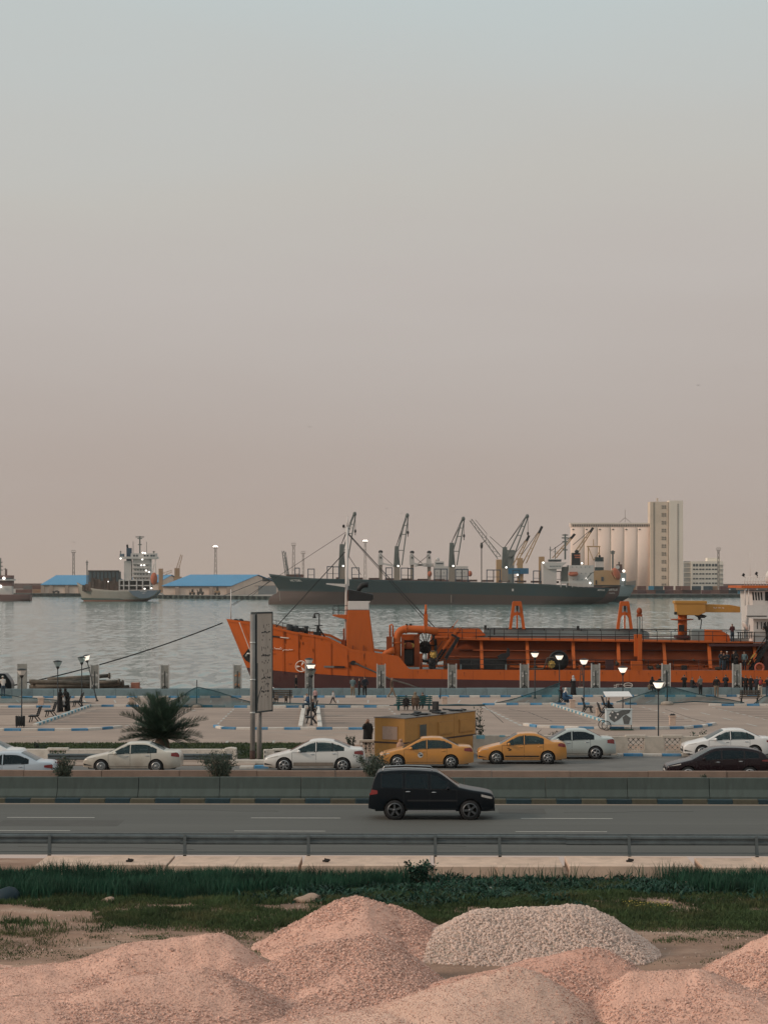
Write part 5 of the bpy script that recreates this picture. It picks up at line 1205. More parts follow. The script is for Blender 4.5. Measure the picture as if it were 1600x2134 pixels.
mb = MB(); lat(mb, P(367, 1198, D+80), P(379, 1156, D+80), 2.0, 9); mb.build('jib', m_cry, T); mb = MB(); pbox(mb, 364, 374, 1184, 1202, D+80, 4); mb.build('tower', m_cry, T); mb = MB(); pbox(mb, 362, 378, 1202, 1235, D+80, 5); mb.build('base', m_cry, T)
T = thing('harbour_crane', 'low ochre crane beside the grey cargo ship, its jib laid to the right', 'crane', (X(338, D), D+90, QZ))
mb = MB(); lat(mb, P(338, 1198, D+90), P(359, 1190, D+90), 2.0, 5); mb.build('jib', m_cry, T); mb = MB(); pbox(mb, 331, 339, 1185, 1235, D+90, 4); mb.build('tower', m_cry, T)
def machine(label, px, yb, w_, h_, D, m):
    T = thing('loader', label, 'loader', (X(px, D), D, QZ), 0, 'machines parked by the warehouse'); s = D/FPX; hw = w_*s/2; h = h_*s
    mb = MB(); mb.box(-hw, hw, -1.2, 1.2, 0.8, h*0.5); mb.build('chassis', m, T, local=True); mb = MB(); mb.prism([(-hw*0.3, h*0.5), (hw*0.5, h*0.5), (hw*0.4, h), (-hw*0.2, h)], -1, 1); mb.build('cabin', m_crd, T, local=True)
    for sx in (-0.6, 0.6): mb = MB(); mb.lathe([(0.3, -1.4), (0.85, -1.4), (0.85, -0.7), (0.3, -0.7)], (sx*hw, 0, 0.85), 12, axis='y'); mb.build('wheel', m_crd, T, local=True)
    mb = MB(); mb.bar((-hw*0.6, 0, h*0.5), (-hw*1.1, 0, h*0.8), 0.4); mb.build('arm', m, T, local=True); return T
machine('yellowish loader left of the warehouse front, first of the pair', 401, 1246, 12, 12, 1325, m_cry)
machine('darker loader right of its yellowish twin before the warehouse', 418, 1246, 14, 14, 1322, m_crd)
machine('tall forklift standing alone near the right pillar of the warehouse', 453, 1248, 12, 18, 1318, m_cry)
machine('dark loader in front of the left warehouse', 118, 1240, 16, 6, 1470, m_crd)
# ---- stacked pipes and box on the quay apron behind the sea wall
m_pipe = mat('old_pipe', (0.085, 0.075, 0.06), 0.85, var=0.35, scale=2, stain=(0.16, 0.12, 0.09), sfac=0.5, sscale=2)
D0 = 198.5; rs = random.Random(5)
pl = [(62, 1420, 200, 1424, 'long'), (70, 1426, 222, 1421, ''), (62, 1432, 246, 1426, ''), (66, 1435, 262, 1432, ''), (75, 1430, 225, 1428, ''), (150, 1437, 286, 1435, ''), (64, 1424, 190, 1415, ''), (100, 1416, 230, 1408, ''), (205, 1422, 250, 1420, ''), (190, 1430, 258, 1424, ''), (200, 1436, 270, 1430, '')]
names_ = ['at the left end below the taut rope', 'behind the leaning lamp', 'in the middle of the pile', 'near the bottom left', 'under the rope', 'lowest at the right', 'topmost at the left', 'sticking out highest to the right of the pillar', 'short one right of the pillar', 'right of the pillar, second from the top', 'right of the pillar near the wall']
for i, (a, b, c, d, _) in enumerate(pl):
    Dd = D0+0.35*(i % 4); p, q = P(a, b, Dd), P(c, d, Dd+rs.uniform(-.3, .3)); r = rs.uniform(0.12, 0.22); t = (q-p).normalized(); mb = MB(); mb.tube([p, q], r, 10)
    if i in (7, 8, 9, 2): mb.tube([q-t*0.14, q+t*0.02], r*1.6, 10)
    o = mb.build('pipe', m_pipe); tag(o, 'old rusty pipe, %s' % names_[i], 'pipe', 'pipes piled behind the sea wall')
mb = MB(); pbox(mb, 273, 290, 1423, 1440, 198.5, 0.9); mb.box(X(270, 198.5), X(293, 198.5), 198.3, 199.5, Z(1434, 198.5)-0.4, Z(1434, 198.5)); o = mb.build('crate', mat('red_brown_box', (0.26, 0.11, 0.075), 0.8, var=0.2)); tag(o, 'red brown crate at the right end of the pipe pile', 'crate')
# ================================================================ SHIPS
def ship_hull(parent, name, xs, top, paint, stem, stern, B, Le, Lr, zb, mats, yc, transom=0.6, pe=2.0, flare=0.25, deck_drop=0.0, nl=4, nu=5):
    # xs: stations measured along the top edge; top(x), paint(x) heights; stem(z), stern(z) give x of the ends at height z
    x0, x1 = xs[0], xs[-1]; rows = []
    for x in xs:
        s = (x-x0)/(x1-x0); zt, zp = top(x), paint(x); col = []
        zs = [zb+(zp-zb)*i/nl for i in range(nl)]+[zp+(zt-zp)*i/nu for i in range(nu+1)]
        for z in zs:
            a, b = stem(z), stern(z); xx = a+(b-a)*s; d = max(0.0, xx-a); e = max(0.0, b-xx); lev = (z-zb)/max(0.1, zt-zb)
            le = Le*(1+flare*(1-lev)); w_ = 1-(1-min(1, d/le))**pe
            if Lr > 0: w_ *= transom+(1-transom)*(1-(1-min(1, e/Lr))**2)*1.0 if lev > 0.45 else (transom*lev/0.45)+(1-transom*lev/0.45)*(1-(1-min(1, e/Lr))**2)
            col.append((xx, B*max(w_, 0.0), z))
        rows.append(col)
    mb = MB(); m = len(rows[0]); n = len(rows)
    for sg in (-1, 1):
        vs = [(x, yc+sg*y, z) for r in rows for x, y, z in r]
        for j in range(m-1): mb.add(vs if j == 0 else [], []) if False else None
        o = len(mb.v); mb.v += vs
        for i in range(n-1):
            for j in range(m-1):
                mb.f.append((o+i*m+j, o+(i+1)*m+j, o+(i+1)*m+j+1, o+i*m+j+1)); mb.m.append(0 if j < nl else 1); mb.s.append(True)
    vs = [(r[-1][0], yc-r[-1][1], r[-1][2]-deck_drop) for r in rows]+[(r[-1][0], yc+r[-1][1], r[-1][2]-deck_drop) for r in rows]
    mb.add(vs, [(i, i+1, n+i+1, n+i) for i in range(n-1)], 2)
    last = rows[-1]; vs = [(x, yc-y, z) for x, y, z in last]+[(x, yc+y, z) for x, y, z in last]; mb.add(vs, [(j, j+1, m+j+1, m+j) for j in range(m-1)], 3 if len(mats) > 3 else 1)
    return mb.build(name, mats, parent)

# ---------------------------------------------------------------- the orange hopper dredger
DS, DC = 204.5, 210.0                                    # near side and centre line
def sx(px): return X(px, DS)
def sz(py): return Z(py, DS)
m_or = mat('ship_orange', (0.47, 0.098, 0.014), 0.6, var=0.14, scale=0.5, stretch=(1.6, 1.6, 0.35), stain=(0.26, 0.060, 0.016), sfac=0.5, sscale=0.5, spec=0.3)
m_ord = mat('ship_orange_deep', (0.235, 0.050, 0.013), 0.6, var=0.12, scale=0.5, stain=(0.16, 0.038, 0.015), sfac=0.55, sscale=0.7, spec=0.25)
m_ored = mat('ship_oxblood', (0.062, 0.022, 0.022), 0.7, var=0.15, scale=0.4, stain=(0.04, 0.018, 0.02), sfac=0.5, sscale=0.5)
m_deckg = mat('ship_deck_grey', (0.16, 0.17, 0.165), 0.8, var=0.15, scale=0.5)
m_dgrey = mat('ship_coaming_grey', (0.20, 0.235, 0.235), 0.7, var=0.12, scale=0.4, stain=(0.14, 0.155, 0.155), sfac=0.5, sscale=0.6)
m_sblack = mat('ship_black', (0.010, 0.011, 0.012), 0.6, var=0.3, scale=2)
m_swhite = mat('ship_white', (0.60, 0.56, 0.53), 0.6, var=0.06, scale=0.5, stain=(0.48, 0.44, 0.41), sfac=0.4, sscale=0.8)
m_syel = mat('ship_crane_yellow', (0.43, 0.215, 0.045), 0.6, var=0.08, scale=0.5, stain=(0.30, 0.15, 0.04), sfac=0.4, sscale=0.7)
m_valve = mat('valve_yellow', (0.44, 0.28, 0.07), 0.6)
m_mark = mat('ship_marking_white', (0.72, 0.66, 0.60), 0.7, var=0.1)
SH = thing('dredger', 'orange hopper dredger moored along the sea wall with funnel, mast and yellow crane', 'ship', (sx(1000), DC, WZ))
topP = [(463, 1292), (505, 1297), (560, 1306), (600, 1316.5), (640, 1322.5), (670, 1328), (690, 1340), (712, 1353), (740, 1357), (780, 1363), (806, 1367), (818, 1391), (820, 1394.5), (1000, 1396), (1600, 1397), (2200, 1390)]
bndP = [(463, 1396), (560, 1403), (640, 1407), (800, 1414), (1000, 1417), (1300, 1420.5), (1600, 1424), (2200, 1424)]
topf = lambda x: sz(interp(topP, CX+x/DS*FPX)); bndf = lambda x: sz(interp(bndP, CX+x/DS*FPX))
stemP = [(-5.0, sx(560)), (WZ, sx(541)), (sz(1437), sx(523)), (sz(1292), sx(463)), (9, sx(455))]
stemf = lambda z: float(np.interp(z, [p[0] for p in stemP], [p[1] for p in stemP]))
pxs = [463, 466, 471, 478, 488, 500, 515, 530, 545, 560, 580, 600, 620, 640, 655, 670, 680, 690, 701, 712, 725, 740, 760, 780, 795, 806, 808, 819, 822, 860, 920, 1000, 1100, 1200, 1300, 1400, 1500, 1600, 1700, 1800, 1900, 2000]
hull = ship_hull(SH, 'hull', [sx(p) for p in pxs], topf, bndf, stemf, lambda z: sx(2000), 5.5, 13.0, 0, WZ-1, [m_ored, m_or, m_deckg, m_or], DC, pe=2.4, flare=0.5, deck_drop=0.25)
def near_y(px, py):                                     # y of the hull's near side under a pixel
    x, z = sx(px), sz(py); d = max(0, x-stemf(z)); lev = (z-WZ+1)/(topf(x)-WZ+1); w_ = 1-(1-min(1, d/(13*(1+0.5*(1-lev)))))**2.4; return DC-5.5*w_
def hp(px, py, off=0.04): y = near_y(px, py); return Vector((X(px, y), y-off, Z(py, y)))
# marks on the bow
arab = '\ufebb\ufeae\ufe97\ufe8e'
mk = MB()
def stroke(mb, pts, wpx, off=0.05):
    q = [hp(*p, off) for p in pts]
    mb.tube(q, wpx/FPX*DS/2, 5)
mk = MB(); stroke(mk, [(566, 1353.5), (568, 1348), (570, 1353.5)], 1.1); stroke(mk, [(567, 1351.6), (569.2, 1351.6)], 0.9); stroke(mk, [(562.2, 1348.2), (565.4, 1348.2)], 1.0); stroke(mk, [(563.8, 1348.2), (563.8, 1353.4)], 1.0); mk.build('lettering', m_mark, hull, kind='stuff')
mk = MB(); stroke(mk, [(610.5, 1354.6), (608, 1353.4), (606, 1354.8), (604, 1353), (602, 1354.8), (599, 1354.6), (596.5, 1354.2), (593.5, 1354.4)], 1.2); stroke(mk, [(592, 1352.8), (591.4, 1355.6), (589, 1356.6)], 1.2); stroke(mk, [(588.5, 1352.6), (583, 1352.4), (577, 1352.2), (573.2, 1352.0), (572.4, 1348.6)], 1.3); stroke(mk, [(584, 1349.4), (586.4, 1349.3)], 1.2); mk.build('lettering', m_mark, hull, kind='stuff')
mk = MB(); q = [hp(627.5+11.2*math.cos(a), 1388.5+11.2*math.sin(a), 0.05) for a in np.linspace(0, 2*PI, 33)]; mk.tube(q, 0.045, 5); mk.build('propeller_ring', m_mark, hull)
for k in range(3):
    a = -PI/2+0.5+k*2*PI/3; c = Vector((627.5, 1388.5)); u = Vector((math.cos(a), math.sin(a))); v = Vector((-u.y, u.x)); mk = MB()
    q = [c+u*1, c+u*4-v*1.0, c+u*8.5-v*2.4, c+u*9.6, c+u*8.5+v*2.0, c+u*4+v*1.0]; mk.add([hp(p.x, p.y, 0.06) for p in q], [(0, 1, 2, 3, 4, 5)]); mk.build('propeller_blade', m_mark, hull)
def hpatch(name, pts, m, off=0.05, kind=None):
    mb = MB(); n = len(pts); a = [hp(*p, off) for p in pts]; b = [hp(*p, -0.05) for p in pts]; mb.add(a+b, [tuple(range(n))]+[(i, (i+1) % n, n+(i+1) % n, n+i) for i in range(n)]); return mb.build(name, m, hull, kind=kind)
hpatch('anchor_pocket', [(505.5, 1367), (511, 1361), (517, 1352), (524, 1352), (524, 1383), (513, 1377)], m_sblack)
mb = MB(); mb.tube([hp(513, 1367, 0.3), hp(517, 1361.5, 0.35), hp(523, 1362.5, 0.3)], 0.09, 6); mb.build('anchor', m_psteel, hull)
hpatch('slot', [(564, 1324), (583.5, 1326.4), (583.5, 1329), (564, 1326.6)], m_sblack); hpatch('slot', [(584, 1327), (602, 1329), (602, 1330.6), (584, 1328.8)], m_mark)
hpatch('slot', [(675, 1387.5), (696, 1387.8), (696, 1391.6), (675, 1391.2)], m_deckg); hpatch('slot', [(696, 1387.8), (718, 1388.3), (719, 1390), (718, 1392.4), (696, 1391.6)], m_sblack)
hpatch('fairlead', [(736+6*math.cos(a), 1381.5+5*math.sin(a)) for a in np.linspace(0, 2*PI, 14)[:-1]], m_sblack)
m_rust = mat('rust_run', (0.11, 0.035, 0.014), 0.9, var=0.3, scale=3)
rs = random.Random(12)
for k in range(26):
    a = rs.choice([rs.uniform(566, 800), rs.uniform(830, 1590)]); b = interp(topP, a)+rs.uniform(1, 6 if a > 820 else 30); hpatch('rust_run', [(a, b), (a+rs.uniform(.8, 1.8), b), (a+0.7, b+rs.uniform(4, 14))], m_rust, 0.02)
for a in (590, 622, 655, 690, 725, 760, 795, 860, 920, 985, 1050, 1115, 1180, 1245, 1310, 1375, 1440, 1505, 1570):
    t = interp(topP, a)+1; hpatch('plate_seam', [(a, t), (a+0.45, t), (a+0.45, interp(bndP, a)-1), (a, interp(bndP, a)-1)], m_ord, 0.012)
for a, b, c in ((566, 800, 1362), (600, 800, 1383)):
    hpatch('plate_seam', [(a, c), (b, c+4 if c < 1370 else c+5), (b, c+4.4 if c < 1370 else c+5.4), (a, c+0.4)], m_ord, 0.012)
# ropes are things of their own
m_hemp = mat('mooring_rope', (0.05, 0.045, 0.04), 0.9)
def rope(label, pts, r=0.05, m=m_hemp, sag=0.0, n=14, name='mooring_rope'):
    mb = MB(); pts = [Vector(p) for p in pts]
    if len(pts) == 2: a, b = pts; pts = [a.lerp(b, i/n)-Vector((0, 0, sag*4*(i/n)*(1-i/n))) for i in range(n+1)]
    mb.tube(pts, r, 6); o = mb.build(name, m); return tag(o, label, 'rope', None)
rope('dark taut mooring rope running from the bow down to the left shore', [hp(464, 1298), P(30, 1428, 199)], 0.06, m_sblack, 0.5)
rope('mooring rope from the round fairlead down past the pillar', [hp(740, 1382), hp(772, 1396, 0.3), P(815, 1416, 202.5), P(850, 1426, 199), P(872, 1434, 196.2)], 0.085)
rope('pale rope hanging from the bow rail to the anchor pocket', [hp(499, 1297, 0.1), hp(522, 1357, 0.15)], 0.04, m_mark)
rope('light mooring line falling behind the sign to the sea wall', [hp(560, 1421, 0.1), P(572, 1436, 196)], 0.04, m_mark)
# forecastle fittings
def cpnt(px, py, D=DC): return P(px, py, D)
mb = MB(); mb.cyl(cpnt(481.5, 1296), cpnt(481.5, 1228), 0.06, 0.04, 6); mb.build('flagstaff', m_swhite, SH)
for c in (492, 502): mb = MB(); mb.ell(cpnt(c, 1294), (0.3, 0.35, 0.22), 10, 6); mb.build('bollard', m_sblack, SH)

mb = MB(); mb.cyl(cpnt(607, 1313), cpnt(622, 1313), 0.42, n=12); mb.lathe([(0.2, -0.3), (0.55, -0.3), (0.55, 0.3), (0.2, 0.3)], cpnt(604, 1313), 12, axis='x'); mb.box(X(611, DC), X(624, DC), DC-0.6, DC+0.6, Z(1317, DC), Z(1309, DC)); mb.cyl(cpnt(622, 1312), cpnt(636, 1313), 0.2, n=8); mb.lathe([(0.15, -0.2), (0.42, -0.2), (0.42, 0.2), (0.15, 0.2)], cpnt(638, 1313), 12, axis='x'); mb.bar(cpnt(598, 1318), cpnt(640, 1323), 0.35, 0.3); wl = mb.build('windlass', m_sblack, SH)
mb = MB(); pbox(mb, 660, 665.5, 1305, 1325, DC-0.6, 1.2); pbox(mb, 656, 672, 1302.8, 1304.5, DC-0.4, 0.8); pbox(mb, 653, 669, 1317, 1325, DC-0.5, 1); mb.bar(cpnt(664, 1308), cpnt(678, 1329), 0.14); mb.build('fore_post', m_sblack, SH)
mb = MB(); mb.tube([cpnt(665.3, 1304), cpnt(665.3, 1280), cpnt(663.5, 1278.5), cpnt(655, 1278.5)], 0.06, 6); mb.build('bell_post', m_sblack, SH)
mb = MB(); mb.lathe([(0.0, 0.0), (0.08, -0.05), (0.12, -0.25), (0.2, -0.42)], cpnt(655.2, 1279), 10); mb.build('bell', m_sblack, SH)
def railing(parent, pts, h, n, m, r=0.03, rails=(1.0, 0.5), name='railing'):
    mb = MB(); pts = [Vector(p) for p in pts]; ln = [(pts[i+1]-pts[i]).length for i in range(len(pts)-1)]; tot = sum(ln)
    def at(s):
        for i, l in enumerate(ln):
            if s <= l or i == len(ln)-1: return pts[i].lerp(pts[i+1], min(1, s/l))
            s -= l
    for i in range(n+1): p = at(tot*i/n); mb.cyl(p, p+Vector((0, 0, h)), r, n=5)
    for q in rails: mb.tube([p+Vector((0, 0, h*q)) for p in pts], r*0.9, 5)
    return mb.build(name, m, parent, kind='stuff')
railing(SH, [P(563, 1306, DC-2), P(600, 1317, DC-2.6), P(660, 1327, DC-3.2)], 0.75, 7, m_sblack, 0.03)
mb = MB(); mb.tube([P(x_, y_, DC-3.0) for x_, y_ in ((666, 1326), (680, 1332), (700, 1344), (712, 1351.5))], 0.09, 6); mb.build('handrail', m_sblack, SH)
mb = MB(); pbox(mb, 711, 720, 1334, 1356, DC-1.0, 2); mb.cyl(cpnt(716.5, 1334), cpnt(716.5, 1309.5), 0.09, n=6); mb.build('vent_post', m_ord, SH)
# funnel
def fprism(name, pts, m, D0_, D1_): mb = MB(); mb.prism([(X(a, DC-1.6), Z(b, DC-1.6)) for a, b in pts], D0_, D1_); return mb.build(name, m, SH, bevel=0.06)
fprism('funnel', [(722, 1360), (722, 1300), (725, 1271.5), (769, 1271.5), (781, 1366)], m_or, DC-1.6, DC+1.6)
fprism('funnel_band', [(725, 1271.2), (725, 1252.4), (772.6, 1252.4), (768.6, 1258.5), (769, 1271.2)], m_swhite, DC-1.62, DC+1.62)
fprism('funnel_top', [(725.6, 1252.1), (725.6, 1228), (777.2, 1238.5), (777.6, 1249), (772.8, 1252.1)], m_sblack, DC-1.64, DC+1.64)
mb = MB(); mb.tube([cpnt(*p) for p in ((746.5, 1233), (749, 1226), (754, 1220.5), (761, 1218.3), (767, 1218.5))], [0.2, 0.24, 0.27, 0.28, 0.28], 10); mb.build('exhaust_pipe', m_sblack, SH)
for a, b in ((735, 1350), (757.5, 1350)): mb = MB(); pbox(mb, a-0.5, a+0.5, 1345, 1358, DC-1.68, 0.05); mb.build('vent_slot', m_ored, SH)
mb = MB(); mb.prism([(X(693.5, DC), Z(1281, DC)), (X(726, DC), Z(1281, DC)), (X(726, DC), Z(1291, DC)), (X(694.5, DC), Z(1283.5, DC))], DC-1.4, DC+1.4); mb.build('mast_platform', m_or, SH)
railing(SH, [P(725, 1281, DC-1.35), P(694.5, 1281, DC-1.35), P(694.5, 1281, DC+1.35), P(725, 1281, DC+1.35)], 0.87, 6, m_sblack, 0.035, (1.0, 0.5))
mb = MB(); mb.cyl(cpnt(720.8, 1356), cpnt(723.5, 1098), 0.17, 0.12, 10); mb.cyl(cpnt(723.5, 1098), cpnt(724, 1077), 0.07, 0.05, 8); mst = mb.build('mast', m_swhite, SH)
mb = MB(); mb.prism([(X(680, DC), Z(1215.5, DC)), (X(720, DC), Z(1217, DC)), (X(720, DC), Z(1224, DC)), (X(680, DC), Z(1217.5, DC))], DC-0.35, DC+0.35); mb.build('yard', m_swhite, mst)
mb = MB(); mb.bar(cpnt(714, 1100), cpnt(736, 1098), 0.07); mb.bar(cpnt(715, 1101), cpnt(723, 1106), 0.06); mb.bar(cpnt(735, 1099), cpnt(724, 1108), 0.06); mb.build('crosstree', m_swhite, mst)
mb = MB(); mb.ell(cpnt(716, 1096.5), (0.13, 0.13, 0.17), 8, 6); mb.build('mast_lamp', m_sblack, mst)
mb = MB(); mb.box(X(725, DC), X(727.5, DC), DC-0.1, DC+0.1, Z(1221, DC), Z(1204, DC)); mb.build('cable_box', m_swhite, mst)
mb = MB(); mb.cyl(cpnt(724.8, 1281), cpnt(724.8, 1230), 0.11, n=6); mb.build('ladder', m_ord, mst)
for nm, a, b in (('a', (722.5, 1109), (470, 1238)), ('b', (724.5, 1110), (800, 1182)), ('c', (800, 1182), (903, 1306))): pass
def stay(p, q, r=0.035, D0_=DC, D1_=DC): mb = MB(); mb.tube([P(*p, D0_), P(*q, D1_)], r, 5); return mb.build('stay', m_sblack, SH)
stay((722, 1108), (486, 1262), 0.022); stay((719, 1150), (574, 1308), 0.045); stay((724, 1110), (906, 1308), 0.045, DC, DC-3); stay((724, 1112), (898, 1308), 0.03, DC, DC+3); stay((726, 1158), (752, 1198), 0.03); stay((481, 1262), (497, 1252), 0.025)
# pump room casing, gooseneck pipes
def pb(name, x0, x1, yt, yb, D0_, dep, m, bevel=0.0): mb = MB(); pbox(mb, x0, x1, yt, yb, D0_, dep); return mb.build(name, m, SH, bevel=bevel)
NY = DS+0.9                                              # just inside the near bulwark
pb('pump_casing', 805, 817, 1327, 1356, NY+1, 1.2, m_ord)
mb = MB(); mb.tube([P(812.5, 1327, NY+1.4), P(812.5, 1303, NY+1.4), P(816, 1301.5, NY+1.4), P(818.5, 1304, NY+1.4), P(818.5, 1327, NY+1.4)], 0.09, 6); mb.build('vent_loop', m_or, SH)
mb = MB(); mb.tube([P(799, 1365, NY+1.2), P(806, 1360, NY+1.2), P(814, 1357, NY+1.2), P(822, 1355, NY+1.2)], [0.22, 0.3, 0.38, 0.38], 12); mb.build('suction_pipe', m_or, SH)
gp = [(827, 1380), (827, 1342), (827, 1330), (829, 1321), (834, 1314.5), (842, 1311.3), (852, 1310.8), (885, 1312), (912, 1316)]
mb = MB(); mb.tube([P(a, b, NY+1.5) for a, b in gp], 0.36, 14); gn = mb.build('gooseneck_pipe', m_or, SH)
for a, b in ((827, 1340), (846, 1311.2), (884, 1312)):
    mb = MB(); t = (0, 0, 1) if a == 827 else (1, 0, 0); c = P(a, b, NY+1.5); mb.cyl(c-Vector(t)*0.06, c+Vector(t)*0.06, 0.45, n=14); mb.build('flange', m_or, gn)
for a in (847, 855.5): mb = MB(); mb.lathe([(0.1, 0), (0.06, 0.12), (0.14, 0.25), (0.04, 0.35)], P(a, 1307, NY+1.5), 8); mb.build('pipe_valve', m_sblack, gn)
pb('pillar', 836, 842, 1330, 1392, NY+1.2, 0.5, m_ord); pb('casing_wall', 836, 874, 1322, 1334, NY+2.2, 0.4, m_or); pb('pillar', 863, 874, 1325, 1390, NY+1.6, 0.5, m_ord); pb('recess', 837, 864, 1333, 1388, NY+2.6, 0.3, m_ored)
pb('pump_body', 840, 862, 1352, 1386, NY+1.9, 0.6, m_sblack, 0.1)
mb = MB(); mb.lathe([(0.5, 0), (0.5, 0.4), (0.3, 0.6), (0.0, 0.65)], P(851, 1352, NY+2.0), 12); mb.build('pump_motor', m_ord, SH)
for a in (843, 859): mb = MB(); mb.lathe([(0.22, -0.1), (0.22, 0.1)], P(a, 1345, NY+1.8), 10, axis='y'); mb.build('pump_valve', m_valve, SH)
pb('pipe_post', 883, 891, 1280, 1308, NY+1.4, 0.38, m_or); mb = MB(); mb.cyl(P(887, 1281, NY+1.6), P(887, 1260, NY+1.6), 0.13, 0.10, 8); mb.build('pipe_post_rod', m_or, SH)
mb = MB(); q = [(P(887, 1345, NY+3).x+0.95*math.cos(a), NY+3, P(887, 1345, NY+3).z+1.55*math.sin(a)) for a in np.linspace(0, 2*PI, 25)]; mb.tube(q, 0.15, 8); mb.build('hose_ring', m_sblack, SH)
mb = MB(); mb.lathe([(0.62, -0.1), (0.62, 0.1)], P(885, 1349, NY+3.2), 20, axis='y'); mb.build('dark_recess_disc', m_sblack, SH)  # black disc added behind the ring to stand for a dark recess
for k in range(6): a = k*PI/6; c = P(887, 1345, NY+3); d = Vector((0.9*math.cos(a), 0, 1.5*math.sin(a))); mb = MB(); mb.tube([c-d, c+d], 0.05, 5); mb.build('ring_spoke', m_sblack, SH)
pb('pipe_stand', 874, 880, 1362, 1395, NY+1, 0.4, m_ord)
for k, (a, b, w_) in enumerate(((828, 1382, 10), (838, 1388, 12), (818, 1386, 7), (897, 1380, 9))): mb = MB(); mb.ell(P(a, b, NY+0.6), (w_/22/2, 0.4, 0.3), 10, 6); mb.build('rope_coil', m_sblack, SH)
# hopper: sloping end plate, long side wall with stanchions
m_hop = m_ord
mb = MB(); pts = [(905, 1309), (1000, 1311), (1012, 1324), (956, 1331), (944, 1372), (890, 1385), (892, 1360), (900, 1325)]
mb.prism([(X(a, NY+3.2), Z(b, NY+3.2)) for a, b in pts], NY+3.2, NY+7); mb.build('hopper_end_plate', m_or, SH)
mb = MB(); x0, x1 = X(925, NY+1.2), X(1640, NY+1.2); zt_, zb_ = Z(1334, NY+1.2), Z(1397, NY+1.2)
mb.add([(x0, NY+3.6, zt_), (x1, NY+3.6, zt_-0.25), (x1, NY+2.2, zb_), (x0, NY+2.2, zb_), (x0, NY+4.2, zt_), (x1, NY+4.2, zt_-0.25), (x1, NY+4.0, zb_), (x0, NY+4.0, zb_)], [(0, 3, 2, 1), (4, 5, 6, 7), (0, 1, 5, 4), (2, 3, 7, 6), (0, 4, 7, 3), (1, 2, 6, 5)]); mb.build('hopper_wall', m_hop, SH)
for yk, dy in ((1354.5, 0.28), (1374, 0.30)):
    mb = MB(); mb.bar((x0+1.5, NY+2.9-(yk-1354)*0.028, Z(yk, NY+2.8)), (x1, NY+2.9-(yk-1354)*0.028, Z(yk+1.5, NY+2.8)), 0.34, 0.06); mb.build('wall_stringer', m_ored, SH)
for a in (1002, 1097.5, 1193, 1287, 1381.5, 1475.5, 1570):
    mb = MB(); mb.bar(P(a, 1336, NY+2.6), P(a+(2 if a < 1380 else 4), 1394, NY+1.1), 0.30, 0.30, up=(0, 1, 0)); mb.build('stanchion', m_or, SH)
mb = MB(); mb.tube([P(905, 1329, NY+2.4), P(1000, 1331.5, NY+2.4), P(1330, 1335.5, NY+2.4), P(1660, 1341, NY+2.4)], 0.14, 8); mb.build('top_pipe', m_or, SH)
mb = MB(); mb.add([(X(950, NY+2), NY+1.9, Z(1331.5, NY+2)), (X(1660, NY+2), NY+1.9, Z(1339, NY+2)), (X(1660, NY+2), NY+6, Z(1339, NY+2)), (X(950, NY+2), NY+6, Z(1331.5, NY+2))], [(0, 1, 2, 3)]); mb.add([(X(950, NY+2), NY+1.9, Z(1333.5, NY+2)), (X(1660, NY+2), NY+1.9, Z(1341, NY+2)), (X(1660, NY+2), NY+1.9, Z(1339, NY+2)), (X(950, NY+2), NY+1.9, Z(1331.5, NY+2))], [(0, 1, 2, 3)]); mb.build('side_walkway', m_or, SH)
mb = MB(); pbox(mb, 1008, 1330, 1310, 1330, NY+5.2, 0.3); pbox(mb, 955, 1345, 1324, 1333, NY+4.4, 0.3); mb.build('coaming', m_dgrey, SH)
mb = MB(); mb.prism([(X(a, NY+5.0), Z(b, NY+5.0)) for a, b in ((1330, 1312), (1338, 1312), (1352, 1319), (1352, 1336), (1330, 1336))], NY+5, NY+5.4); mb.build('coaming_end', m_dgrey, SH)
mb = MB(); pbox(mb, 1345, 1640, 1330, 1342, NY+4.6, 0.3); mb.build('coaming', m_dgrey, SH)
mb = MB(); pbox(mb, 1016, 1440, 1325.5, 1327.2, NY+4.2, 0.12); mb.build('hydraulic_pipe', m_ored, SH)
pb('deck_hatch_opening', 958, 1055, 1372.5, 1395, NY+1.5, 0.65, m_sblack)
for a in (960, 1004, 1054): pb('opening_post', a-1.5, a+1.5, 1384, 1396, NY+1.3, 0.15, m_dgrey)
railing(SH, [P(905, 1331, NY+1.9), P(1330, 1336, NY+1.9), P(1600, 1339, NY+1.9)], 0.98, 24, m_sblack, 0.032, (1.0, 0.62))
railing(SH, [P(900, 1312, NY+4.8), P(1600, 1318, NY+4.8)], 0.2, 18, m_sblack, 0.05, (1.0,))
railing(SH, [P(877, 1396, NY+0.3), P(1240, 1398, NY+0.3), P(1560, 1398, NY+0.3)], 1.02, 13, m_sblack, 0.03, (1.0, 0.55))
for x0_, y0_, x1_, y1_ in ((954, 1309, 922, 1353), (922, 1353, 900, 1385)):
    p, q = P(x0_, y0_, NY+1.6), P(x1_, y1_, NY+1.4); mb = MB()
    for s in (0, 0.7): mb.bar(p+Vector((s*0.5, s, 0)), q+Vector((s*0.5, s, 0)), 0.1, 0.18)
    mb.bar(p+Vector((0, 0, 0.8)), q+Vector((0, 0, 0.8)), 0.05)
    for k in range(8): a = p.lerp(q, (k+.5)/8); mb.bar(a, a+Vector((0.35, 0.7, 0)), 0.2, 0.05)
    mb.build('deck_ladder', m_sblack if x0_ < 940 else m_or, SH)
mb = MB(); mb.bar(P(955, 1328, NY+1.5), P(928, 1372, NY+1.1), 0.28, 0.28); mb.bar(P(940, 1322, NY+1.5), P(955, 1330, NY+1.5), 0.2); mb.build('ladder_strut', m_sblack, SH)
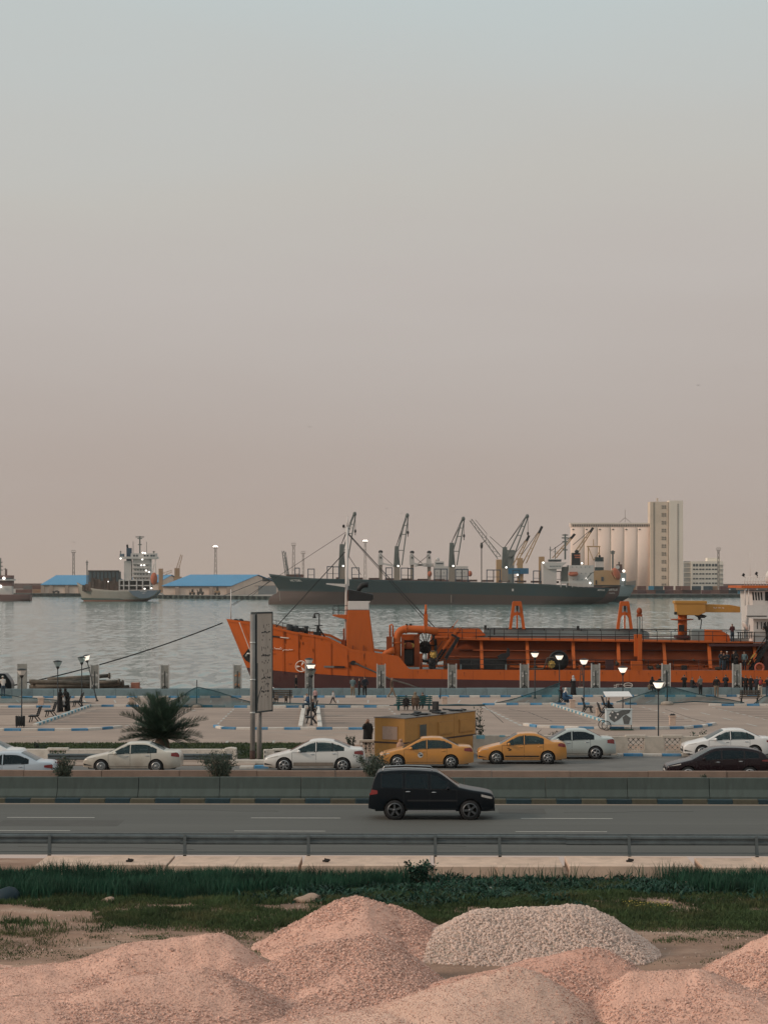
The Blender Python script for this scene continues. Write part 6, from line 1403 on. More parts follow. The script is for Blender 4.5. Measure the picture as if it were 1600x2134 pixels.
def valve(px, py, D_):
    mb = MB(); c = P(px, py, D_)
    for k in range(8):
        a = k*PI/4; mb.ell(c+Vector((0.26*math.cos(a), 0, 0.26*math.sin(a))), (0.13, 0.1, 0.13), 8, 5)
    mb.ell(c, (0.22, 0.18, 0.22), 10, 6); return mb.build('valve_wheel', m_valve, SH)
valve(903.5, 1364, NY+0.6); valve(1148.5, 1384.5, NY+0.6); pb('valve_block', 893, 908, 1372, 1394, NY+0.7, 0.6, m_sblack, 0.1)
mb = MB(); mb.tube([P(a, b, NY+0.5) for a, b in ((897, 1357), (910, 1357), (910, 1386), (913, 1390), (935, 1390))], 0.06, 6); mb.tube([P(a, b, NY+0.5) for a, b in ((1104, 1394), (1130, 1394), (1134, 1390), (1140, 1371), (1152, 1370), (1158, 1374))], 0.07, 6); mb.build('valve_pipe', m_bbrown, SH, kind='stuff')
mb = MB(); mb.lathe([(0.25, -0.25), (0.95, -0.25), (0.98, 0.0), (0.95, 0.25), (0.25, 0.25)], P(1163, 1376.5, NY+1.5), 26, axis='y'); mb.build('hose_reel', m_sblack, SH)
mb = MB(); mb.lathe([(0.85, -0.05), (0.96, 0.0), (0.85, 0.05)], P(1163, 1376.5, NY+1.2), 26, axis='y', caps=False); mb.build('reel_rim', m_sblack, SH)
for a, b, c, d, r_ in ((1062, 1389, 1270, 1391, 0.13), (1062, 1383, 1180, 1384, 0.07), (1190, 1378, 1310, 1380, 0.08), (1345, 1386, 1480, 1388, 0.12), (930, 1368, 1050, 1370, 0.06), (985, 1355, 1180, 1357, 0.05)):
    mb = MB(); mb.tube([P(a, b, NY+1.7), P(c, d, NY+1.7)], r_, 8); dp = mb.build('deck_pipe', m_or if r_ > 0.09 else m_ord, SH)
    for t in (0.15, 0.4, 0.65, 0.9): mb = MB(); q = P(a, b, NY+1.7).lerp(P(c, d, NY+1.7), t); mb.cyl(q-Vector((0.06, 0, 0)), q+Vector((0.06, 0, 0)), r_*1.5, n=8); mb.build('pipe_flange', m_ord, dp)
for a, b, w_, h_ in ((1085, 1396, 9, 12), (1112, 1396, 7, 8), (1205, 1396, 10, 10), (1232, 1396, 6, 15), (1420, 1396, 11, 9), (1455, 1396, 7, 13)): pb('deck_machine', a, a+w_, b-h_, b, NY+1.0, 0.6, m_ord if a % 2 else m_sblack, 0.05)
mb = MB(); mb.prism([(X(a, NY+1), Z(b, NY+1)) for a, b in ((1036, 1368), (1044, 1363), (1055, 1361), (1057, 1350), (1061, 1352), (1062, 1366), (1054, 1373), (1040, 1375))], NY+1, NY+1.6); mb.build('winch', m_sblack, SH)
mb = MB(); pbox(mb, 1262, 1278, 1375, 1397, NY+0.9, 0.8); mb.build('dark_locker', m_ored, SH)
# gantries
def gantry(px):
    
    mb = MB(); D_ = NY+4.5
    out_ = [(px-17, 1311), (px-9.5, 1256), (px-8, 1253), (px+8, 1253), (px+9.5, 1256), (px+17, 1311), (px+11, 1311), (px+8.5, 1288), (px+6, 1283.5), (px, 1281), (px-6, 1283.5), (px-8.5, 1288), (px-11, 1311)]
    mb.prism([(X(a, D_), Z(b, D_)) for a, b in out_], D_, D_+0.5)
    g = mb.build('gantry', m_or, SH)
    mb = MB(); mb.prism([(X(a, D_-0.01), Z(b, D_)) for a, b in ((px-4.5, 1263), (px+4.5, 1263), (px+6, 1276), (px-6, 1276))], D_-0.012, D_-0.002); mb.build('gantry_opening', mat('pale_gap', (0.30, 0.31, 0.30), 0.8), g)
    mb = MB(); mb.prism([(X(a, D_-0.06), Z(b, D_)) for a, b in ((px-2, 1262), (px+2, 1262), (px+2.2, 1268), (px+0.8, 1274), (px-0.8, 1274), (px-2.2, 1268))], D_-0.2, D_-0.03); mb.build('sheave', m_sblack, g)
    mb = MB(); mb.bar(P(px, 1274, D_), P(px, 1310, D_), 0.14); mb.build('tie_rod', m_or, g)
gantry(1077); gantry(1301)
pb('ram_case', 1321, 1330, 1322, 1368, NY+1.4, 0.4, m_or); pb('ram_case', 1328.5, 1337, 1322, 1388, NY+1.2, 0.5, m_or); pb('ram_foot', 1315, 1338, 1378, 1397, NY+0.8, 0.8, m_or)
mb = MB(); mb.cyl(P(1331.5, 1328, NY+1.4), P(1331.5, 1286, NY+1.4), 0.10, n=8); mb.build('ram_rod', m_dgrey, SH)
for a in (1327, 1337): mb = MB(); mb.cyl(P(a, 1330, NY+1.4), P(a, 1284, NY+1.4), 0.03, n=5); mb.build('ram_cable', m_sblack, SH)
mb = MB(); mb.ell(P(1331.5, 1274, NY+1.4), (0.27, 0.25, 0.36), 12, 8); mb.box(X(1326, NY+1.4), X(1337, NY+1.4), NY+1.2, NY+1.6, Z(1285, NY+1.4), Z(1280, NY+1.4)); mb.build('ram_head', m_ord, SH)
for a, b in ((943, 1312), (1011, 1311), (1204, 1312)): pb('deck_box', a-2.5, a+2.5, b-8, b, NY+5, 0.3, m_sblack)
pb('post', 1029.5-1, 1029.5+1.5, 1308, 1323, NY+4.1, 0.2, m_sblack)
# yellow crane
KD = NY+4.2
def kz(a, b): return (X(a, KD), Z(b, KD))
mb = MB(); mb.lathe([(0.46, Z(1327, KD)), (0.44, Z(1281, KD))], (X(1423, KD), KD+0.6, 0), 16); mb.build('crane_post', m_or, SH)
mb = MB(); mb.lathe([(0.3, Z(1294, KD)), (1.1, Z(1292, KD)), (1.1, Z(1290, KD)), (0.3, Z(1290, KD))], (X(1422, KD), KD+0.6, 0), 18); mb.build('crane_platform', m_ord, SH)
mb = MB(); mb.prism([kz(*q) for q in ((1407, 1254.5), (1469, 1259), (1469, 1276), (1455, 1282.5), (1409, 1281.5))], KD-0.2, KD+1.4); mb.build('crane_house', m_syel, SH, bevel=0.04)
mb = MB(); mb.prism([kz(*q) for q in ((1404.5, 1252), (1471.5, 1252.4), (1471.5, 1258.5), (1404.5, 1258))], KD-0.26, KD+1.46); mb.build('crane_roof', m_syel, SH, bevel=0.03)
mb = MB(); mb.prism([kz(*q) for q in ((1469, 1259), (1520, 1260.5), (1542, 1264.5), (1542, 1276.5), (1469, 1276))], KD+0.1, KD+1.0); bm_ = mb.build('crane_boom', m_syel, SH, bevel=0.03)
mb = MB(); pbox(mb, 1405, 1409.5, 1275, 1281, KD-0.25, 0.5); mb.build('crane_counterweight', m_sblack, SH)
mk = MB(); rs = random.Random(2)
for k in range(9): a = 1487+k*2.5; mk.cbox((X(a, KD), KD+0.09, Z(1267, KD)+rs.uniform(-.04, .04)), (0.07, 0.02, 0.05+0.06*rs.random())) if k not in (3, 6) else None
mk.build('lettering', m_mark, bm_, kind='stuff')
mb = MB(); mb.prism([kz(*q) for q in ((1448, 1283), (1456, 1279), (1466, 1281), (1473, 1284), (1468, 1288), (1461, 1288), (1459, 1292.5), (1456, 1292), (1455, 1287))], KD+0.2, KD+0.7); mb.tube([P(1461, 1290, KD+0.4), P(1458.5, 1313, KD+0.4)], 0.05, 5); mb.build('crane_hook', m_sblack, SH)
pb('crane_panel', 1413.5, 1425, 1302, 1315, KD+0.02, 0.12, m_sblack)
pb('pedestal', 1408, 1436, 1325, 1330, KD-0.6, 1.6, m_ored)
mb = MB(); mb.prism([(X(a, KD-1), Z(b, KD-1)) for a, b in ((1439.5, 1336), (1439.5, 1314), (1442, 1311.5), (1467, 1311.5), (1467, 1336))], KD-1, KD+0.6); mb.build('engine_hood', m_dgrey, SH, bevel=0.04)
mb = MB(); mb.prism([(X(a, KD-1.02), Z(b, KD-1.02)) for a, b in ((1467.2, 1336), (1467.2, 1312), (1502, 1313.5), (1519, 1324), (1521, 1336))], KD-1.03, KD+0.63); mb.build('engine_hood', m_or, SH, bevel=0.04)
# bridge
BD = NY+2.0
def bz(a, b): return (X(a, BD), Z(b, BD))
mb = MB(); mb.prism([bz(*q) for q in ((1569, 1345), (1569, 1288), (1566, 1232), (1700, 1232), (1700, 1345))], BD, BD+7); br = mb.build('bridge', m_swhite, SH)
mb = MB(); mb.prism([bz(*q) for q in ((1552, 1286), (1552.5, 1261), (1700, 1261), (1700, 1290), (1566, 1289))], BD-0.9, BD-0.02); mb.build('bridge_wing', m_swhite, br)
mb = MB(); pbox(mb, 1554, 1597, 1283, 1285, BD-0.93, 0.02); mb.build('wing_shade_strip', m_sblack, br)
mb = MB(); pbox(mb, 1544, 1700, 1220.5, 1225.5, BD-1.0, 8); mb.build('bridge_roof', m_or, br)
for k in range(4): a = 1566+k*5.8; mb = MB(); mb.prism([bz(*q) for q in ((a, 1234), (a+3.4, 1234), (a+4.6, 1251), (a+1.6, 1251))], BD-0.012, BD+0.1); mb.build('window', m_sblack, br)
mb = MB(); pbox(mb, 1593, 1660, 1233, 1252, BD-0.012, 0.1); mb.build('window', m_sblack, br)
for a in (1576, 1584.5, 1593, 1597.5): mb = MB(); pbox(mb, a, a+2, 1296, 1311, BD-0.012, 0.1); mb.build('window', m_sblack, br)
for a in (1551.5, 1559): mb = MB(); mb.cyl(P(a, 1262, BD-0.8), P(a, 1226, BD-0.8), 0.045, n=6); mb.build('wing_post', m_swhite, br)
railing(br, [P(1550, 1220.5, BD-0.8), P(1700, 1220.5, BD-0.8)], 0.85, 26, m_swhite, 0.035, (1.0, 0.5))
for a, b in ((1549, 1199), (1576, 1196)): mb = MB(); mb.cyl(P(a+2, 1204, BD-0.5), P(a, b, BD-0.5), 0.05, n=6); mb.cbox(P(a-1, b-1, BD-0.5), (0.2, 0.2, 0.28), M=Euler((0, 0.5, 0)).to_matrix()); mb.build('searchlight', m_sblack, br)
for a, b in ((1562, 1150), (1574, 1175)): mb = MB(); mb.cyl(P(a, 1205, BD+1), P(a, b, BD+1), 0.022, 0.012, 5); mb.build('whip_aerial', m_swhite, br)
mb = MB(); mb.lathe([(0.35, 0), (0.4, 0.5), (0.35, 0.9), (0.15, 1.15), (0, 1.2)], P(1602, 1215, BD+1), 12); mb.build('radar_dome', m_swhite, br)
mb = MB(); mb.lathe([(0.0, 0.0), (0.35, 0.04), (0.48, 0.12)], (0, 0, 0), 14, axis='x'); o = mb.build('dish', m_swhite, SH, local=True); o.location = P(1549, 1305, KD)-SH.location; o.rotation_euler = (0, R(-25), R(20))
mb = MB(); mb.cyl(P(1550.5, 1320, KD), P(1550.5, 1303, KD), 0.05, n=6); mb.build('dish_post', m_dgrey, SH)
mb = MB(); pbox(mb, 1535, 1568, 1316.5, 1318.5, BD-0.5, 0.3)
for a in range(1537, 1566, 4): pbox(mb, a, a+1.6, 1318, 1331, BD-0.5, 0.2)
mb.build('pipe_rack', m_sblack, SH, kind='stuff')
# gangway stair and aft shade
p, q = P(1602, 1338, NY+1), P(1564, 1398, NY+0.6); mb = MB()
for s in (0, 0.8): mb.bar(p+Vector((0, s, 0)), q+Vector((0, s, 0)), 0.16, 0.3)
for k in range(13): a = p.lerp(q, (k+.5)/13); mb.bar(a, a+Vector((0, 0.8, 0)), 0.22, 0.06)
mb.build('stair', m_sblack, SH)
mb = MB(); mb.tube([p+Vector((0, 0, 1.0)), q+Vector((0, 0, 1.0))], 0.05, 5); mb.tube([p+Vector((0, 0, 0.55)), q+Vector((0, 0, 0.55))], 0.035, 5); mb.build('stair_rail', m_sblack, SH, kind='stuff')
mb = MB()
for a, b in ((1569, 1364), (1573, 1361), (1563, 1376)): mb.bar(P(a, b, NY+0.5), P(a-6, b+9, NY+0.5), 0.07)
mb.build('stair_grip', m_valve, SH, kind='stuff')
pb('aft_shade_plate', 1478, 1700, 1342, 1347, NY+1.6, 3.4, m_ored)
pb('aft_bulkhead', 1590, 1700, 1347, 1398, NY+2.0, 0.3, m_ored)
def ring(px, py, D_, r, m, parent, name):
    mb = MB(); c = P(px, py, D_); mb.tube([c+Vector((r*math.cos(a), 0, r*math.sin(a))) for a in np.linspace(0, 2*PI, 21)], r*0.24, 8); return mb.build(name, m, parent)
ring(1581.5, 1391.5, NY+0.4, 0.40, mat('lifebuoy', (0.42, 0.10, 0.06), 0.7, var=0.1), SH, 'lifebuoy')
mb = MB(); mb.tube([hp(1308, 1428)+Vector((0.42*math.cos(a), 0, 0.22*math.sin(a))) for a in np.linspace(0, 2*PI, 17)], 0.03, 5); mb.build('load_mark', m_mark, hull)
mb = MB()
for a in ((1278, 1432, 1284, 1432), (1284, 1426, 1284, 1432), (1278, 1428, 1284, 1428), (1284, 1426, 1290, 1426), (1286, 1429.5, 1289, 1429.5), (1292, 1426, 1297, 1426), (1299, 1428, 1317, 1428)): mb.bar(P(a[0], a[1], DS-0.06), P(a[2], a[3], DS-0.06), 0.045)
mb.build('load_lines', m_mark, hull, kind='stuff')
m_dk = mat('dark_rope_heap', (0.03, 0.028, 0.022), 0.9, var=0.5, scale=6)
for a, b, w_, h_ in ((1355, 1392, 14, 6), (1372, 1389, 12, 8), (1497, 1393, 20, 5), (1340, 1375, 4, 2), (1444, 1376, 6, 2), (1285, 1383, 8, 8)):
    mb = MB(); mb.ell(P(a, b, NY+0.9), (w_/44, 0.4, h_/44+0.05), 12, 7); mb.v = [(x_+0.06*math.sin(z_*23), y_, z_+0.05*math.sin(x_*19)) for x_, y_, z_ in mb.v]; mb.build('deck_gear', m_dk, SH)
T = thing('deck_frame', 'pale wooden trestle on the sea wall below the third lit lamp', 'trestle', P(1212, 1434, 196.2)); mb = MB()
for a, b, c, d in ((1207, 1434, 1210, 1390), (1216, 1434, 1212, 1390), (1208, 1424, 1215, 1424), (1209, 1405, 1213, 1405)): mb.bar(P(a, b, 196.2), P(c, d, 196.2), 0.08)
mb.build('frame', m_bbrown, T); mb = MB(); pbox(mb, 1205, 1217, 1432, 1436, 196.1, 0.5); mb.build('board', m_bin, T)

# ---------------------------------------------------------------- the dark bulk carrier across the harbour
BD_ = 1023.0; BC = BD_+14
m_bblue = mat('bulk_blue_green', (0.014, 0.036, 0.040), 0.7, var=0.18, scale=0.03, stain=(0.032, 0.038, 0.033), sfac=0.75, sscale=0.05)
m_bbrn = mat('bulk_antifouling', (0.062, 0.041, 0.034), 0.8, var=0.15, scale=0.03, stain=(0.055, 0.042, 0.036), sfac=0.5, sscale=0.05, stretch=(1, 1, 0.3))
m_bdeck = mat('bulk_deck', (0.13, 0.075, 0.06), 0.9)
m_farw = mat('far_white', (0.50, 0.46, 0.43), 0.7, var=0.06, scale=0.05)
m_fbl = mat('far_blue_steel', (0.03, 0.055, 0.085), 0.7)
m_cgr = mat('deck_crane_grey', (0.115, 0.125, 0.115), 0.7, var=0.15, scale=0.1)
m_cgp = mat('deck_crane_pedestal', (0.24, 0.205, 0.165), 0.8, var=0.12, scale=0.1)
m_lboat = mat('lifeboat_orange', (0.40, 0.11, 0.055), 0.6)
m_spot = mat('work_lamp', (0.9, 0.9, 0.85), 0.4, emit=(1.0, 0.94, 0.85), estr=1.8)
BK = thing('bulk_carrier', 'long dark blue green bulk carrier with brown lower hull and four deck cranes', 'ship', (X(920, BD_), BC, WZ))
tp = [(556, 1195.5), (580, 1198.5), (612, 1202.5), (640, 1205), (700, 1206.5), (960, 1212.5), (1100, 1215.5), (1165, 1219), (1200, 1223), (1272, 1225.5)]
bp_ = [(556, 1232), (640, 1232.5), (900, 1237), (1272, 1245)]
sp_ = [(Z(1262, BD_), 556.5), (Z(1254, BD_), 556), (Z(1247, BD_), 557.5), (Z(1242, BD_), 562), (Z(1238, BD_), 572), (Z(1233, BD_), 577.5), (Z(1227, BD_), 576), (Z(1220, BD_), 571), (Z(1208, BD_), 564), (Z(1195, BD_), 556)]
stb = lambda z: X(float(np.interp(z, [p[0] for p in sp_], [p[1] for p in sp_])), BD_)
ste = lambda z: X(float(np.interp(z, [Z(1262, BD_), Z(1250, BD_), Z(1225, BD_)], [1235, 1258, 1274])), BD_)
xs_ = [X(p, BD_) for p in (556, 558, 562, 568, 576, 588, 602, 620, 645, 680, 720, 780, 860, 960, 1060, 1140, 1180, 1210, 1235, 1255, 1265, 1272)]
bh = ship_hull(BK, 'hull', xs_, lambda x: Z(interp(tp, CX+x/BD_*FPX), BD_), lambda x: Z(interp(bp_, CX+x/BD_*FPX), BD_), stb, ste, 13.5, 22, 24, WZ-1, [m_bbrn, m_bblue, m_bdeck, m_bbrn], BC, transom=0.5, nl=7, nu=7)
text_mesh('lettering', 'VICTORIUS', 1.35, m_mark, BK, (X(619, BC-12)-BK.location.x, -11.3, Z(1210, BD_)-WZ), (R(90), 0, R(-6)))
text_mesh('lettering', 'APITUS', 1.1, m_mark, BK, (X(1250, BC-9)-BK.location.x, -13.4, Z(1230, BD_)-WZ), (R(90), 0, R(4)))
def fb(name, parent, x0, x1, yt, yb, D_, dep, m): mb = MB(); pbox(mb, x0, x1, yt, yb, D_, dep); return mb.build(name, m, parent)
YC = BC-3
# hatch end frames in blue steel
def pframe(x0, x1, yt, yb, mid=True):
    mb = MB(); t = 0.42
    for a in (x0, x1): mb.box(X(a, YC)-t/2, X(a, YC)+t/2, YC-t/2, YC+t/2, Z(yb, YC), Z(yt, YC))
    mb.box(X(x0, YC), X(x1, YC), YC-t/2, YC+t/2, Z(yt, YC)-t, Z(yt, YC))
    if mid: mb.box(X(x0, YC), X(x1, YC), YC-t/4, YC+t/4, Z((yt+yb)/2+2, YC)-t*0.5, Z((yt+yb)/2+2, YC))
    mb.build('hatch_frame', m_fbl, BK)
for a, b, c, d in ((642, 655, 1185, 1206), (615, 624, 1183, 1204), (682, 694, 1180, 1206), (694, 706, 1180.5, 1206), (733, 748, 1182.5, 1207), (804, 817, 1182.5, 1208), (836, 850, 1183, 1209), (850, 861, 1184, 1209), (905, 918, 1185, 1211), (918, 931, 1185, 1211), (949, 962, 1186, 1212), (962, 975, 1186, 1212), (1014, 1028, 1187, 1213), (1028, 1042, 1187, 1213), (1068, 1082, 1188, 1214), (1111, 1125, 1189, 1216), (1153, 1168, 1190, 1220)): pframe(a, b, c, d)
fb('fore_winch', BK, 596, 632, 1197, 1203, YC, 6, m_bdeck)
def lean_boom():
    mb = MB(); lat(mb, P(598, 1198, YC), P(590, 1148, YC), 1.5, 8, 0.3); lat(mb, P(600, 1198, YC), P(594, 1150, YC), 1.0, 6, 0.25); return mb.build('fore_mast', m_cgr, BK)
lean_boom()
mb = MB()
for k in range(14): a = 700+k*34; pbox(mb, a, a+22, 1203+k*0.62, 1207+k*0.62, YC+3, 10)
mb.build('hatch_cover', m_bdeck, BK, kind='stuff')
def dcrane(px, ytop, jx, jy, ped=1181):
    mb = MB(); pbox(mb, px-6.3, px+6.3, ped, 1212, YC, 3); c = mb.build('crane_pedestal', m_cgp, BK)
    mb = MB(); mb.prism([(X(px-7, YC), Z(ped, YC)), (X(px+7, YC), Z(ped, YC)), (X(px+4.5, YC), Z(ytop+22, YC)), (X(px+4, YC), Z(ytop, YC)), (X(px-4.5, YC), Z(ytop, YC))], YC-0.4, YC+3.4); h = mb.build('crane_house', m_cgr, BK)
    mb = MB(); p0_, p1_ = P(px+2, ped-3, YC-1), P(jx, jy, YC-1)
    for s in (-1, 1): mb.bar(p0_+Vector((s*1.9, 0, 0)), p1_+Vector((s*0.5, 0, 0)), 0.55, 0.6)
    for t in (0.3, 0.62, 0.8): q = p0_.lerp(p1_, t); w_ = 1.9+(0.5-1.9)*t; mb.bar(q-Vector((w_, 0, 0)), q+Vector((w_, 0, 0)), 0.35)
    mb.ell(p1_, (0.9, 0.6, 1.1), 8, 6); mb.build('crane_jib', m_cgr, h)
    mb = MB()
    for s in (-0.4, 0.4): mb.tube([P(px-2, ytop+2, YC), p1_+Vector((s, 0, 0.4))], 0.14, 5)
    mb.build('crane_rope', m_sblack, h, kind='stuff')
    mb = MB(); e = p1_+Vector((0.3, -0.5, 0)); mb.tube([e, e-Vector((0, 0, 7.4))], 0.12, 5); mb.ell(e-Vector((0, 0, 8.2)), (0.55, 0.5, 0.9), 8, 6); mb.tube([e-Vector((0, 0, 9)), e-Vector((0, 0, 10.2))], 0.2, 5); mb.build('crane_hook', m_sblack, h)
    mb = MB(); mb.ell(P(px+2.5, ped-1.5, YC-1.9), (0.45, 0.3, 0.45), 8, 5); mb.build('work_lamp', m_spot, h)
dcrane(712.5, 1134, 739, 1071); dcrane(827, 1138, 848.5, 1074); dcrane(941.5, 1131, 965, 1081)
dcrane(1052, 1140, 1098, 1076, 1184)
# accommodation
AD = BC-9
fb('accommodation', BK, 1131, 1159, 1171, 1222, AD, 14, m_farw)
mb = MB(); mb.prism([(X(a, AD), Z(b, AD)) for a, b in ((1129, 1172), (1181, 1172), (1172, 1179), (1168, 1186), (1141, 1186))], AD-1, AD+8); wh = mb.build('wheelhouse', m_farw, BK)
fb('wheelhouse_window', wh, 1143, 1169, 1166.5, 1170.5, AD, 6, m_admd); fb('wheelhouse_roof', wh, 1142, 1171, 1165, 1166.4, AD-0.4, 8, m_farw)
mb = MB()
for k in range(8): a = 1145+k*3; pbox(mb, a, a+1.5, 1179, 1181, AD-1.05, 0.1)
mb.build('window', m_admd, wh, kind='stuff')
fb('accommodation', BK, 1185, 1236.5, 1178, 1223, AD-2, 16, m_farw)
mb = MB()
for r_ in range(3):
    for k in range(5): a = 1191+k*9+r_; b = 1181+r_*13; pbox(mb, a, a+1.6, b, b+1.6, AD-2.1, 0.2)
mb.build('porthole', m_admd, BK, kind='stuff')
fb('deckhouse_recess', BK, 1170, 1186, 1181, 1216, AD+1, 2, m_cgr)
mb = MB(); c = P(1194, 1196.5, AD-3.5); mb.ell(c, (2.4, 1.2, 1.1), 12, 8); mb.box(c.x-1.9, c.x+1.9, c.y-0.9, c.y+0.9, c.z-0.2, c.z+1.1); mb.build('lifeboat', m_lboat, BK)
mb = MB(); mb.bar(P(1184, 1203, AD-3), P(1184, 1190, AD-3), 0.4); mb.bar(P(1205, 1203, AD-3), P(1205, 1190, AD-3), 0.4); mb.bar(P(1183, 1203, AD-3), P(1206, 1203, AD-3), 0.4); mb.build('davit', m_farw, BK)
fb('poop_rail', BK, 1168, 1226, 1212, 1214.5, AD-5, 0.5, m_farw)
mb = MB()
for a in (1168, 1180, 1192, 1204, 1216, 1226): pbox(mb, a-0.6, a+0.6, 1214, 1224, AD-5, 0.5)
mb.build('rail_post', m_farw, BK, kind='stuff')
mb = MB(); mb.bar(P(1220, 1208, AD-4), P(1232, 1194, AD-4), 0.5); mb.bar(P(1232, 1194, AD-4), P(1237, 1193, AD-4), 0.4); mb.build('provision_crane', m_cgr, BK)
fb('funnel', BK, 1192, 1208.5, 1152, 1178, AD+4, 6, m_sblack); mb = MB(); pbox(mb, 1196, 1208.7, 1156, 1158.5, AD+3.9, 0.1); pbox(mb, 1197, 1208.7, 1160.5, 1163, AD+3.9, 0.1); mb.build('funnel_stripe', m_lboat, BK, kind='stuff')
mb = MB(); mb.ell(P(1201, 1149.5, AD+6), (1.0, 1.0, 0.9), 8, 6); mb.build('exhaust', m_sblack, BK)
def tmast(parent, px, yt, yb, D_, m, w_=0.5, arms=()):
    mb = MB(); mb.bar(P(px, yb, D_), P(px, yt, D_), w_)
    for y_, l in arms: mb.bar(P(px-l, y_, D_), P(px+l, y_, D_), w_*0.7)
    return mb.build('mast', m, parent)
tmast(BK, 1177, 1113, 1166, AD+3, m_cgr, 0.8, ((1115, 6), (1121, 7), (1129, 6), (1146, 5))); tmast(BK, 1146, 1139, 1166, AD+3, m_cgr, 0.35, ((1145, 3),)); tmast(BK, 1156, 1140, 1166, AD+3, m_cgr, 0.35, ((1150, 4),))
mb = MB()
for a, b in ((1131.5, 1172.5), (1212, 1174), (1078, 1198), (1221.5, 1206), (1229, 1215)): mb.ell(P(a, b, AD-2.5), (0.45, 0.3, 0.45), 8, 5)
mb.build('work_lamp', m_spot, BK, kind='stuff')
fb('side_ladder_box', BK, 1066, 1070, 1227, 1232, BD_+0.3, 0.3, m_farw)
mb = MB(); mb.bar(P(582, 1231, BC-11), P(584, 1252, BC-11.5), 0.3); mb.bar(P(940, 1240, BD_+0.3), P(940, 1256, BD_+0.3), 0.35); mb.build('draught_mark', m_cgp, BK, kind='stuff')

# ---------------------------------------------------------------- ships behind the bulk carrier
m_tan = mat('ship_tan', (0.42, 0.26, 0.135), 0.8, var=0.1, scale=0.05); m_brnh = mat('ship_brown_hull', (0.105, 0.052, 0.045), 0.8, var=0.15, scale=0.05)
QD = 1062.0; T2 = thing('cargo_ship', 'rust brown ship with tan deckhouse whose stern shows right of the bulk carrier', 'ship', (X(1200, QD), QD+10, WZ))
sE = lambda z: X(float(np.interp(z, [Z(1262, QD), Z(1252, QD), Z(1240, QD), Z(1222, QD)], [1262, 1280, 1291, 1294])), QD)
ship_hull(T2, 'hull', [X(p, QD) for p in (980, 1000, 1040, 1100, 1180, 1220, 1250, 1265, 1275, 1283, 1290, 1294)], lambda x: Z(1222, QD), lambda x: Z(1252, QD), lambda z: X(980, QD), sE, 9.5, 20, 22, WZ-1, [m_brnh, m_brnh, m_bdeck, m_brnh], QD+10, transom=0.55)
text_mesh('lettering', 'APITUS', 1.5, m_mark, T2, (X(1275, QD)-T2.location.x, -10.6, Z(1229.5, QD)-WZ), (R(90), 0, R(8)), shear=0.3)
text_mesh('lettering', 'PANAMA', 0.75, m_mark, T2, (X(1274, QD)-T2.location.x, -10.7, Z(1236, QD)-WZ), (R(90), 0, R(8)))
mb = MB(); mb.prism([(X(a, QD+2), Z(b, QD+2)) for a, b in ((1236, 1224), (1236, 1190), (1262, 1188), (1284, 1190), (1291, 1208), (1290, 1222))], QD+2, QD+16); mb.build('deckhouse', m_tan, T2)
fb('window', T2, 1252, 1257, 1202, 1211, QD+1.8, 0.2, m_admd); fb('door', T2, 1240, 1243, 1209, 1218, QD+1.8, 0.2, m_crd)
fb('rail', T2, 1236, 1293, 1219, 1222.5, QD+0.4, 0.4, m_crd)
fb('funnel', T2, 1240.5, 1257, 1170, 1189, QD+6, 5, m_farw); fb('funnel_top', T2, 1240.5, 1257, 1161, 1169.9, QD+5.9, 5.2, m_bblue); fb('funnel_base', T2, 1240.3, 1257.2, 1182, 1189, QD+5.9, 5.2, m_bblue)
mb = MB(); mb.bar(P(1249, 1161, QD+8), P(1248, 1157, QD+8), 1.0); mb.build('exhaust', m_sblack, T2)
mb = MB(); c = P(1283, 1196, QD); mb.ell(c, (2.0, 1.0, 3.2), 12, 8, M=Euler((0, -0.5, 0)).to_matrix()); mb.build('lifeboat', m_lboat, T2)
mb = MB()
for s in (0, 5): mb.bar(P(1270+s, 1190, QD-0.5), P(1277+s, 1206, QD-0.5), 0.45)
mb.bar(P(1268, 1190, QD-0.5), P(1282, 1188, QD-0.5), 0.4); mb.build('davit', m_tan, T2)
mb = MB()
for a in (1225, 1248): mb.bar(P(a, 1190, QD+9), P(a, 1139, QD+9), 0.5)
mb.bar(P(1222, 1139, QD+9), P(1250, 1139, QD+9), 0.6); mb.bar(P(1225, 1140, QD+9), P(1236, 1168, QD+9), 0.35); mb.bar(P(1236, 1168, QD+9), P(1248, 1150, QD+9), 0.35); mb.bar(P(1236, 1139, QD+9), P(1236, 1124, QD+9), 0.35); mb.build('goalpost_mast', m_tan, T2)
mb = MB()
for px0, py0, px1, py1 in ((1072, 1178, 1102, 1116), (1092, 1174, 1129, 1097), (1154, 1163, 1197, 1113), (1201, 1150, 1235, 1100)):
    p0_, p1_ = P(px0, py0, QD+9), P(px1, py1, QD+9); m_ = MB()
    for s in (-1, 1): m_.bar(p0_+Vector((s*0.9, 0, 0)), p1_+Vector((s*0.35, 0, 0)), 0.5, 0.5)
    for t in (0.2, 0.4, 0.6, 0.8): m_.bar(p0_.lerp(p1_, t)-Vector((0.8, 0, 0)), p0_.lerp(p1_, t)+Vector((0.8, 0, 0)), 0.3)
    o = m_.build('derrick_jib', m_tan, T2); m_ = MB(); m_.bar(p0_.lerp(p1_, 0.82), p1_, 1.3, 1.2); m_.build('jib_tip', m_sblack, o)
    m_ = MB(); m_.tube([P(px0-8, py0-14, QD+9), p1_], 0.15, 5); m_.build('jib_rope', m_sblack, o)
for a, b in ((1083, 1163), (1128, 1160), (1039, 1166)): fb('crane_house', T2, a-5, a+6, b, 1222, QD+8, 4, m_tan)
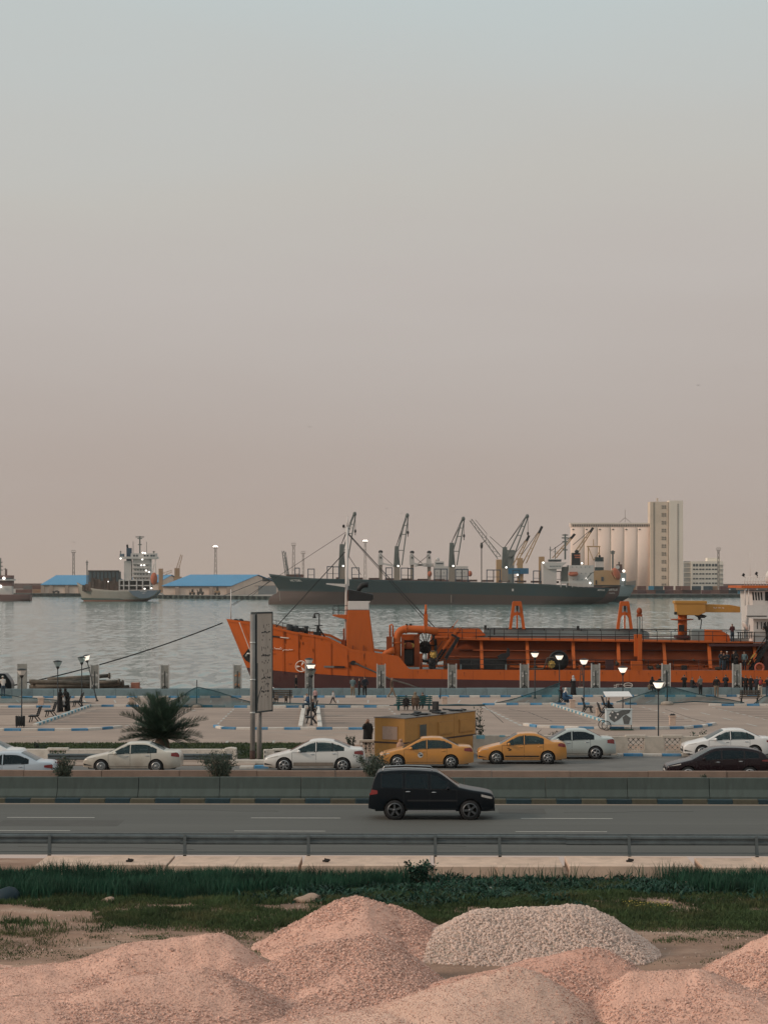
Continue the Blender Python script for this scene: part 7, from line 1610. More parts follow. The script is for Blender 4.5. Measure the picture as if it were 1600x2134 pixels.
fb('crane_cab', T2, 1058, 1101, 1184, 1196, QD+4, 5, mat('hopper_blue', (0.03, 0.13, 0.22), 0.7, var=0.2, scale=0.1)); fb('gantry_leg', T2, 1080, 1090, 1196, 1224, QD+5, 4, m_tan)
T3 = thing('cargo_ship', 'pale grey ship moored at the far right quay with a small dark funnel', 'ship', (X(1300, 1130), 1140, WZ))
Q3 = 1130.0; ship_hull(T3, 'hull', [X(p, Q3) for p in (1120, 1160, 1220, 1270, 1300, 1312, 1320, 1325)], lambda x: Z(1219, Q3), lambda x: Z(1243, Q3), lambda z: X(1120, Q3), lambda z: X(float(np.interp(z, [Z(1256, Q3), Z(1245, Q3), Z(1219, Q3)], [1296, 1312, 1326])), Q3), 8.5, 20, 18, WZ-1, [m_bblue, mat('pale_blue_grey_hull', (0.21, 0.245, 0.25), 0.7), m_bdeck, mat('pale_blue_grey_hull', (0.2, 0.2, 0.2))], Q3+9)
fb('funnel', T3, 1285, 1296, 1176, 1196, Q3+8, 4, m_brnh); fb('deckhouse', T3, 1278, 1304, 1194, 1220, Q3+6, 8, mat('pale_blue_grey_hull', (0.2, 0.2, 0.2))); mb = MB(); mb.lathe([(1.0, -0.2), (1.0, 0.2)], P(1286.5, 1182, Q3+7.5), 14, axis='y'); mb.build('funnel_badge', m_farw, T3)
tmast(T3, 1276, 1147, 1196, Q3+8, m_cgr, 0.9, ((1150, 5), (1153, 4))); tmast(T3, 1289, 1171, 1177, Q3+9, m_sblack, 0.6)
mb = MB()
for a, b in ((1299, 1190), (1298, 1208)): mb.ell(P(a, b, Q3+5), (0.7, 0.4, 0.7), 8, 5)
mb.build('work_lamp', m_spot, T3, kind='stuff')
mb = MB()
for k in range(14): a = 1300+k*1.8; mb.bar(P(a, 1220, Q3+2), P(a, 1212-abs(k-5)*0.3, Q3+2), 0.3)
mb.build('rail', m_cgr, T3, kind='stuff')
# ship hidden behind the middle of the bulk carrier
T4 = thing('cargo_ship', 'white ship seen only above the deck of the bulk carrier with pale crane houses', 'ship', (X(880, 1100), 1110, WZ)); Q4 = 1100.0
ship_hull(T4, 'hull', [X(p, Q4) for p in (690, 705, 730, 780, 880, 940, 965, 978)], lambda x: Z(1208, Q4), lambda x: Z(1240, Q4), lambda z: X(690, Q4), lambda z: X(980, Q4), 9, 22, 16, WZ-1, [m_bbrn, m_brnh, m_bdeck, m_brnh], Q4+10)
for a, b, j in ((793, 1151, (815, 1183)), (858.5, 1152, (880, 1182)), (894, 1152, (870, 1180))):
    fb('crane_pedestal', T4, a-3.6, a+3.6, 1176, 1208, Q4+8, 3, m_cgp)
    mb = MB(); mb.prism([(X(a-5.5, Q4), Z(1177, Q4)), (X(a+5.5, Q4), Z(1177, Q4)), (X(a+4, Q4), Z(1157, Q4)), (X(a+1.5, Q4), Z(b, Q4)), (X(a-2, Q4), Z(b, Q4)), (X(a-5, Q4), Z(1157, Q4))], Q4+7.5, Q4+11.5); h = mb.build('crane_house', m_farw, T4)
    mb = MB(); sg = 1 if j[0] > a else -1; mb.bar(P(a+sg*3, 1174, Q4+6), P(j[0]+sg*6, 1180, Q4+6), 1.0, 0.9); mb.build('crane_jib', m_farw, h)
    mb = MB(); mb.tube([P(a, b+4, Q4+6), P(j[0]+sg*6, 1180, Q4+6)], 0.14, 5); mb.build('crane_rope', m_sblack, h); mb = MB(); pbox(mb, a-1.5, a+1.5, 1160, 1164, Q4+7.3, 0.15); mb.build('crane_window', m_crd, h)
    mb = MB(); mb.ell(P(a, b-1, Q4+9), (1.2, 1.0, 0.9), 8, 5); mb.build('crane_cap', m_sblack, h)
fb('accommodation', T4, 904, 975, 1180, 1212, Q4+4, 10, m_farw); fb('wheelhouse', T4, 906, 925, 1170, 1180, Q4+4, 8, m_farw); fb('wheelhouse_window', T4, 908, 923, 1173, 1175.5, Q4+3.9, 0.1, m_admd)
mb = MB(); mb.lathe([(1.1, 0), (1.2, 0.8), (0.6, 1.7), (0, 1.9)], P(911, 1169, Q4+8), 10); mb.build('radar_dome', m_farw, T4)
mb = MB()
for k in range(18): a = 910+(k % 9)*7; b = 1185+(k//9)*8; pbox(mb, a, a+1.5, b, b+1.6, Q4+3.85, 0.15)
mb.build('porthole', m_admd, T4, kind='stuff')
for a, b in ((895.5, 1196), (979, 1195.5)): mb = MB(); mb.ell(P(a, b, Q4+2), (1.1, 0.9, 1.5), 10, 7); mb.build('lifeboat', m_lboat, T4)
fb('deck_house', T4, 886, 904, 1174, 1181, Q4+7, 5, m_farw)
# shore crane with long lattice jib to the left
T = thing('harbour_crane', 'pale grey harbour crane with a long lattice jib reaching up to the left', 'crane', (X(1058, 1180), 1180, QZ)); HD = 1180.0
mb = MB(); lat(mb, P(1040, 1162, HD), P(980, 1083, HD), 2.2, 16, 0.35); jb = mb.build('jib', m_crg, T)
mb = MB(); mb.tube([P(1056, 1150, HD), P(1020, 1118, HD)], 0.15, 5); mb.tube([P(1014, 1112, HD), P(990, 1083, HD)], 0.13, 5); mb.tube([P(1014, 1112, HD), P(1012, 1124, HD)], 0.12, 5); mb.build('pendant', m_crd, jb, kind='stuff')
fb('tower', T, 1056, 1071, 1150, 1235, HD, 4, m_crg); fb('machine_house', T, 1050, 1072, 1146, 1160, HD-1, 6, m_crg)
mb = MB(); mb.bar(P(1003, 1214, HD), P(1003, 1133, HD), 0.5); mb.bar(P(1003, 1133, HD), P(1013, 1125, HD), 0.4); mb.ell(P(1003, 1137, HD), (0.8, 0.8, 1.8), 8, 6); o = mb.build('lamp_mast', m_crd); tag(o, 'thin dark mast between the third and fourth deck cranes', 'mast')

# ---------------------------------------------------------------- grey feeder ship at the left
FD = 1160.0; FC = FD+9; m_fh = mat('feeder_grey', (0.29, 0.265, 0.225), 0.75, var=0.1, scale=0.05, stain=(0.17, 0.15, 0.13), sfac=0.4, sscale=0.08); m_fg = mat('feeder_blue_grey', (0.115, 0.150, 0.185), 0.75, var=0.1, scale=0.06); m_fgr = mat('feeder_green', (0.07, 0.10, 0.085), 0.8); m_frd = mat('feeder_red', (0.22, 0.10, 0.07), 0.8)
FS = thing('cargo_ship', 'grey cargo ship with white superstructure and dark blue funnel moored at the left quay', 'ship', (X(245, FD), FC, WZ))
tpf = [(155, 1213), (165, 1220), (176, 1224), (200, 1228), (240, 1231), (250, 1230), (330, 1230)]
ship_hull(FS, 'hull', [X(p, FD) for p in (155, 158, 163, 170, 180, 195, 215, 235, 248, 262, 280, 300, 316, 326, 331)], lambda x: Z(interp(tpf, CX+x/FD*FPX), FD), lambda x: Z(float(np.interp(CX+x/FD*FPX, [155, 331], [1250, 1249])), FD), lambda z: X(float(np.interp(z, [Z(1257, FD), Z(1245, FD), Z(1213, FD)], [172, 166, 155])), FD), lambda z: X(float(np.interp(z, [Z(1257, FD), Z(1248, FD), Z(1240, FD), Z(1230, FD)], [296, 312, 325, 331])), FD), 8.0, 16, 12, WZ-1, [m_frd, m_fh, m_bdeck, m_fg], FC, transom=0.75)
mb = MB(); q = [(X(a, FD-0.6), FD-0.6, Z(b, FD)) for a, b in ((268, 1231), (329, 1230), (323, 1239), (310, 1246), (292, 1247), (278, 1241))]; mb.add(q+[(x_, y_+0.8, z_) for x_, y_, z_ in q], [tuple(range(6))]+[(i, (i+1) % 6, 6+(i+1) % 6, 6+i) for i in range(6)]); mb.build('counter_stern', m_fg, FS)
text_mesh('lettering', 'BF MARIA', 0.8, m_mark, FS, (X(300, FD)-FS.location.x, -9.75, Z(1233, FD)-WZ), (R(90), 0, 0)); text_mesh('lettering', 'LISBOA', 0.6, m_mark, FS, (X(300, FD)-FS.location.x, -9.75, Z(1236.2, FD)-WZ), (R(90), 0, 0))
mb = MB(); q = [(X(a, FD-0.2), FD-0.2, Z(b, FD)) for a, b in ((168, 1246), (250, 1247.5), (262, 1250), (172, 1250.5))]; mb.add(q, [(0, 1, 2, 3)]); mb.build('green_stripe', m_fgr, FS)
mb = MB()
for k in range(8):
    a = 186+k*8.0; pbox(mb, a, a+6.6, 1191, 1213, FC-4, 9)
hb = mb.build('hold_bulkhead', mat('hold_panel', (0.12, 0.14, 0.15), 0.8, var=0.15, scale=0.1), FS, kind='stuff')
for k in range(9): a = 184.5+k*8.0; fb('cell_guide', FS, a-0.7, a+0.7, 1188.5, 1216, FC-4.5, 0.6, m_crd)
fb('cell_guide_beam', FS, 184, 249, 1188.5, 1191, FC-4.6, 0.5, m_crd)
rs = random.Random(8)
for k in range(12): a = 172+k*6.3; fb('deck_cargo', FS, a, a+rs.uniform(5, 8), 1206+rs.uniform(-4, 6)-(0 if k > 2 else -8), 1232, FC-5.5, 8, mat('rust_cargo', (0.095, 0.062, 0.048), 0.9, var=0.4, scale=0.3, rnd=0.3))
fb('deck_lamp', FS, 225, 227, 1211, 1213, FC-6, 0.3, m_spot)
# stern gallery: white frame with dark openings
fb('stern_gallery_back', FS, 249, 316, 1209, 1231, FC-3, 6, m_crd)
for y0_, y1_ in ((1208, 1210.5), (1219, 1221.5), (1229, 1231.5)): fb('gallery_beam', FS, 248, 318, y0_, y1_, FC-6, 3, m_farw)
for a in (248, 257, 268, 284, 296.5, 312): fb('gallery_post', FS, a, a+2.2, 1208, 1231, FC-6.2, 3.2, m_farw)
fb('superstructure', FS, 277, 313, 1165, 1208.5, FC-4, 9, m_farw)
for k in range(4):
    yk = 1174+k*9; fb('deck_edge', FS, 275, 316, yk, yk+1.4, FC-5.2, 1.2, m_farw)
    mb = MB()
    for a in (281, 287, 293, 299, 306): pbox(mb, a, a+2.2, yk+3.4, yk+5.8, FC-4.1, 0.2)
    mb.build('window', m_admd, FS, kind='stuff')
fb('wheelhouse', FS, 273, 325, 1153, 1165, FC-5, 9, m_farw); mb = MB()
for a in (278, 284, 300, 306, 314, 319): pbox(mb, a, a+4, 1156, 1160, FC-5.1, 0.3)
mb.build('window', m_admd, FS, kind='stuff'); fb('bridge_wing', FS, 249, 328, 1160, 1164.5, FC-5.6, 8, m_farw); fb('bridge_wing_screen', FS, 250, 258, 1154, 1160, FC-5.6, 4, m_fg)
fb('funnel', FS, 264, 273.5, 1142, 1170, FC-3, 4, mat('feeder_funnel_blue', (0.018, 0.05, 0.085), 0.7)); fb('funnel_casing', FS, 259, 274, 1169, 1209, FC-3.5, 5, m_farw); mb = MB(); mb.bar(P(266.5, 1143, FC-1), P(265.5, 1135, FC-1), 1.0); mb.build('exhaust', m_sblack, FS)
tmast(FS, 292, 1117, 1154, FC-1, m_cgr, 0.7, ((1119, 9), (1122, 5), (1135, 4))); tmast(FS, 306, 1129, 1154, FC-1, m_cgr, 0.25); tmast(FS, 278, 1128, 1154, FC-1, m_cgr, 0.25); tmast(FS, 182, 1168, 1222, FC, m_cgr, 0.5, ((1172, 3), (1176, 2)))
tmast(FS, 252, 1148, 1160, FC-4, m_cgr, 0.4, ((1150, 2),)); tmast(FS, 321, 1148, 1156, FC-4, m_cgr, 0.5, ((1150, 3),))
mb = MB(); c = P(321.5, 1206, FC-6); mb.ell(c, (1.9, 1.2, 3.4), 12, 8); mb.build('lifeboat', m_lboat, FS); mb = MB(); mb.bar(P(314, 1215, FC-5), P(322, 1175, FC-5), 0.4); mb.bar(P(326, 1215, FC-5), P(324, 1165, FC-5), 0.35); mb.build('davit', m_farw, FS, kind='stuff')
mb = MB()
for a, b in ((252, 1164), (298, 1152), (303, 1153), (297, 1166), (295, 1178), (301, 1178), (305, 1189), (311, 1192), (316, 1226), (302, 1227)): mb.ell(P(a, b, FC-6.5), (0.5, 0.3, 0.4), 8, 5)
mb.build('work_lamp', m_spot, FS, kind='stuff')
rope('mooring line of the grey cargo ship to the quay at its right', [P(326, 1232, FC-4), P(356, 1246, 1325)], 0.15, m_sblack)
rope('mooring line from the bulk carrier bow to the quay by the warehouse', [P(572, 1199, BC-9), P(450, 1248, 1296)], 0.16, m_sblack)
rope('second mooring line from the bulk carrier bow to the quay', [P(574, 1200, BC-9), P(520, 1246, 1268)], 0.16, m_sblack)
# red tug cut by the left edge
TD = 1180.0; m_tred = mat('tug_red', (0.15, 0.08, 0.07), 0.7); TG = thing('tug', 'red and white tug cut off by the left edge of the picture', 'ship', (X(-20, TD), TD+6, WZ))
ship_hull(TG, 'hull', [X(p, TD) for p in (-90, -70, -40, 0, 30, 50, 58, 62)], lambda x: Z(1239, TD), lambda x: Z(1247, TD), lambda z: X(-90, TD), lambda z: X(62, TD), 5, 10, 8, WZ-1, [m_tred, m_tred, m_bdeck, m_tred], TD+6, transom=0.7)
fb('deckhouse', TG, -60, 25, 1221, 1240, TD+3, 6, m_farw); fb('wheelhouse', TG, -30, 27, 1199, 1221, TD+3.5, 5, m_tred); fb('wheelhouse_window', TG, 0, 26, 1204, 1208, TD+3.3, 0.2, m_admd); fb('bridge_deck', TG, -40, 29, 1207, 1210, TD+2.5, 7, m_farw)
tmast(TG, 2, 1163, 1200, TD+6, m_cgr, 0.6, ((1172, 4), (1180, 5), (1188, 5))); tmast(TG, 12, 1184, 1200, TD+6, m_cgr, 0.4, ((1186, 4),)); mb = MB()
for a, b in ((2, 1222), (9, 1205)): mb.ell(P(a, b, TD+2), (0.8, 0.4, 0.8), 8, 5)
mb.build('work_lamp', m_spot, TG, kind='stuff')
fb('fire_monitor', TG, 12, 15, 1187, 1199, TD+4, 1.5, m_tred)
# gulls
m_gull = mat('gull', (0.10, 0.09, 0.085), 0.9)
for px, py, D_, lb in ((155, 1130, 420, 'gull gliding above the left light mast'), (805, 1060, 500, 'gull above the second deck crane'), (946, 1067, 480, 'gull above the third deck crane'), (1454, 803, 350, 'gull high in the sky at the right'), (645, 890, 400, 'tiny gull in the middle of the sky'), (836, 1070, 520, 'tiny gull just left of the second crane tip')):
    T = thing('gull', lb, 'bird', P(px, py, D_), 0, 'gulls over the harbour'); T.scale = (0.5, 0.5, 0.5); mb = MB(); mb.ell((0, 0, 0), (0.22, 0.07, 0.06), 8, 6); mb.build('body', m_gull, T, local=True)
    for s in (-1, 1): mb = MB(); mb.add([(-0.08, 0, 0), (0.08, 0, 0), (0.35*s+0.06, -0.1, 0.16), (0.62*s, -0.12, 0.08), (0.3*s-0.06, -0.1, 0.15)], [(0, 1, 2, 3, 4)]); mb.build('wing', m_gull, T, local=True)
# ================================================================ CARS
m_tyre = mat('tyre', (0.016, 0.016, 0.017), 0.85, var=0.3, scale=6)
m_rim = mat('alloy_rim', (0.30, 0.30, 0.30), 0.4, 0.7, var=0.15, scale=8)
m_rubber = mat('black_trim', (0.012, 0.012, 0.013), 0.6)
m_well = mat('wheel_well', (0.008, 0.008, 0.008), 0.95)
m_glass = glassmat('car_glass', (0.008, 0.028, 0.032), 0.28, 0.05, 0.45)
m_tint = glassmat('car_glass_dark', (0.003, 0.010, 0.014), 0.06, 0.05, 0.22)
m_head = mat('headlight_glass', (0.50, 0.46, 0.42), 0.15, 0.2, var=0.2, scale=12, coat=0.6)
m_tail = mat('tail_light_red', (0.20, 0.018, 0.018), 0.2, coat=0.6, var=0.2, scale=8)
m_seat = mat('car_seat', (0.035, 0.038, 0.04), 0.9)
m_chrome = mat('chrome', (0.5, 0.5, 0.5), 0.2, 0.9)
m_floor = mat('car_underside', (0.01, 0.01, 0.01), 0.9)
m_plate = mat('number_plate', (0.55, 0.53, 0.5), 0.6)
def catmull(pts, n=14):
    out_ = []
    P_ = [Vector(p) for p in pts]
    for i in range(len(P_)-1):
        a, b, c, d = P_[max(i-1, 0)], P_[i], P_[i+1], P_[min(i+2, len(P_)-1)]
        for k in range(n):
            t = k/n
            q = 0.5*((2*b)+(c-a)*t+(2*a-5*b+4*c-d)*t*t+(3*b-a-3*c+d)*t**3)
            out_.append((max(q.x, out_[-1][0]+1e-5) if out_ else q.x, q.y))
    out_.append((P_[-1].x, P_[-1].y)); return out_
def make_car(label, cat, loc, rz, L, top, belt, w0, wx, wr, ws, rw, pil, paint, group=None, glass=None, spokes=6, rimm=None, taper=(0.24, 0.9, 0.18, 0.75), tumble=0.40, name='parked_car', clad=None, extra=None, two=True, front_detail=True, tail=None, head=None, roof_off=0.115, sill=0.20):
    T = thing(name, label, cat, loc, rz, group); glass = glass or m_glass; rimm = rimm or m_rim
    tl = catmull(top); TX = np.array([p[0] for p in tl]); TZ = np.array([p[1] for p in tl])
    zt = lambda x: float(np.interp(x, TX, TZ)); bl = lambda x: float(np.interp(x, [p[0] for p in belt], [p[1] for p in belt]))
    af, lf, ar, lr = taper
    def W(x, z):
        p = 1-af*max(0, 1-x/lf)**2.4-ar*max(0, 1-(L-x)/lr)**2.4; b = bl(x)
        if z < 0.55: k = 1-0.06*((0.55-z)/0.35)**2
        elif z <= b: k = 1-0.035*((z-0.55)/max(0.05, b-0.55))**1.5
        else: k = 0.965
        return w0*p*k-(tumble*(z-b) if z > b else 0)
    def zs(x):
        z = sill+0.06*max(0, 1-x/0.5)+0.08*max(0, 1-(L-x)/0.5)
        for c in wx:
            R_ = wr+0.055
            if abs(x-c) < R_: z = max(z, wr+math.sqrt(R_*R_-(x-c)**2))
        return z
    xs = set(np.arange(0, L, 0.055))
    for c in wx:
        R_ = wr+0.055
        xs |= {c-R_, c+R_, c-R_+0.004, c+R_-0.004, c-R_+0.03, c+R_-0.03}
    xs = sorted(x for x in xs if 0.0 <= x < L-0.005)+[L]
    NS, NC, NT = 15, 4, 5; secs = []
    for x in xs:
        t = zt(x); s = min(zs(x), t-0.06); r = min(0.085, (t-s)*0.45); pts = []
        for i in range(NS+1): z = s+(t-r-s)*i/NS; pts.append((W(x, z), z))
        y1 = pts[-1][0]
        for i in range(1, NC+1): a = PI/2*i/NC; pts.append((y1-r*(1-math.cos(a)), t-r+r*math.sin(a)))
        yr = pts[-1][0]
        for i in range(1, NT+1): f = i/NT; pts.append((yr*(1-f), t+0.022*(1-(1-f)**2)))
        secs.append([(x, y, z) for y, z in pts])
    M_ = len(secs[0]); x_fd0, x_fd1, x_rd1 = pil[0], pil[1], pil[2]
    def zw0(x): return bl(x)+0.02
    def zw1(x): return zt(x)-roof_off
    wins = pil[3]                                       # (xa, xb) side windows
    def in_win(x, z): return any(a+0.03 < x < b-0.03 and zw0(x)+0.02 < z < zw1(x)-0.015 for a, b in wins)
    mb = MB()
    for sg in (-1, 1):
        o = len(mb.v); mb.v += [(x, sg*y, z) for s in secs for x, y, z in s]
        for i in range(len(secs)-1):
            for j in range(M_-1):
                c = [(secs[i][j][k]+secs[i+1][j+1][k])/2 for k in range(3)]
                if j < NS and in_win(c[0], c[2]): continue
                if j >= NS+NC-1:
                    lim = W(c[0], zt(c[0]))-0.13
                    if (ws[0]+0.05 < c[0] < ws[1]-0.05 or rw[0]+0.05 < c[0] < rw[1]-0.05) and c[1] < lim: continue
                mb.f.append((o+i*M_+j, o+(i+1)*M_+j, o+(i+1)*M_+j+1, o+i*M_+j+1)); mb.m.append(0); mb.s.append(True)
    for s in (secs[0], secs[-1]): mb.add([(x, y, z) for x, y, z in s]+[(x, -y, z) for x, y, z in s[::-1]], [tuple(range(2*M_))])
    body = mb.build('body', paint, T, local=True)
    def side(name, xa, xb, f0, f1, off, m, parent=T, nx=14, nz=4, sides=(-1, 1), thick=0.0):
        mb = MB()
        for sg in sides:
            vs = []
            for i in range(nx+1):
                x = xa+(xb-xa)*i/nx; a, b = f0(x), max(f0(x)+0.002, f1(x))
                for j in range(nz+1): z = a+(b-a)*j/nz; vs.append((x, sg*(W(x, z)+off), z))
            mb.add(vs, [(i*(nz+1)+j, (i+1)*(nz+1)+j, (i+1)*(nz+1)+j+1, i*(nz+1)+j+1) for i in range(nx) for j in range(nz)], 0, True)
        return mb.build(name, m, parent, local=True)
    for sg in (-1, 1):
        for a, b in wins:
            fr_ = side('window_trim', a-0.015, b+0.015, lambda x: zw0(x)-0.022, lambda x: zw1(x)+0.022, 0.003, m_rubber, sides=(sg,))
            # trim is a band: cut its middle away
            me = fr_.data; bm = bmesh.new(); bm.from_mesh(me); dl = [f for f in bm.faces if in_win(f.calc_center_median().x, f.calc_center_median().z)]; bmesh.ops.delete(bm, geom=dl, context='FACES'); bm.to_mesh(me); bm.free(); fr_['kind'] = 'stuff'
            side('window', a, b, zw0, zw1, 0.007, glass, sides=(sg,))
    def topp(name, xa, xb, inset, off, m):
        mb = MB(); vs = []; n, k = 10, 8
        for i in range(n+1):
            x = xa+(xb-xa)*i/n; yl = W(x, zt(x)-0.06)-inset
            for j in range(k+1): y = yl*(2*j/k-1); vs.append((x, y, zt(x)+0.022*(1-(y/max(.1, yl+.05))**2)+off))
        mb.add(vs, [(i*(k+1)+j, (i+1)*(k+1)+j, (i+1)*(k+1)+j+1, i*(k+1)+j+1) for i in range(n) for j in range(k)], 0, True); return mb.build(name, m, T, local=True)
    topp('windscreen', ws[0], ws[1], 0.07, 0.008, m_glass); topp('rear_window', rw[0], rw[1], 0.09, 0.008, glass)
    hz = sill+0.10
    def zlo(x): return max(hz, zs(x)+0.02)
    for a, b in ((x_fd0, x_fd1), (x_fd1+0.012, x_rd1)) if two else ((x_fd0, x_fd1),):
        for sg in (-1, 1):
            d = side('door', a, b, zlo, lambda x: bl(x)-0.012, 0.0045, paint, sides=(sg,), nx=18)
            side('door_seam', a-0.013, b+0.013, lambda x: zlo(x)-0.013, lambda x: bl(x)+0.004, 0.002, m_rubber, d, sides=(sg,), nx=18)
            hx = b-0.16; zz = bl(hx)-0.11; mb = MB(); mb.ell((hx, sg*(W(hx, zz)+0.02), zz), (0.10, 0.022, 0.022), 10, 5); mb.build('handle', m_chrome if 'taxi' not in cat else paint, d, local=True)
    for sg in (-1, 1) if clad else (): side('lower_cladding', wx[0]+wr+0.1, wx[1]-wr-0.1, lambda x: sill+clad[0], lambda x: sill+clad[1], 0.010, clad[2], nx=10, nz=2, sides=(sg,))
    # lamps
    h0, h1, hza, hzb = head or (0.10, 0.60, 0.62, 0.75)
    for sg in (-1, 1):
        side('headlight', h0, h1, lambda x: hza+(hzb-hza)*0.55*((x-h0)/(h1-h0))**1.2, lambda x: min(hza+(hzb-hza)*(0.45+0.6*(x-h0)/(h1-h0)), zt(x)-0.045), 0.008, m_head, sides=(sg,))
        t0, t1, tza, tzb = tail or (L-0.42, L-0.06, 0.76, 0.95)
        side('tail_light', t0, t1, lambda x: tza+0.05*(t1-x)/(t1-t0), lambda x: min(tzb-0.05*((t1-x)/(t1-t0)), zt(x)-0.03), 0.008, m_tail, sides=(sg,))
    if front_detail:
        for sg in (-1, 1): side('bumper_intake', 0.03, 0.42, lambda x: 0.33, lambda x: 0.33+0.10*(1-(x/0.45)), 0.006, m_rubber, nx=6, nz=2, sides=(sg,))
        mb = MB(); yw = W(0.0, 0.5); mb.box(-0.015, 0.02, -yw*0.75, yw*0.75, 0.30, 0.42); mb.build('air_intake', m_rubber, T, local=True)
        zz = zt(0.02); mb = MB(); mb.box(-0.012, 0.03, -yw*0.5, yw*0.5, zz-0.14, zz-0.04); mb.build('grille', m_rubber, T, local=True)
        mb = MB(); mb.box(-0.025, 0.0, -0.22, 0.22, 0.43, 0.52); mb.build('number_plate', m_plate, T, local=True)
    # mirrors
    for sg in (-1, 1):
        xm = x_fd0+0.32; mb = MB(); mb.ell((xm, sg*(W(xm, bl(xm))+0.10), bl(xm)+0.055), (0.075, 0.11, 0.075), 10, 7); mb.bar((xm, sg*(W(xm, bl(xm))-0.02), bl(xm)+0.01), (xm, sg*(W(xm, bl(xm))+0.06), bl(xm)+0.04), 0.05); mb.build('mirror', paint, T, local=True)
    # wheels
    for c in wx:
        for sg in (-1, 1):
            y = sg*(w0-0.115); mb = MB(); mb.lathe([(wr-0.10, -0.10), (wr-0.02, -0.105), (wr, -0.07), (wr, 0.07), (wr-0.02, 0.105), (wr-0.10, 0.10)], (c, y, wr), 26, axis='y', caps=False); wl = mb.build('wheel', m_tyre, T, local=True)
            mb = MB(); yo = y+sg*0.085
            mb.lathe([(wr-0.135, -0.03), (wr-0.095, -0.02), (wr-0.095, 0.02), (wr-0.135, 0.03)], (c, yo, wr), 24, axis='y', caps=False)
            mb.lathe([(0.0, -0.03), (wr-0.12, -0.03)], (c, y+sg*0.03, wr), 20, mi=1, axis='y')
            for k in range(spokes): a = 2*PI*k/spokes+0.3+c; mb.bar((c, yo, wr), (c+math.cos(a)*(wr-0.115), yo, wr+math.sin(a)*(wr-0.115)), 0.05 if spokes > 7 else 0.075, 0.03, up=(0, 1, 0))
            mb.lathe([(0.0, 0.03*sg), (0.06, 0.02*sg), (0.065, -0.02*sg)], (c, yo, wr), 12, axis='y'); r = mb.build('rim', [rimm, m_well], wl, local=True)
    for c in wx: mb = MB(); mb.lathe([(wr+0.05, -(w0-0.22)), (wr+0.05, w0-0.22)], (c, 0, wr), 20, axis='y'); mb.build('wheel_well', m_well, T, local=True)
    mb = MB(); mb.box(0.25, L-0.25, -w0*0.86, w0*0.86, sill-0.02, sill+0.12); mb.build('underside', m_floor, T, local=True)
    mb = MB(); mb.box(ws[0]-0.1, ws[0]+0.35, -w0*0.75, w0*0.75, bl(ws[0])-0.25, bl(ws[0])-0.05); mb.build('dashboard', m_rubber, T, local=True)
    for yy in (-0.36, 0.36):
        xs_ = x_fd0+0.95; mb = MB(); mb.prism([(xs_, 0.45), (xs_+0.22, 0.45), (xs_+0.36, bl(xs_)+0.20), (xs_+0.26, bl(xs_)+0.20)], yy-0.23, yy+0.23); mb.ell((xs_+0.33, yy, bl(xs_)+0.27), (0.05, 0.13, 0.10), 10, 6); mb.build('seat', m_seat, T, local=True)
    xs_ = x_rd1-0.25; mb = MB(); mb.prism([(xs_-0.1, 0.45), (xs_+0.1, 0.45), (xs_+0.26, bl(xs_)+0.12), (xs_+0.16, bl(xs_)+0.12)], -0.6, 0.6); mb.build('rear_seat', m_seat, T, local=True)
    mb = MB(); mb.box(x_fd0+0.1, x_rd1, -w0*0.8, w0*0.8, 0.35, 0.45); mb.build('cabin_floor', m_seat, T, local=True)
    T['_L'] = L
    return T, side, W, zt, bl
def car_at(px0, D, z=0): return (X(px0, D), D, z)        # front end of a car that faces left
dustc = (0.26, 0.205, 0.16)
pw_b = mat('car_cream_white', (0.55, 0.515, 0.45), 0.35, coat=0.35, var=0.05, scale=1.5, dust=(dustc, 0.25, 0.95), stain=(0.42, 0.36, 0.29), sfac=0.4, sscale=1.8)
pw_c = mat('car_white', (0.62, 0.60, 0.57), 0.28, coat=0.5, var=0.03, scale=1.5, dust=(dustc, 0.22, 0.60))
pw_g = mat('car_clean_white', (0.68, 0.66, 0.64), 0.25, coat=0.5, var=0.02)
p_taxi = mat('taxi_amber', (0.52, 0.225, 0.045), 0.32, coat=0.4, var=0.05, scale=1.2, dust=((0.34, 0.19, 0.09), 0.22, 0.70))
p_silv = mat('car_silver_green', (0.42, 0.46, 0.44), 0.35, 0.2, coat=0.4, var=0.04, dust=(dustc, 0.2, 0.55))
p_blue = mat('car_silver_blue', (0.42, 0.47, 0.52), 0.30, 0.2, coat=0.5, var=0.04)
p_maro = mat('car_maroon_black', (0.012, 0.005, 0.007), 0.25, coat=0.2, var=0.1, spec=0.2)
p_suv = mat('car_black_blue', (0.002, 0.005, 0.008), 0.3, coat=0.06, var=0.1, spec=0.15)
RZc = -0.012
def sed(s=1.0, h=1.0):
    return [(x*s, z*h) for x, z in [(0, .50), (.05, .60), (.22, .685), (.6, .77), (1.0, .86), (1.2, .915), (1.98, 1.31), (2.25, 1.365), (2.7, 1.38), (3.1, 1.325), (3.78, 1.02), (3.95, 1.0), (4.3, .975), (4.44, .90), (4.52, .70)]]
# dirty white saloon
make_car('cream white saloon with dusty doors parked in front of the palm', 'car', car_at(178, 100.7), RZc, 4.52, sed(), [(0, .70), (1.0, .84), (3.8, .93), (4.52, .93)], 0.85, (0.86, 3.40), 0.30, (1.18, 2.0), (3.08, 3.76), (1.20, 2.20, 3.15, [(1.52, 2.17), (2.24, 3.06), (3.09, 3.42)]), pw_b, 'cars parked along the frontage road', spokes=12, tail=(4.10, 4.47, 0.72, 0.96), roof_off=0.105)
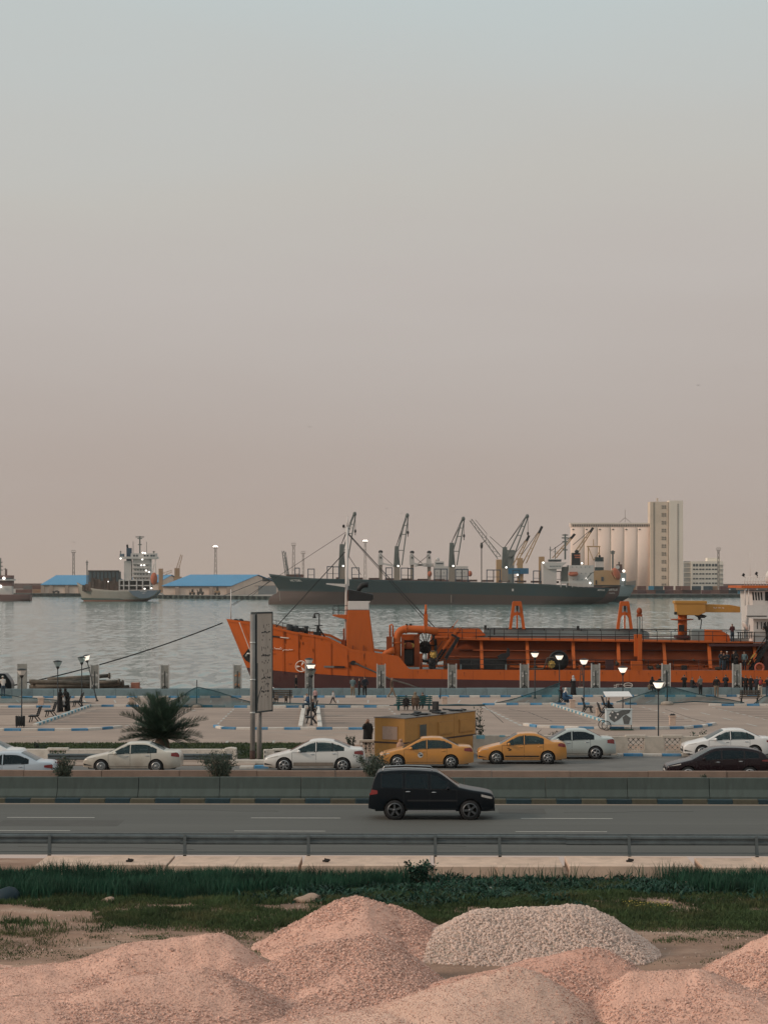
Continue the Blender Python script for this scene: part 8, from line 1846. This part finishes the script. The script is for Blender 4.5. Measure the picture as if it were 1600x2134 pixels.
# white saloon with sloping roof
alt = [(0, .50), (.05, .62), (.28, .72), (.7, .83), (1.1, .935), (1.25, .975), (2.05, 1.385), (2.4, 1.475), (2.85, 1.485), (3.35, 1.40), (4.0, 1.13), (4.22, 1.09), (4.52, 1.06), (4.64, .96), (4.7, .72)]
make_car('white saloon with bare brownish door bottoms parked right of the sign', 'car', car_at(552, 101), RZc, 4.70, alt, [(0, .72), (1.1, .90), (3.9, 1.0), (4.7, 1.02)], 0.88, (0.95, 3.66), 0.33, (1.22, 2.1), (3.25, 4.0), (1.32, 2.42, 3.42, [(1.62, 2.39), (2.46, 3.18), (3.21, 3.72)]), pw_c, 'cars parked along the frontage road', spokes=6, head=(0.12, 0.66, 0.62, 0.80), tail=(4.20, 4.62, 0.80, 1.02), clad=(0.10, 0.26, mat('bare_primer', (0.23, 0.185, 0.15), 0.8, var=0.15, scale=3)))
# taxis
ela = sed(4.5/4.52, 1.45/1.38)
r_ = make_car('amber taxi with a round white badge on its front door, before the yellow cabin', 'taxi', car_at(789, 103), RZc, 4.50, ela, [(0, .72), (1.0, .88), (3.8, .97), (4.5, .97)], 0.86, (0.90, 3.42), 0.315, (1.15, 2.0), (3.05, 3.78), (1.22, 2.28, 3.22, [(1.52, 2.25), (2.32, 3.10), (3.13, 3.46)]), p_taxi, 'amber taxis waiting in line', spokes=6, head=(0.13, 0.52, 0.62, 0.76), tail=(4.05, 4.44, 0.78, 1.0))
def badge(car, W, x, z, r, m1, m2):
    mb = MB(); n = 18; mb.add([(x+r*math.cos(a), -(W(x, z)+0.014), z+r*math.sin(a)) for a in np.linspace(0, 2*PI, n, endpoint=False)], [tuple(range(n))])
    if m1: b = mb.build('door_badge', m1, car, local=True)
    mb = MB()
    for k in range(5): mb.cbox((x+0.05*math.cos(k*2.4), -(W(x, z)+0.018), z+0.06*math.sin(k*1.9)), (0.10, 0.004, 0.035))
    mb.build('badge_emblem', m2, car, local=True, kind='stuff')
badge(r_[0], r_[2], 1.98, 0.64, 0.125, m_plate, m_rubber)
rio = sed(4.3/4.52, 1.49/1.38); rio[-4:] = [(3.80, 1.08), (4.08, 1.05), (4.25, .95), (4.3, .72)]
r_ = make_car('amber taxi with a dark emblem on its front door, right of the yellow cabin', 'taxi', car_at(994, 105.3), RZc, 4.30, rio, [(0, .76), (1.0, .90), (3.6, 1.0), (4.3, 1.0)], 0.86, (0.90, 3.38), 0.315, (1.08, 1.92), (2.92, 3.55), (1.18, 2.24, 3.16, [(1.42, 2.21), (2.28, 3.18)]), p_taxi, 'amber taxis waiting in line', spokes=6, head=(0.13, 0.52, 0.66, 0.82), tail=(3.88, 4.24, 0.82, 1.05), clad=(0.16, 0.22, m_rubber))
badge(r_[0], r_[2], 1.52, 0.72, 0.1, None, m_rubber)
mb = MB(); mb.tube([(2.95, 0, 1.47), (3.12, 0, 1.62)], 0.01, 5); mb.build('aerial', m_rubber, r_[0], local=True)
# silver saloon
alm = sed(4.44/4.52, 1.48/1.38)
make_car('silver green saloon with dark windows parked against the rough wall', 'car', car_at(1095, 108.2), RZc, 4.44, alm, [(0, .74), (1.0, .89), (3.7, .99), (4.44, 1.0)], 0.86, (0.88, 3.42), 0.32, (1.15, 1.98), (3.02, 3.72), (1.22, 2.24, 3.16, [(1.50, 2.21), (2.28, 3.34)]), p_silv, 'cars parked along the frontage road', glass=m_tint, spokes=5, tail=(4.0, 4.36, 0.76, 1.02))
# white saloon at the right
cor = sed(4.54/4.52, 1.44/1.38)
make_car('clean white saloon parked by the lattice wall at the right edge', 'car', car_at(1420, 108.8), RZc, 4.54, cor, [(0, .74), (1.0, .88), (3.8, .96), (4.54, .97)], 0.87, (0.92, 3.52), 0.32, (1.15, 2.0), (3.1, 3.8), (1.25, 2.32, 3.28, [(1.55, 2.29), (2.36, 3.14), (3.17, 3.5)]), pw_g, 'cars parked along the frontage road', spokes=7, head=(0.08, 0.62, 0.64, 0.80))
# cars driving by
make_car('silver blue saloon driving left behind the barrier at the left edge', 'car', car_at(-98, 94.3), RZc, 4.56, sed(4.56/4.52, 1.46/1.38), [(0, .74), (1.0, .88), (3.8, .97), (4.56, .98)], 0.87, (0.92, 3.52), 0.32, (1.15, 2.0), (3.1, 3.8), (1.25, 2.32, 3.28, [(1.55, 2.29), (2.36, 3.46)]), p_blue, None, glass=m_tint, spokes=7, name='moving_car')
make_car('white saloon half hidden behind the silver blue one at the left edge', 'car', car_at(-148, 101.0), RZc, 4.56, sed(4.56/4.52, 1.46/1.38), [(0, .74), (1.0, .88), (3.8, .97), (4.56, .98)], 0.87, (0.92, 3.52), 0.32, (1.15, 2.0), (3.1, 3.8), (1.25, 2.32, 3.28, [(1.55, 2.29), (2.36, 3.46)]), pw_g, None, spokes=7)
hat = [(0, .55), (.06, .68), (.45, .80), (1.0, .93), (1.2, 1.0), (1.95, 1.38), (2.3, 1.47), (3.0, 1.49), (3.7, 1.44), (4.2, 1.30), (4.52, 1.02), (4.65, .93), (4.70, .70)]
make_car('dark maroon estate car driving left at the right edge behind the barrier', 'car', car_at(1384, 96.4), RZc, 4.70, hat, [(0, .78), (1.0, .93), (3.9, 1.03), (4.7, 1.04)], 0.88, (0.95, 3.66), 0.33, (1.18, 2.0), (4.12, 4.5), (1.32, 2.42, 3.42, [(1.60, 2.39), (2.46, 3.40), (3.46, 4.05)]), p_maro, None, glass=m_tint, spokes=7, name='moving_car', head=(0.06, 0.62, 0.66, 0.82), tail=(4.2, 4.64, 0.86, 1.0))
suv = [(0, .70), (.06, .92), (.3, 1.02), (.9, 1.12), (1.25, 1.20), (1.38, 1.25), (2.05, 1.72), (2.4, 1.80), (3.2, 1.84), (4.0, 1.81), (4.40, 1.70), (4.60, 1.08), (4.66, .98), (4.70, .60)]
Dv = 81.2
c_ = make_car('black off-roader driving right along the near carriageway', 'off-roader', (X(1029, Dv), Dv, 0.0), PI+ROADROT, 4.70, suv, [(0, .98), (1.2, 1.12), (4.7, 1.20)], 0.93, (0.92, 3.72), 0.37, (1.32, 2.1), (4.38, 4.58), (1.42, 2.42, 3.38, [(1.72, 2.38), (2.48, 3.32), (3.42, 4.22)]), p_suv, None, glass=m_tint, spokes=5, rimm=mat('dark_alloy', (0.09, 0.095, 0.10), 0.45, 0.5), name='off_roader', tumble=0.27, head=(0.10, 0.50, 0.78, 0.95), tail=(4.36, 4.66, 0.92, 1.14), clad=(0.36, 0.42, m_rubber), sill=0.34, roof_off=0.13)
for sg in (-1, 1):
    mb = MB(); mb.tube([(2.3, sg*0.60, 1.80), (2.4, sg*0.60, 1.87), (3.3, sg*0.60, 1.905), (4.1, sg*0.60, 1.87), (4.2, sg*0.60, 1.80)], 0.018, 6); mb.build('roof_rail', m_chrome, c_[0], local=True)
    mb = MB(); mb.box(1.45, 3.25, sg*0.93-0.05, sg*0.93+0.05, 0.33, 0.38); mb.build('running_board', m_rim, c_[0], local=True)
# ================================================================ PEOPLE
m_skin = mat('skin', (0.30, 0.17, 0.115), 0.7, var=0.1); m_hair = mat('hair_black', (0.012, 0.010, 0.009), 0.8)
def cloth(name, c): return mat('cloth_'+name, c, 0.9, var=0.18, scale=6, bump=0.2, bscale=30)
K = {'black': cloth('black', (0.010, 0.010, 0.011)), 'navy': cloth('navy', (0.012, 0.017, 0.026)), 'jeans': cloth('jeans', (0.035, 0.06, 0.085)), 'teal': cloth('teal', (0.085, 0.13, 0.14)), 'khaki': cloth('khaki', (0.17, 0.13, 0.09)), 'grey': cloth('grey', (0.15, 0.14, 0.125)), 'white': cloth('white', (0.50, 0.46, 0.42)), 'pink': cloth('pink', (0.42, 0.26, 0.25)), 'brown': cloth('brown', (0.10, 0.065, 0.045)), 'maroon': cloth('maroon', (0.075, 0.018, 0.02)), 'blue': cloth('blue', (0.02, 0.06, 0.12)), 'beige': cloth('beige', (0.38, 0.33, 0.27)), 'red': cloth('red', (0.28, 0.035, 0.035)), 'orange': cloth('orange', (0.42, 0.15, 0.05)), 'lgrey': cloth('light_grey', (0.36, 0.35, 0.35)), 'blond': cloth('blond', (0.40, 0.30, 0.20))}
def skeleton(arms='down', legs='stand', lean=0.0):
    J = {}; hz = 0.93
    if legs == 'sit': hz = 0.50
    J['pelvis'] = (0, 0, hz); J['spine'] = (0, -0.02-lean*0.25, hz+0.24); J['chest'] = (0, -0.01-lean*0.6, hz+0.43); J['neck'] = (0, -0.01-lean*0.85, hz+0.57); J['chin'] = (0, -0.02-lean*0.95, hz+0.64); J['head'] = (0, -0.03-lean*1.0, hz+0.725); J['crown'] = (0, -0.01-lean*1.0, hz+0.80)
    cz = hz+0.49; cy = -lean*0.7
    for s, n in ((-1, 'l'), (1, 'r')):
        J['sh'+n] = (s*0.185, cy, cz); a = arms if not isinstance(arms, tuple) else arms[0 if s < 0 else 1]
        if a == 'down': e, w_ = (s*0.235, cy+0.03, cz-0.29), (s*0.24, cy-0.05, cz-0.53); h = (s*0.235, cy-0.08, cz-0.61)
        elif a == 'ear': e, w_ = (s*0.33, cy-0.13, cz-0.20), (s*0.19, cy-0.14, cz+0.09); h = (s*0.12, cy-0.10, cz+0.17)
        elif a == 'photo': e, w_ = (s*0.24, cy-0.20, cz-0.17), (s*0.11, cy-0.34, cz+0.06); h = (s*0.06, cy-0.36, cz+0.13)
        elif a == 'front': e, w_ = (s*0.24, cy-0.06, cz-0.27), (s*0.12, cy-0.26, cz-0.22); h = (s*0.05, cy-0.31, cz-0.18)
        elif a == 'rest': e, w_ = (s*0.25, cy-0.10, cz-0.27), (s*0.17, cy-0.32, cz-0.36); h = (s*0.14, cy-0.40, cz-0.38)
        elif a == 'pocket': e, w_ = (s*0.29, cy+0.06, cz-0.27), (s*0.22, cy-0.04, cz-0.47); h = (s*0.19, cy-0.07, cz-0.53)
        else: e, w_ = (s*0.26, cy-0.05, cz-0.28), (s*0.24, cy-0.18, cz-0.48); h = (s*0.23, cy-0.22, cz-0.55)
        J['el'+n], J['wr'+n], J['ha'+n] = e, w_, h
        if legs == 'sit': k, an, to = (s*0.12, -0.42, 0.50), (s*0.12, -0.44, 0.09), (s*0.13, -0.60, 0.035)
        elif legs == 'walk':
            k, an, to = ((s*0.09, -0.20, 0.52), (s*0.09, -0.36, 0.10), (s*0.10, -0.52, 0.06)) if s < 0 else ((s*0.09, 0.06, 0.48), (s*0.09, 0.34, 0.15), (s*0.10, 0.25, 0.04))
        else: k, an, to = (s*0.105, -0.02, 0.50), (s*0.115, 0.02, 0.085), (s*0.13, -0.14, 0.035)
        J['hip'+n] = (s*0.095, 0 if legs != 'sit' else -0.02, hz-0.04); J['kn'+n], J['an'+n], J['to'+n] = k, an, to
    return J
RAD = {'pelvis': (0.135, 0.105), 'spine': (0.135, 0.10), 'chest': (0.155, 0.105), 'neck': (0.055, 0.055), 'chin': (0.065, 0.075), 'head': (0.078, 0.092), 'crown': (0.055, 0.065), 'sh': (0.065, 0.065), 'el': (0.045, 0.045), 'wr': (0.030, 0.030), 'ha': (0.028, 0.034), 'hip': (0.095, 0.095), 'kn': (0.065, 0.065), 'an': (0.043, 0.045), 'to': (0.036, 0.032)}
EDG = [('pelvis', 'spine', 2), ('spine', 'chest', 2), ('chest', 'neck', 2), ('neck', 'chin', 0), ('chin', 'head', 0), ('head', 'crown', 1)]
for n in 'lr': EDG += [('chest', 'sh'+n, 2), ('sh'+n, 'el'+n, 2), ('el'+n, 'wr'+n, 2), ('wr'+n, 'ha'+n, 0), ('pelvis', 'hip'+n, 3), ('hip'+n, 'kn'+n, 3), ('kn'+n, 'an'+n, 3), ('an'+n, 'to'+n, 4)]
BODY = {}
def body_mesh(arms, legs, lean, bulk=1.0):
    key = (arms, legs, lean, bulk)
    if key in BODY: return BODY[key]
    J = skeleton(arms, legs, lean); names = list(J); ix = {n: i for i, n in enumerate(names)}
    me = bpy.data.meshes.new('skel'); me.from_pydata([J[n] for n in names], [(ix[a], ix[b]) for a, b, _ in EDG], []); o = bpy.data.objects.new('skel', me); COL.objects.link(o)
    o.modifiers.new('skin', 'SKIN'); sv = me.skin_vertices[0].data
    for n in names:
        r = RAD.get(n) or RAD[n[:-1]]; b = bulk if n not in ('chin', 'head', 'crown', 'neck') and n[:2] not in ('ha', 'wr', 'to') else 1.0
        sv[ix[n]].radius = (r[0]*b, r[1]*b); sv[ix[n]].use_root = n == 'pelvis'
    ss = o.modifiers.new('sub', 'SUBSURF'); ss.levels = 1; ss.render_levels = 1
    dg = bpy.context.evaluated_depsgraph_get(); e = bpy.data.meshes.new_from_object(o.evaluated_get(dg)); bpy.data.objects.remove(o)
    mb = MB(); A = np.array([J[a] for a, b, _ in EDG]); B = np.array([J[b] for a, b, _ in EDG])
    mb.v = [tuple(v.co) for v in e.vertices]
    for p in e.polygons:
        c = np.array(p.center); d = B-A; t = np.clip(((c-A)*d).sum(1)/(d*d).sum(1), 0, 1); k = int(np.argmin(np.linalg.norm(c-(A+d*t[:, None]), axis=1))); mi = EDG[k][2]
        h = J['head']
        if mi in (0, 1) and k in (4, 5): mi = 1 if (c[2] > h[2]+0.045 or (c[1] > h[1]+0.035 and c[2] > h[2]-0.04)) else 0
        mb.f.append(tuple(p.vertices)); mb.m.append(mi); mb.s.append(True)
    h = Vector(J['head'])                               # face: nose, eyes, mouth, ears
    mb.ell(h+Vector((0, -0.098, -0.015)), (0.014, 0.022, 0.022), 6, 4, 0); mb.ell(h+Vector((0, -0.082, -0.052)), (0.022, 0.01, 0.006), 6, 4, 4)
    for s in (-1, 1): mb.ell(h+Vector((s*0.030, -0.086, 0.012)), (0.011, 0.008, 0.006), 6, 4, 1); mb.ell(h+Vector((s*0.082, 0.0, -0.005)), (0.012, 0.022, 0.03), 6, 4, 0)
    for n, s in (('l', -1), ('r', 1)):                  # hands: four unequal bent fingers and a thumb each
        w_, ha = Vector(J['wr'+n]), Vector(J['ha'+n]); d = (ha-w_).normalized(); sd = d.orthogonal().normalized() if abs(d.z) > 0.9 else d.cross(Vector((0, 0, 1))).normalized(); nr = d.cross(sd)
        for k, ln in enumerate((0.070, 0.080, 0.074, 0.058)):
            q = ha+sd*(k-1.5)*0.018+d*0.005; mb.tube([q, q+d*ln*0.55, q+d*ln*0.9+nr*ln*0.3], [0.0095, 0.009, 0.006], 5, 0)
        q = ha-d*0.03-sd*0.03; mb.tube([q, q-sd*0.03+d*0.03, q-sd*0.03+d*0.06+nr*0.01], [0.011, 0.010, 0.007], 5, 0)
    me = bpy.data.meshes.new('person'); me.from_pydata(mb.v, [], mb.f); me.polygons.foreach_set('material_index', mb.m); me.polygons.foreach_set('use_smooth', [True]*len(mb.f))
    for _ in range(5): me.materials.append(m_skin)
    me.update(); BODY[key] = (me, J); return BODY[key]
def person(label, loc, rz=0, arms='down', legs='stand', lean=0.0, top='black', trousers='navy', shoes='black', hair=None, s=1.04, bulk=1.28, robe=None, scarf=None, group=None, coat=None, pack=None, cap=None):
    me, J = body_mesh(arms, legs, lean, bulk)
    o = bpy.data.objects.new('person', me); COL.objects.link(o); o.location = loc; o.rotation_euler = (0, 0, rz); o.scale = (s, s, s)
    for i, m in enumerate((m_skin, hair or m_hair, K[top], K[trousers], K[shoes])): o.material_slots[i].link = 'OBJECT'; o.material_slots[i].material = m
    tag(o, label, 'person', group)
    hz = J['pelvis'][2]
    if robe:
        mb = MB()
        if legs == 'sit': mb.tube([(0, 0.0, hz+0.45), (0, 0.0, hz+0.2), (0, -0.02, hz), (0, -0.25, hz+0.02), (0, -0.46, hz-0.05), (0, -0.48, 0.06)], [0.16, 0.19, 0.23, 0.22, 0.20, 0.24], 14)
        else: mb.lathe([(0.30, 0.05), (0.27, 0.35), (0.235, 0.75), (0.21, 1.0), (0.20, 1.25), (0.17, 1.42), (0.07, 1.50)], n=18); mb.v = [(x, y*0.78, z) for x, y, z in mb.v]
        mb.build('robe', K[robe], o, local=True)
    if coat:
        mb = MB(); mb.lathe([(0.245, 0.50), (0.25, 0.8), (0.235, 1.0), (0.225, 1.25), (0.19, 1.42), (0.08, 1.49)], n=18); mb.v = [(x, y*0.72, z) for x, y, z in mb.v]; mb.build('coat', K[coat], o, local=True)
    h = Vector(J['head'])
    if scarf:
        mb = MB(); mb.ell(h+Vector((0, 0.015, 0.005)), (0.112, 0.118, 0.138), 14, 9); mb.v = [(x, max(y, h.y-0.075), z) for x, y, z in mb.v]; mb.lathe([(0.10, h.z-0.08), (0.15, h.z-0.16), (0.20, h.z-0.28), (0.19, h.z-0.34)], (0, h.y+0.03, 0), 14); mb.build('headscarf', K[scarf], o, local=True)
    if cap: mb = MB(); mb.ell(h+Vector((0, 0.0, 0.06)), (0.095, 0.11, 0.065), 12, 7); mb.box(h.x-0.07, h.x+0.07, h.y-0.18, h.y-0.08, h.z+0.045, h.z+0.06); mb.build('cap', K[cap], o, local=True)
    if pack: mb = MB(); mb.ell((0, 0.19, hz+0.33), (0.16, 0.10, 0.22), 12, 8); mb.build('rucksack', K[pack], o, local=True)
    return o
def gp_(px, py, z=PZ): p = G(px, py, z); return (p.x, p.y, z)
BACK = PI
def dwall(px, dy=0.0): return X(px, 195.3), swy(X(px, 195.3))+dy
def wallsit(px, off=0.12): x, y = dwall(px, off); return (x, y, PZ+WT-0.40)
def behind(px, dy=1.3): x, y = dwall(px, dy); return (x*(1+dy/195), y, PZ)
def before(px, dy=-1.0): x, y = dwall(px, dy); return (x*(1+dy/195), y, PZ)
WG = 'onlookers along the sea wall'
# man on the phone
person('man in a long black coat holding a phone to his ear beside the yellow cabin', (X(766, 111.5), 111.5, -0.02), R(25), ('pocket', 'ear')[::-1], 'stand', 0, 'black', 'black', coat='black', s=1.02)
# left
person('man in white shirt and cap bending at the sea wall, left edge', before(12, -0.8), BACK+0.3, 'front', 'stand', 0.28, 'white', 'jeans', cap='white', bulk=1.2)
person('woman in black standing at the left beside the clear unlit lamp', gp_(126, 1484), R(60), 'front', robe='black', scarf='black', group='women in black by the lamp')
person('woman in black bending over the person in a white hood', gp_(141, 1482.5), R(-60), 'front', lean=0.15, robe='black', scarf='black', group='women in black by the lamp')
person('person in a white hood sitting on the bench between the women in black', gp_(135, 1483), L_, 'rest', 'sit', 0.08, 'lgrey', 'navy', scarf='white', s=0.92)
# around the sign and the middle walkway
person('fair child in white sitting up on the bench right of the sign', gp_(576, 1466), BACK, 'down', 'sit', 0, 'white', 'grey', hair=K['blond'], s=0.75)
person('small child with a grey hood on the bench right of the sign', gp_(596, 1466), BACK, 'front', 'sit', 0.1, 'grey', 'navy', scarf='lgrey', s=0.62)
person('man in a black suit standing behind the sea wall at the orange bow', behind(617, 1.6), R(80), 'down', 'stand', 0, 'black', 'black', group=WG)
person('man in black sitting on the bench of the central walkway', gp_(653, 1493), L_, 'rest', 'sit', 0.05, 'black', 'black')
person('girl in a pink jacket standing behind the man on the central bench', gp_(657, 1466), BACK, 'down', 'stand', 0, 'pink', 'navy', s=0.72)
person('man in blue leaning at the dark lamp of the central walkway', gp_(643, 1480), R(-70), 'front', 'sit', 0.1, 'blue', 'jeans')
person('small child in white and black walking in the car park', gp_(694.5, 1467), R(-60), 'down', 'walk', 0, 'lgrey', 'navy', s=0.64)
person('man in a pale teal jacket and khaki trousers, left of the trio by the wall', gp_(735, 1453.5), BACK-0.3, 'front', 'stand', 0, 'teal', 'khaki', group=WG)
person('shorter person in black in the middle of the trio by the wall', gp_(748, 1451.5), R(100), 'front', 'stand', 0, 'black', 'black', s=0.95, group=WG)
person('tall man in dark navy, right of the trio by the wall', gp_(760, 1452), BACK+0.3, 'pocket', 'stand', 0, 'navy', 'black', s=1.05, group=WG)
person('man in a brown jacket walking to the right behind the yellow cabin', gp_(816, 1454), R(75), 'down', 'walk', 0, 'brown', 'khaki', group=WG)
person('boy in black sitting on the teal bench at its left', gp_(846, 1481), BACK, 'down', 'sit', 0, 'black', 'black', s=0.95)
person('broad person in a striped brown hooded jacket sitting on the teal bench', gp_(865, 1481), BACK, 'down', 'sit', 0, 'brown', 'brown', scarf='khaki', s=1.12, bulk=1.45)
person('person in black leaning on the right end of the teal bench', gp_(881, 1479), BACK+0.3, 'front', 'sit', 0.05, 'black', 'black', s=1.08)
person('small child crouching at the left end of the teal bench', gp_(830, 1479.5), BACK, 'front', 'sit', 0.1, 'black', 'navy', s=0.6)
# right
person('woman in a white scarf and blue robe sitting by the second lit lamp', gp_(1176, 1468), R_, 'rest', 'sit', 0.08, 'blue', 'blue', robe='blue', scarf='white')
person('woman in a dark robe with red scarf sitting beside the one in blue', gp_(1168, 1464), R_, 'rest', 'sit', 0.0, 'black', 'black', robe='black', scarf='maroon')
person('woman in a black robe and pale grey headscarf standing at the wall', gp_(1194, 1450.5), R(-150), 'front', robe='black', scarf='lgrey', group=WG)
person('person in black sitting on the kerb behind the white cart', gp_(1266, 1486), R_, 'rest', 'sit', 0.05, 'black', 'black', s=0.95)
person('woman in black sitting on the wall left of the nearest lit lamp', wallsit(1361), 0.2, 'rest', 'sit', 0.0, 'black', 'black', scarf='black', group=WG)
person('child in a fawn coat sitting on the wall before the woman in black', wallsit(1355, 0.02), BACK, 'rest', 'sit', 0, 'khaki', 'brown', s=0.62, bulk=1.4, group=WG)
person('dark figure half hidden by the pillar behind the nearest lit lamp', behind(1378, 1.2), BACK, 'pocket', 'stand', 0, 'black', 'black', s=0.95, group=WG)
person('man in black behind the wall with both arms raised to take a photo', behind(1428, 0.9), BACK, 'photo', 'stand', 0, 'black', 'black', group=WG)
person('man in black sitting on the wall turned half towards the ship', wallsit(1444), R(120), 'rest', 'sit', 0.05, 'black', 'navy', group=WG)
person('person in a grey jacket leaning on the wall with crossed legs', before(1462, -0.35), BACK+0.5, 'front', 'stand', 0.05, 'grey', 'black', s=1.0, group=WG)
person('broad man in a black jacket and khaki trousers seen from behind at the wall', gp_(1492, 1452.5), BACK, 'pocket', 'stand', 0, 'black', 'khaki', bulk=1.3, s=1.06, group=WG)
person('dark figure behind the wall between two pillars at the right', behind(1515, 0.9), BACK, 'front', 'stand', 0, 'navy', 'black', group=WG)
person('tall man in black behind the brown bench, left one of two', before(1557, -0.6), BACK, 'pocket', 'stand', 0, 'black', 'black', bulk=1.3, s=1.04, group=WG)
person('man in black with a bag strap behind the brown bench, right one of two', before(1568, -1.0), BACK+0.5, 'pocket', 'stand', 0, 'black', 'black', bulk=1.2, group=WG)
person('person with pale cap behind the wall left of the last pillar group', behind(1547, 1.1), BACK, 'front', 'stand', 0, 'navy', 'black', cap='lgrey', group=WG)
person('man with a red rucksack and beige trousers at the right edge', gp_(1583, 1452.5), BACK, 'photo', 'stand', 0, 'black', 'beige', pack='red', group=WG)
person('person in a dark jacket cut off by the right edge of the picture', gp_(1599, 1452.5), BACK, 'photo', 'stand', 0, 'black', 'jeans', group=WG)
person('man in dark clothes between the last pillar and the red rucksack', gp_(1576, 1451), BACK-0.4, 'front', 'stand', 0, 'navy', 'black', group=WG)
person('hooded figure squeezed between the brown bench and the last pillar', behind(1543, 0.8), BACK, 'pocket', 'stand', 0, 'black', 'black', scarf='black', s=0.98, group=WG)
# on board
DKZ = Z(1397, NY+0.6)
SGp = 'people on board the orange ship'
def aboard(px, D_, z): return (X(px, D_), D_, z)
person('crewman in a dark red jacket and jeans on the upper deck by the bridge', aboard(1525, NY+2.2, Z(1339, NY+2.2)), R(200), 'front', 'stand', 0, 'maroon', 'jeans', shoes='white', group=SGp)
person('person in black bending at the top of the ship stair', aboard(1598, NY+1.6, Z(1338, NY+1.6)), R(-60), 'front', 'stand', 0.3, 'black', 'black', scarf='black', group=SGp)
person('person in an orange hat on the ship deck at the left of the group', aboard(1502, NY+0.9, DKZ), 0, 'front', 'stand', 0, 'navy', 'jeans', cap='orange', group=SGp)
person('person in dark clothes on the ship deck next to the orange hat', aboard(1507, NY+0.5, DKZ), 0.4, 'front', 'stand', 0, 'black', 'jeans', s=0.96, group=SGp)
person('person with a pale cap on the ship deck, second pair from the left', aboard(1514, NY+0.8, DKZ), -0.3, 'front', 'stand', 0, 'navy', 'black', cap='white', s=1.02, group=SGp)
person('veiled woman in black on the ship deck left of the stair', aboard(1532, NY+0.7, DKZ), 0.2, 'front', robe='black', scarf='black', group=SGp)
person('stooping person in black on the ship deck behind the veiled woman', aboard(1526, NY+1.2, DKZ), 0.6, 'front', 'stand', 0.1, 'black', 'black', group=SGp)
person('man in a grey green jacket on the ship deck at the foot of the stair', aboard(1550, NY+0.7, DKZ), -0.5, 'pocket', 'stand', 0, 'teal', 'navy', group=SGp)
# dark van and small things at the left wall
T = thing('van', 'dark car behind the sea wall cut off by the left edge', 'car', (X(-6, 199.5), 199.5, PZ)); mb = MB(); mb.prism([(-2.1, 0.35), (-2.1, 1.0), (-1.4, 1.8), (0.9, 1.82), (1.35, 1.25), (1.5, 0.9), (1.5, 0.35)], -0.85, 0.85); mb.build('body', p_suv, T, local=True, bevel=0.08)
mb = MB(); mb.prism([(-0.3, 1.15), (-0.3, 1.68), (0.78, 1.7), (1.12, 1.25)], -0.87, -0.85); mb.build('window', m_glass, T, local=True)
for c in (-1.3, 0.8): mb = MB(); mb.lathe([(0.2, -0.9), (0.34, -0.9), (0.34, -0.66), (0.2, -0.66)], (c, 0, 0.34), 16, axis='y'); mb.build('wheel', m_tyre, T, local=True)
# ================================================================ evening haze over the harbour
mb = MB(); mb.box(-1300, 1300, -350, 3000, -8.5, 80); hz_ = mb.build('haze', []); hz_['kind'] = 'stuff'
m = bpy.data.materials.new('haze_air'); m.use_nodes = True; nt = m.node_tree; nt.nodes.clear(); ou = nt.nodes.new('ShaderNodeOutputMaterial'); pv = nt.nodes.new('ShaderNodeVolumePrincipled')
pv.inputs['Color'].default_value = (0.92, 0.87, 0.83, 1); pv.inputs['Density'].default_value = 0.00005; pv.inputs['Anisotropy'].default_value = 0.1
nt.links.new(pv.outputs[0], ou.inputs['Volume']); hz_.data.materials.append(m)
SC.cycles.volume_bounces = 1
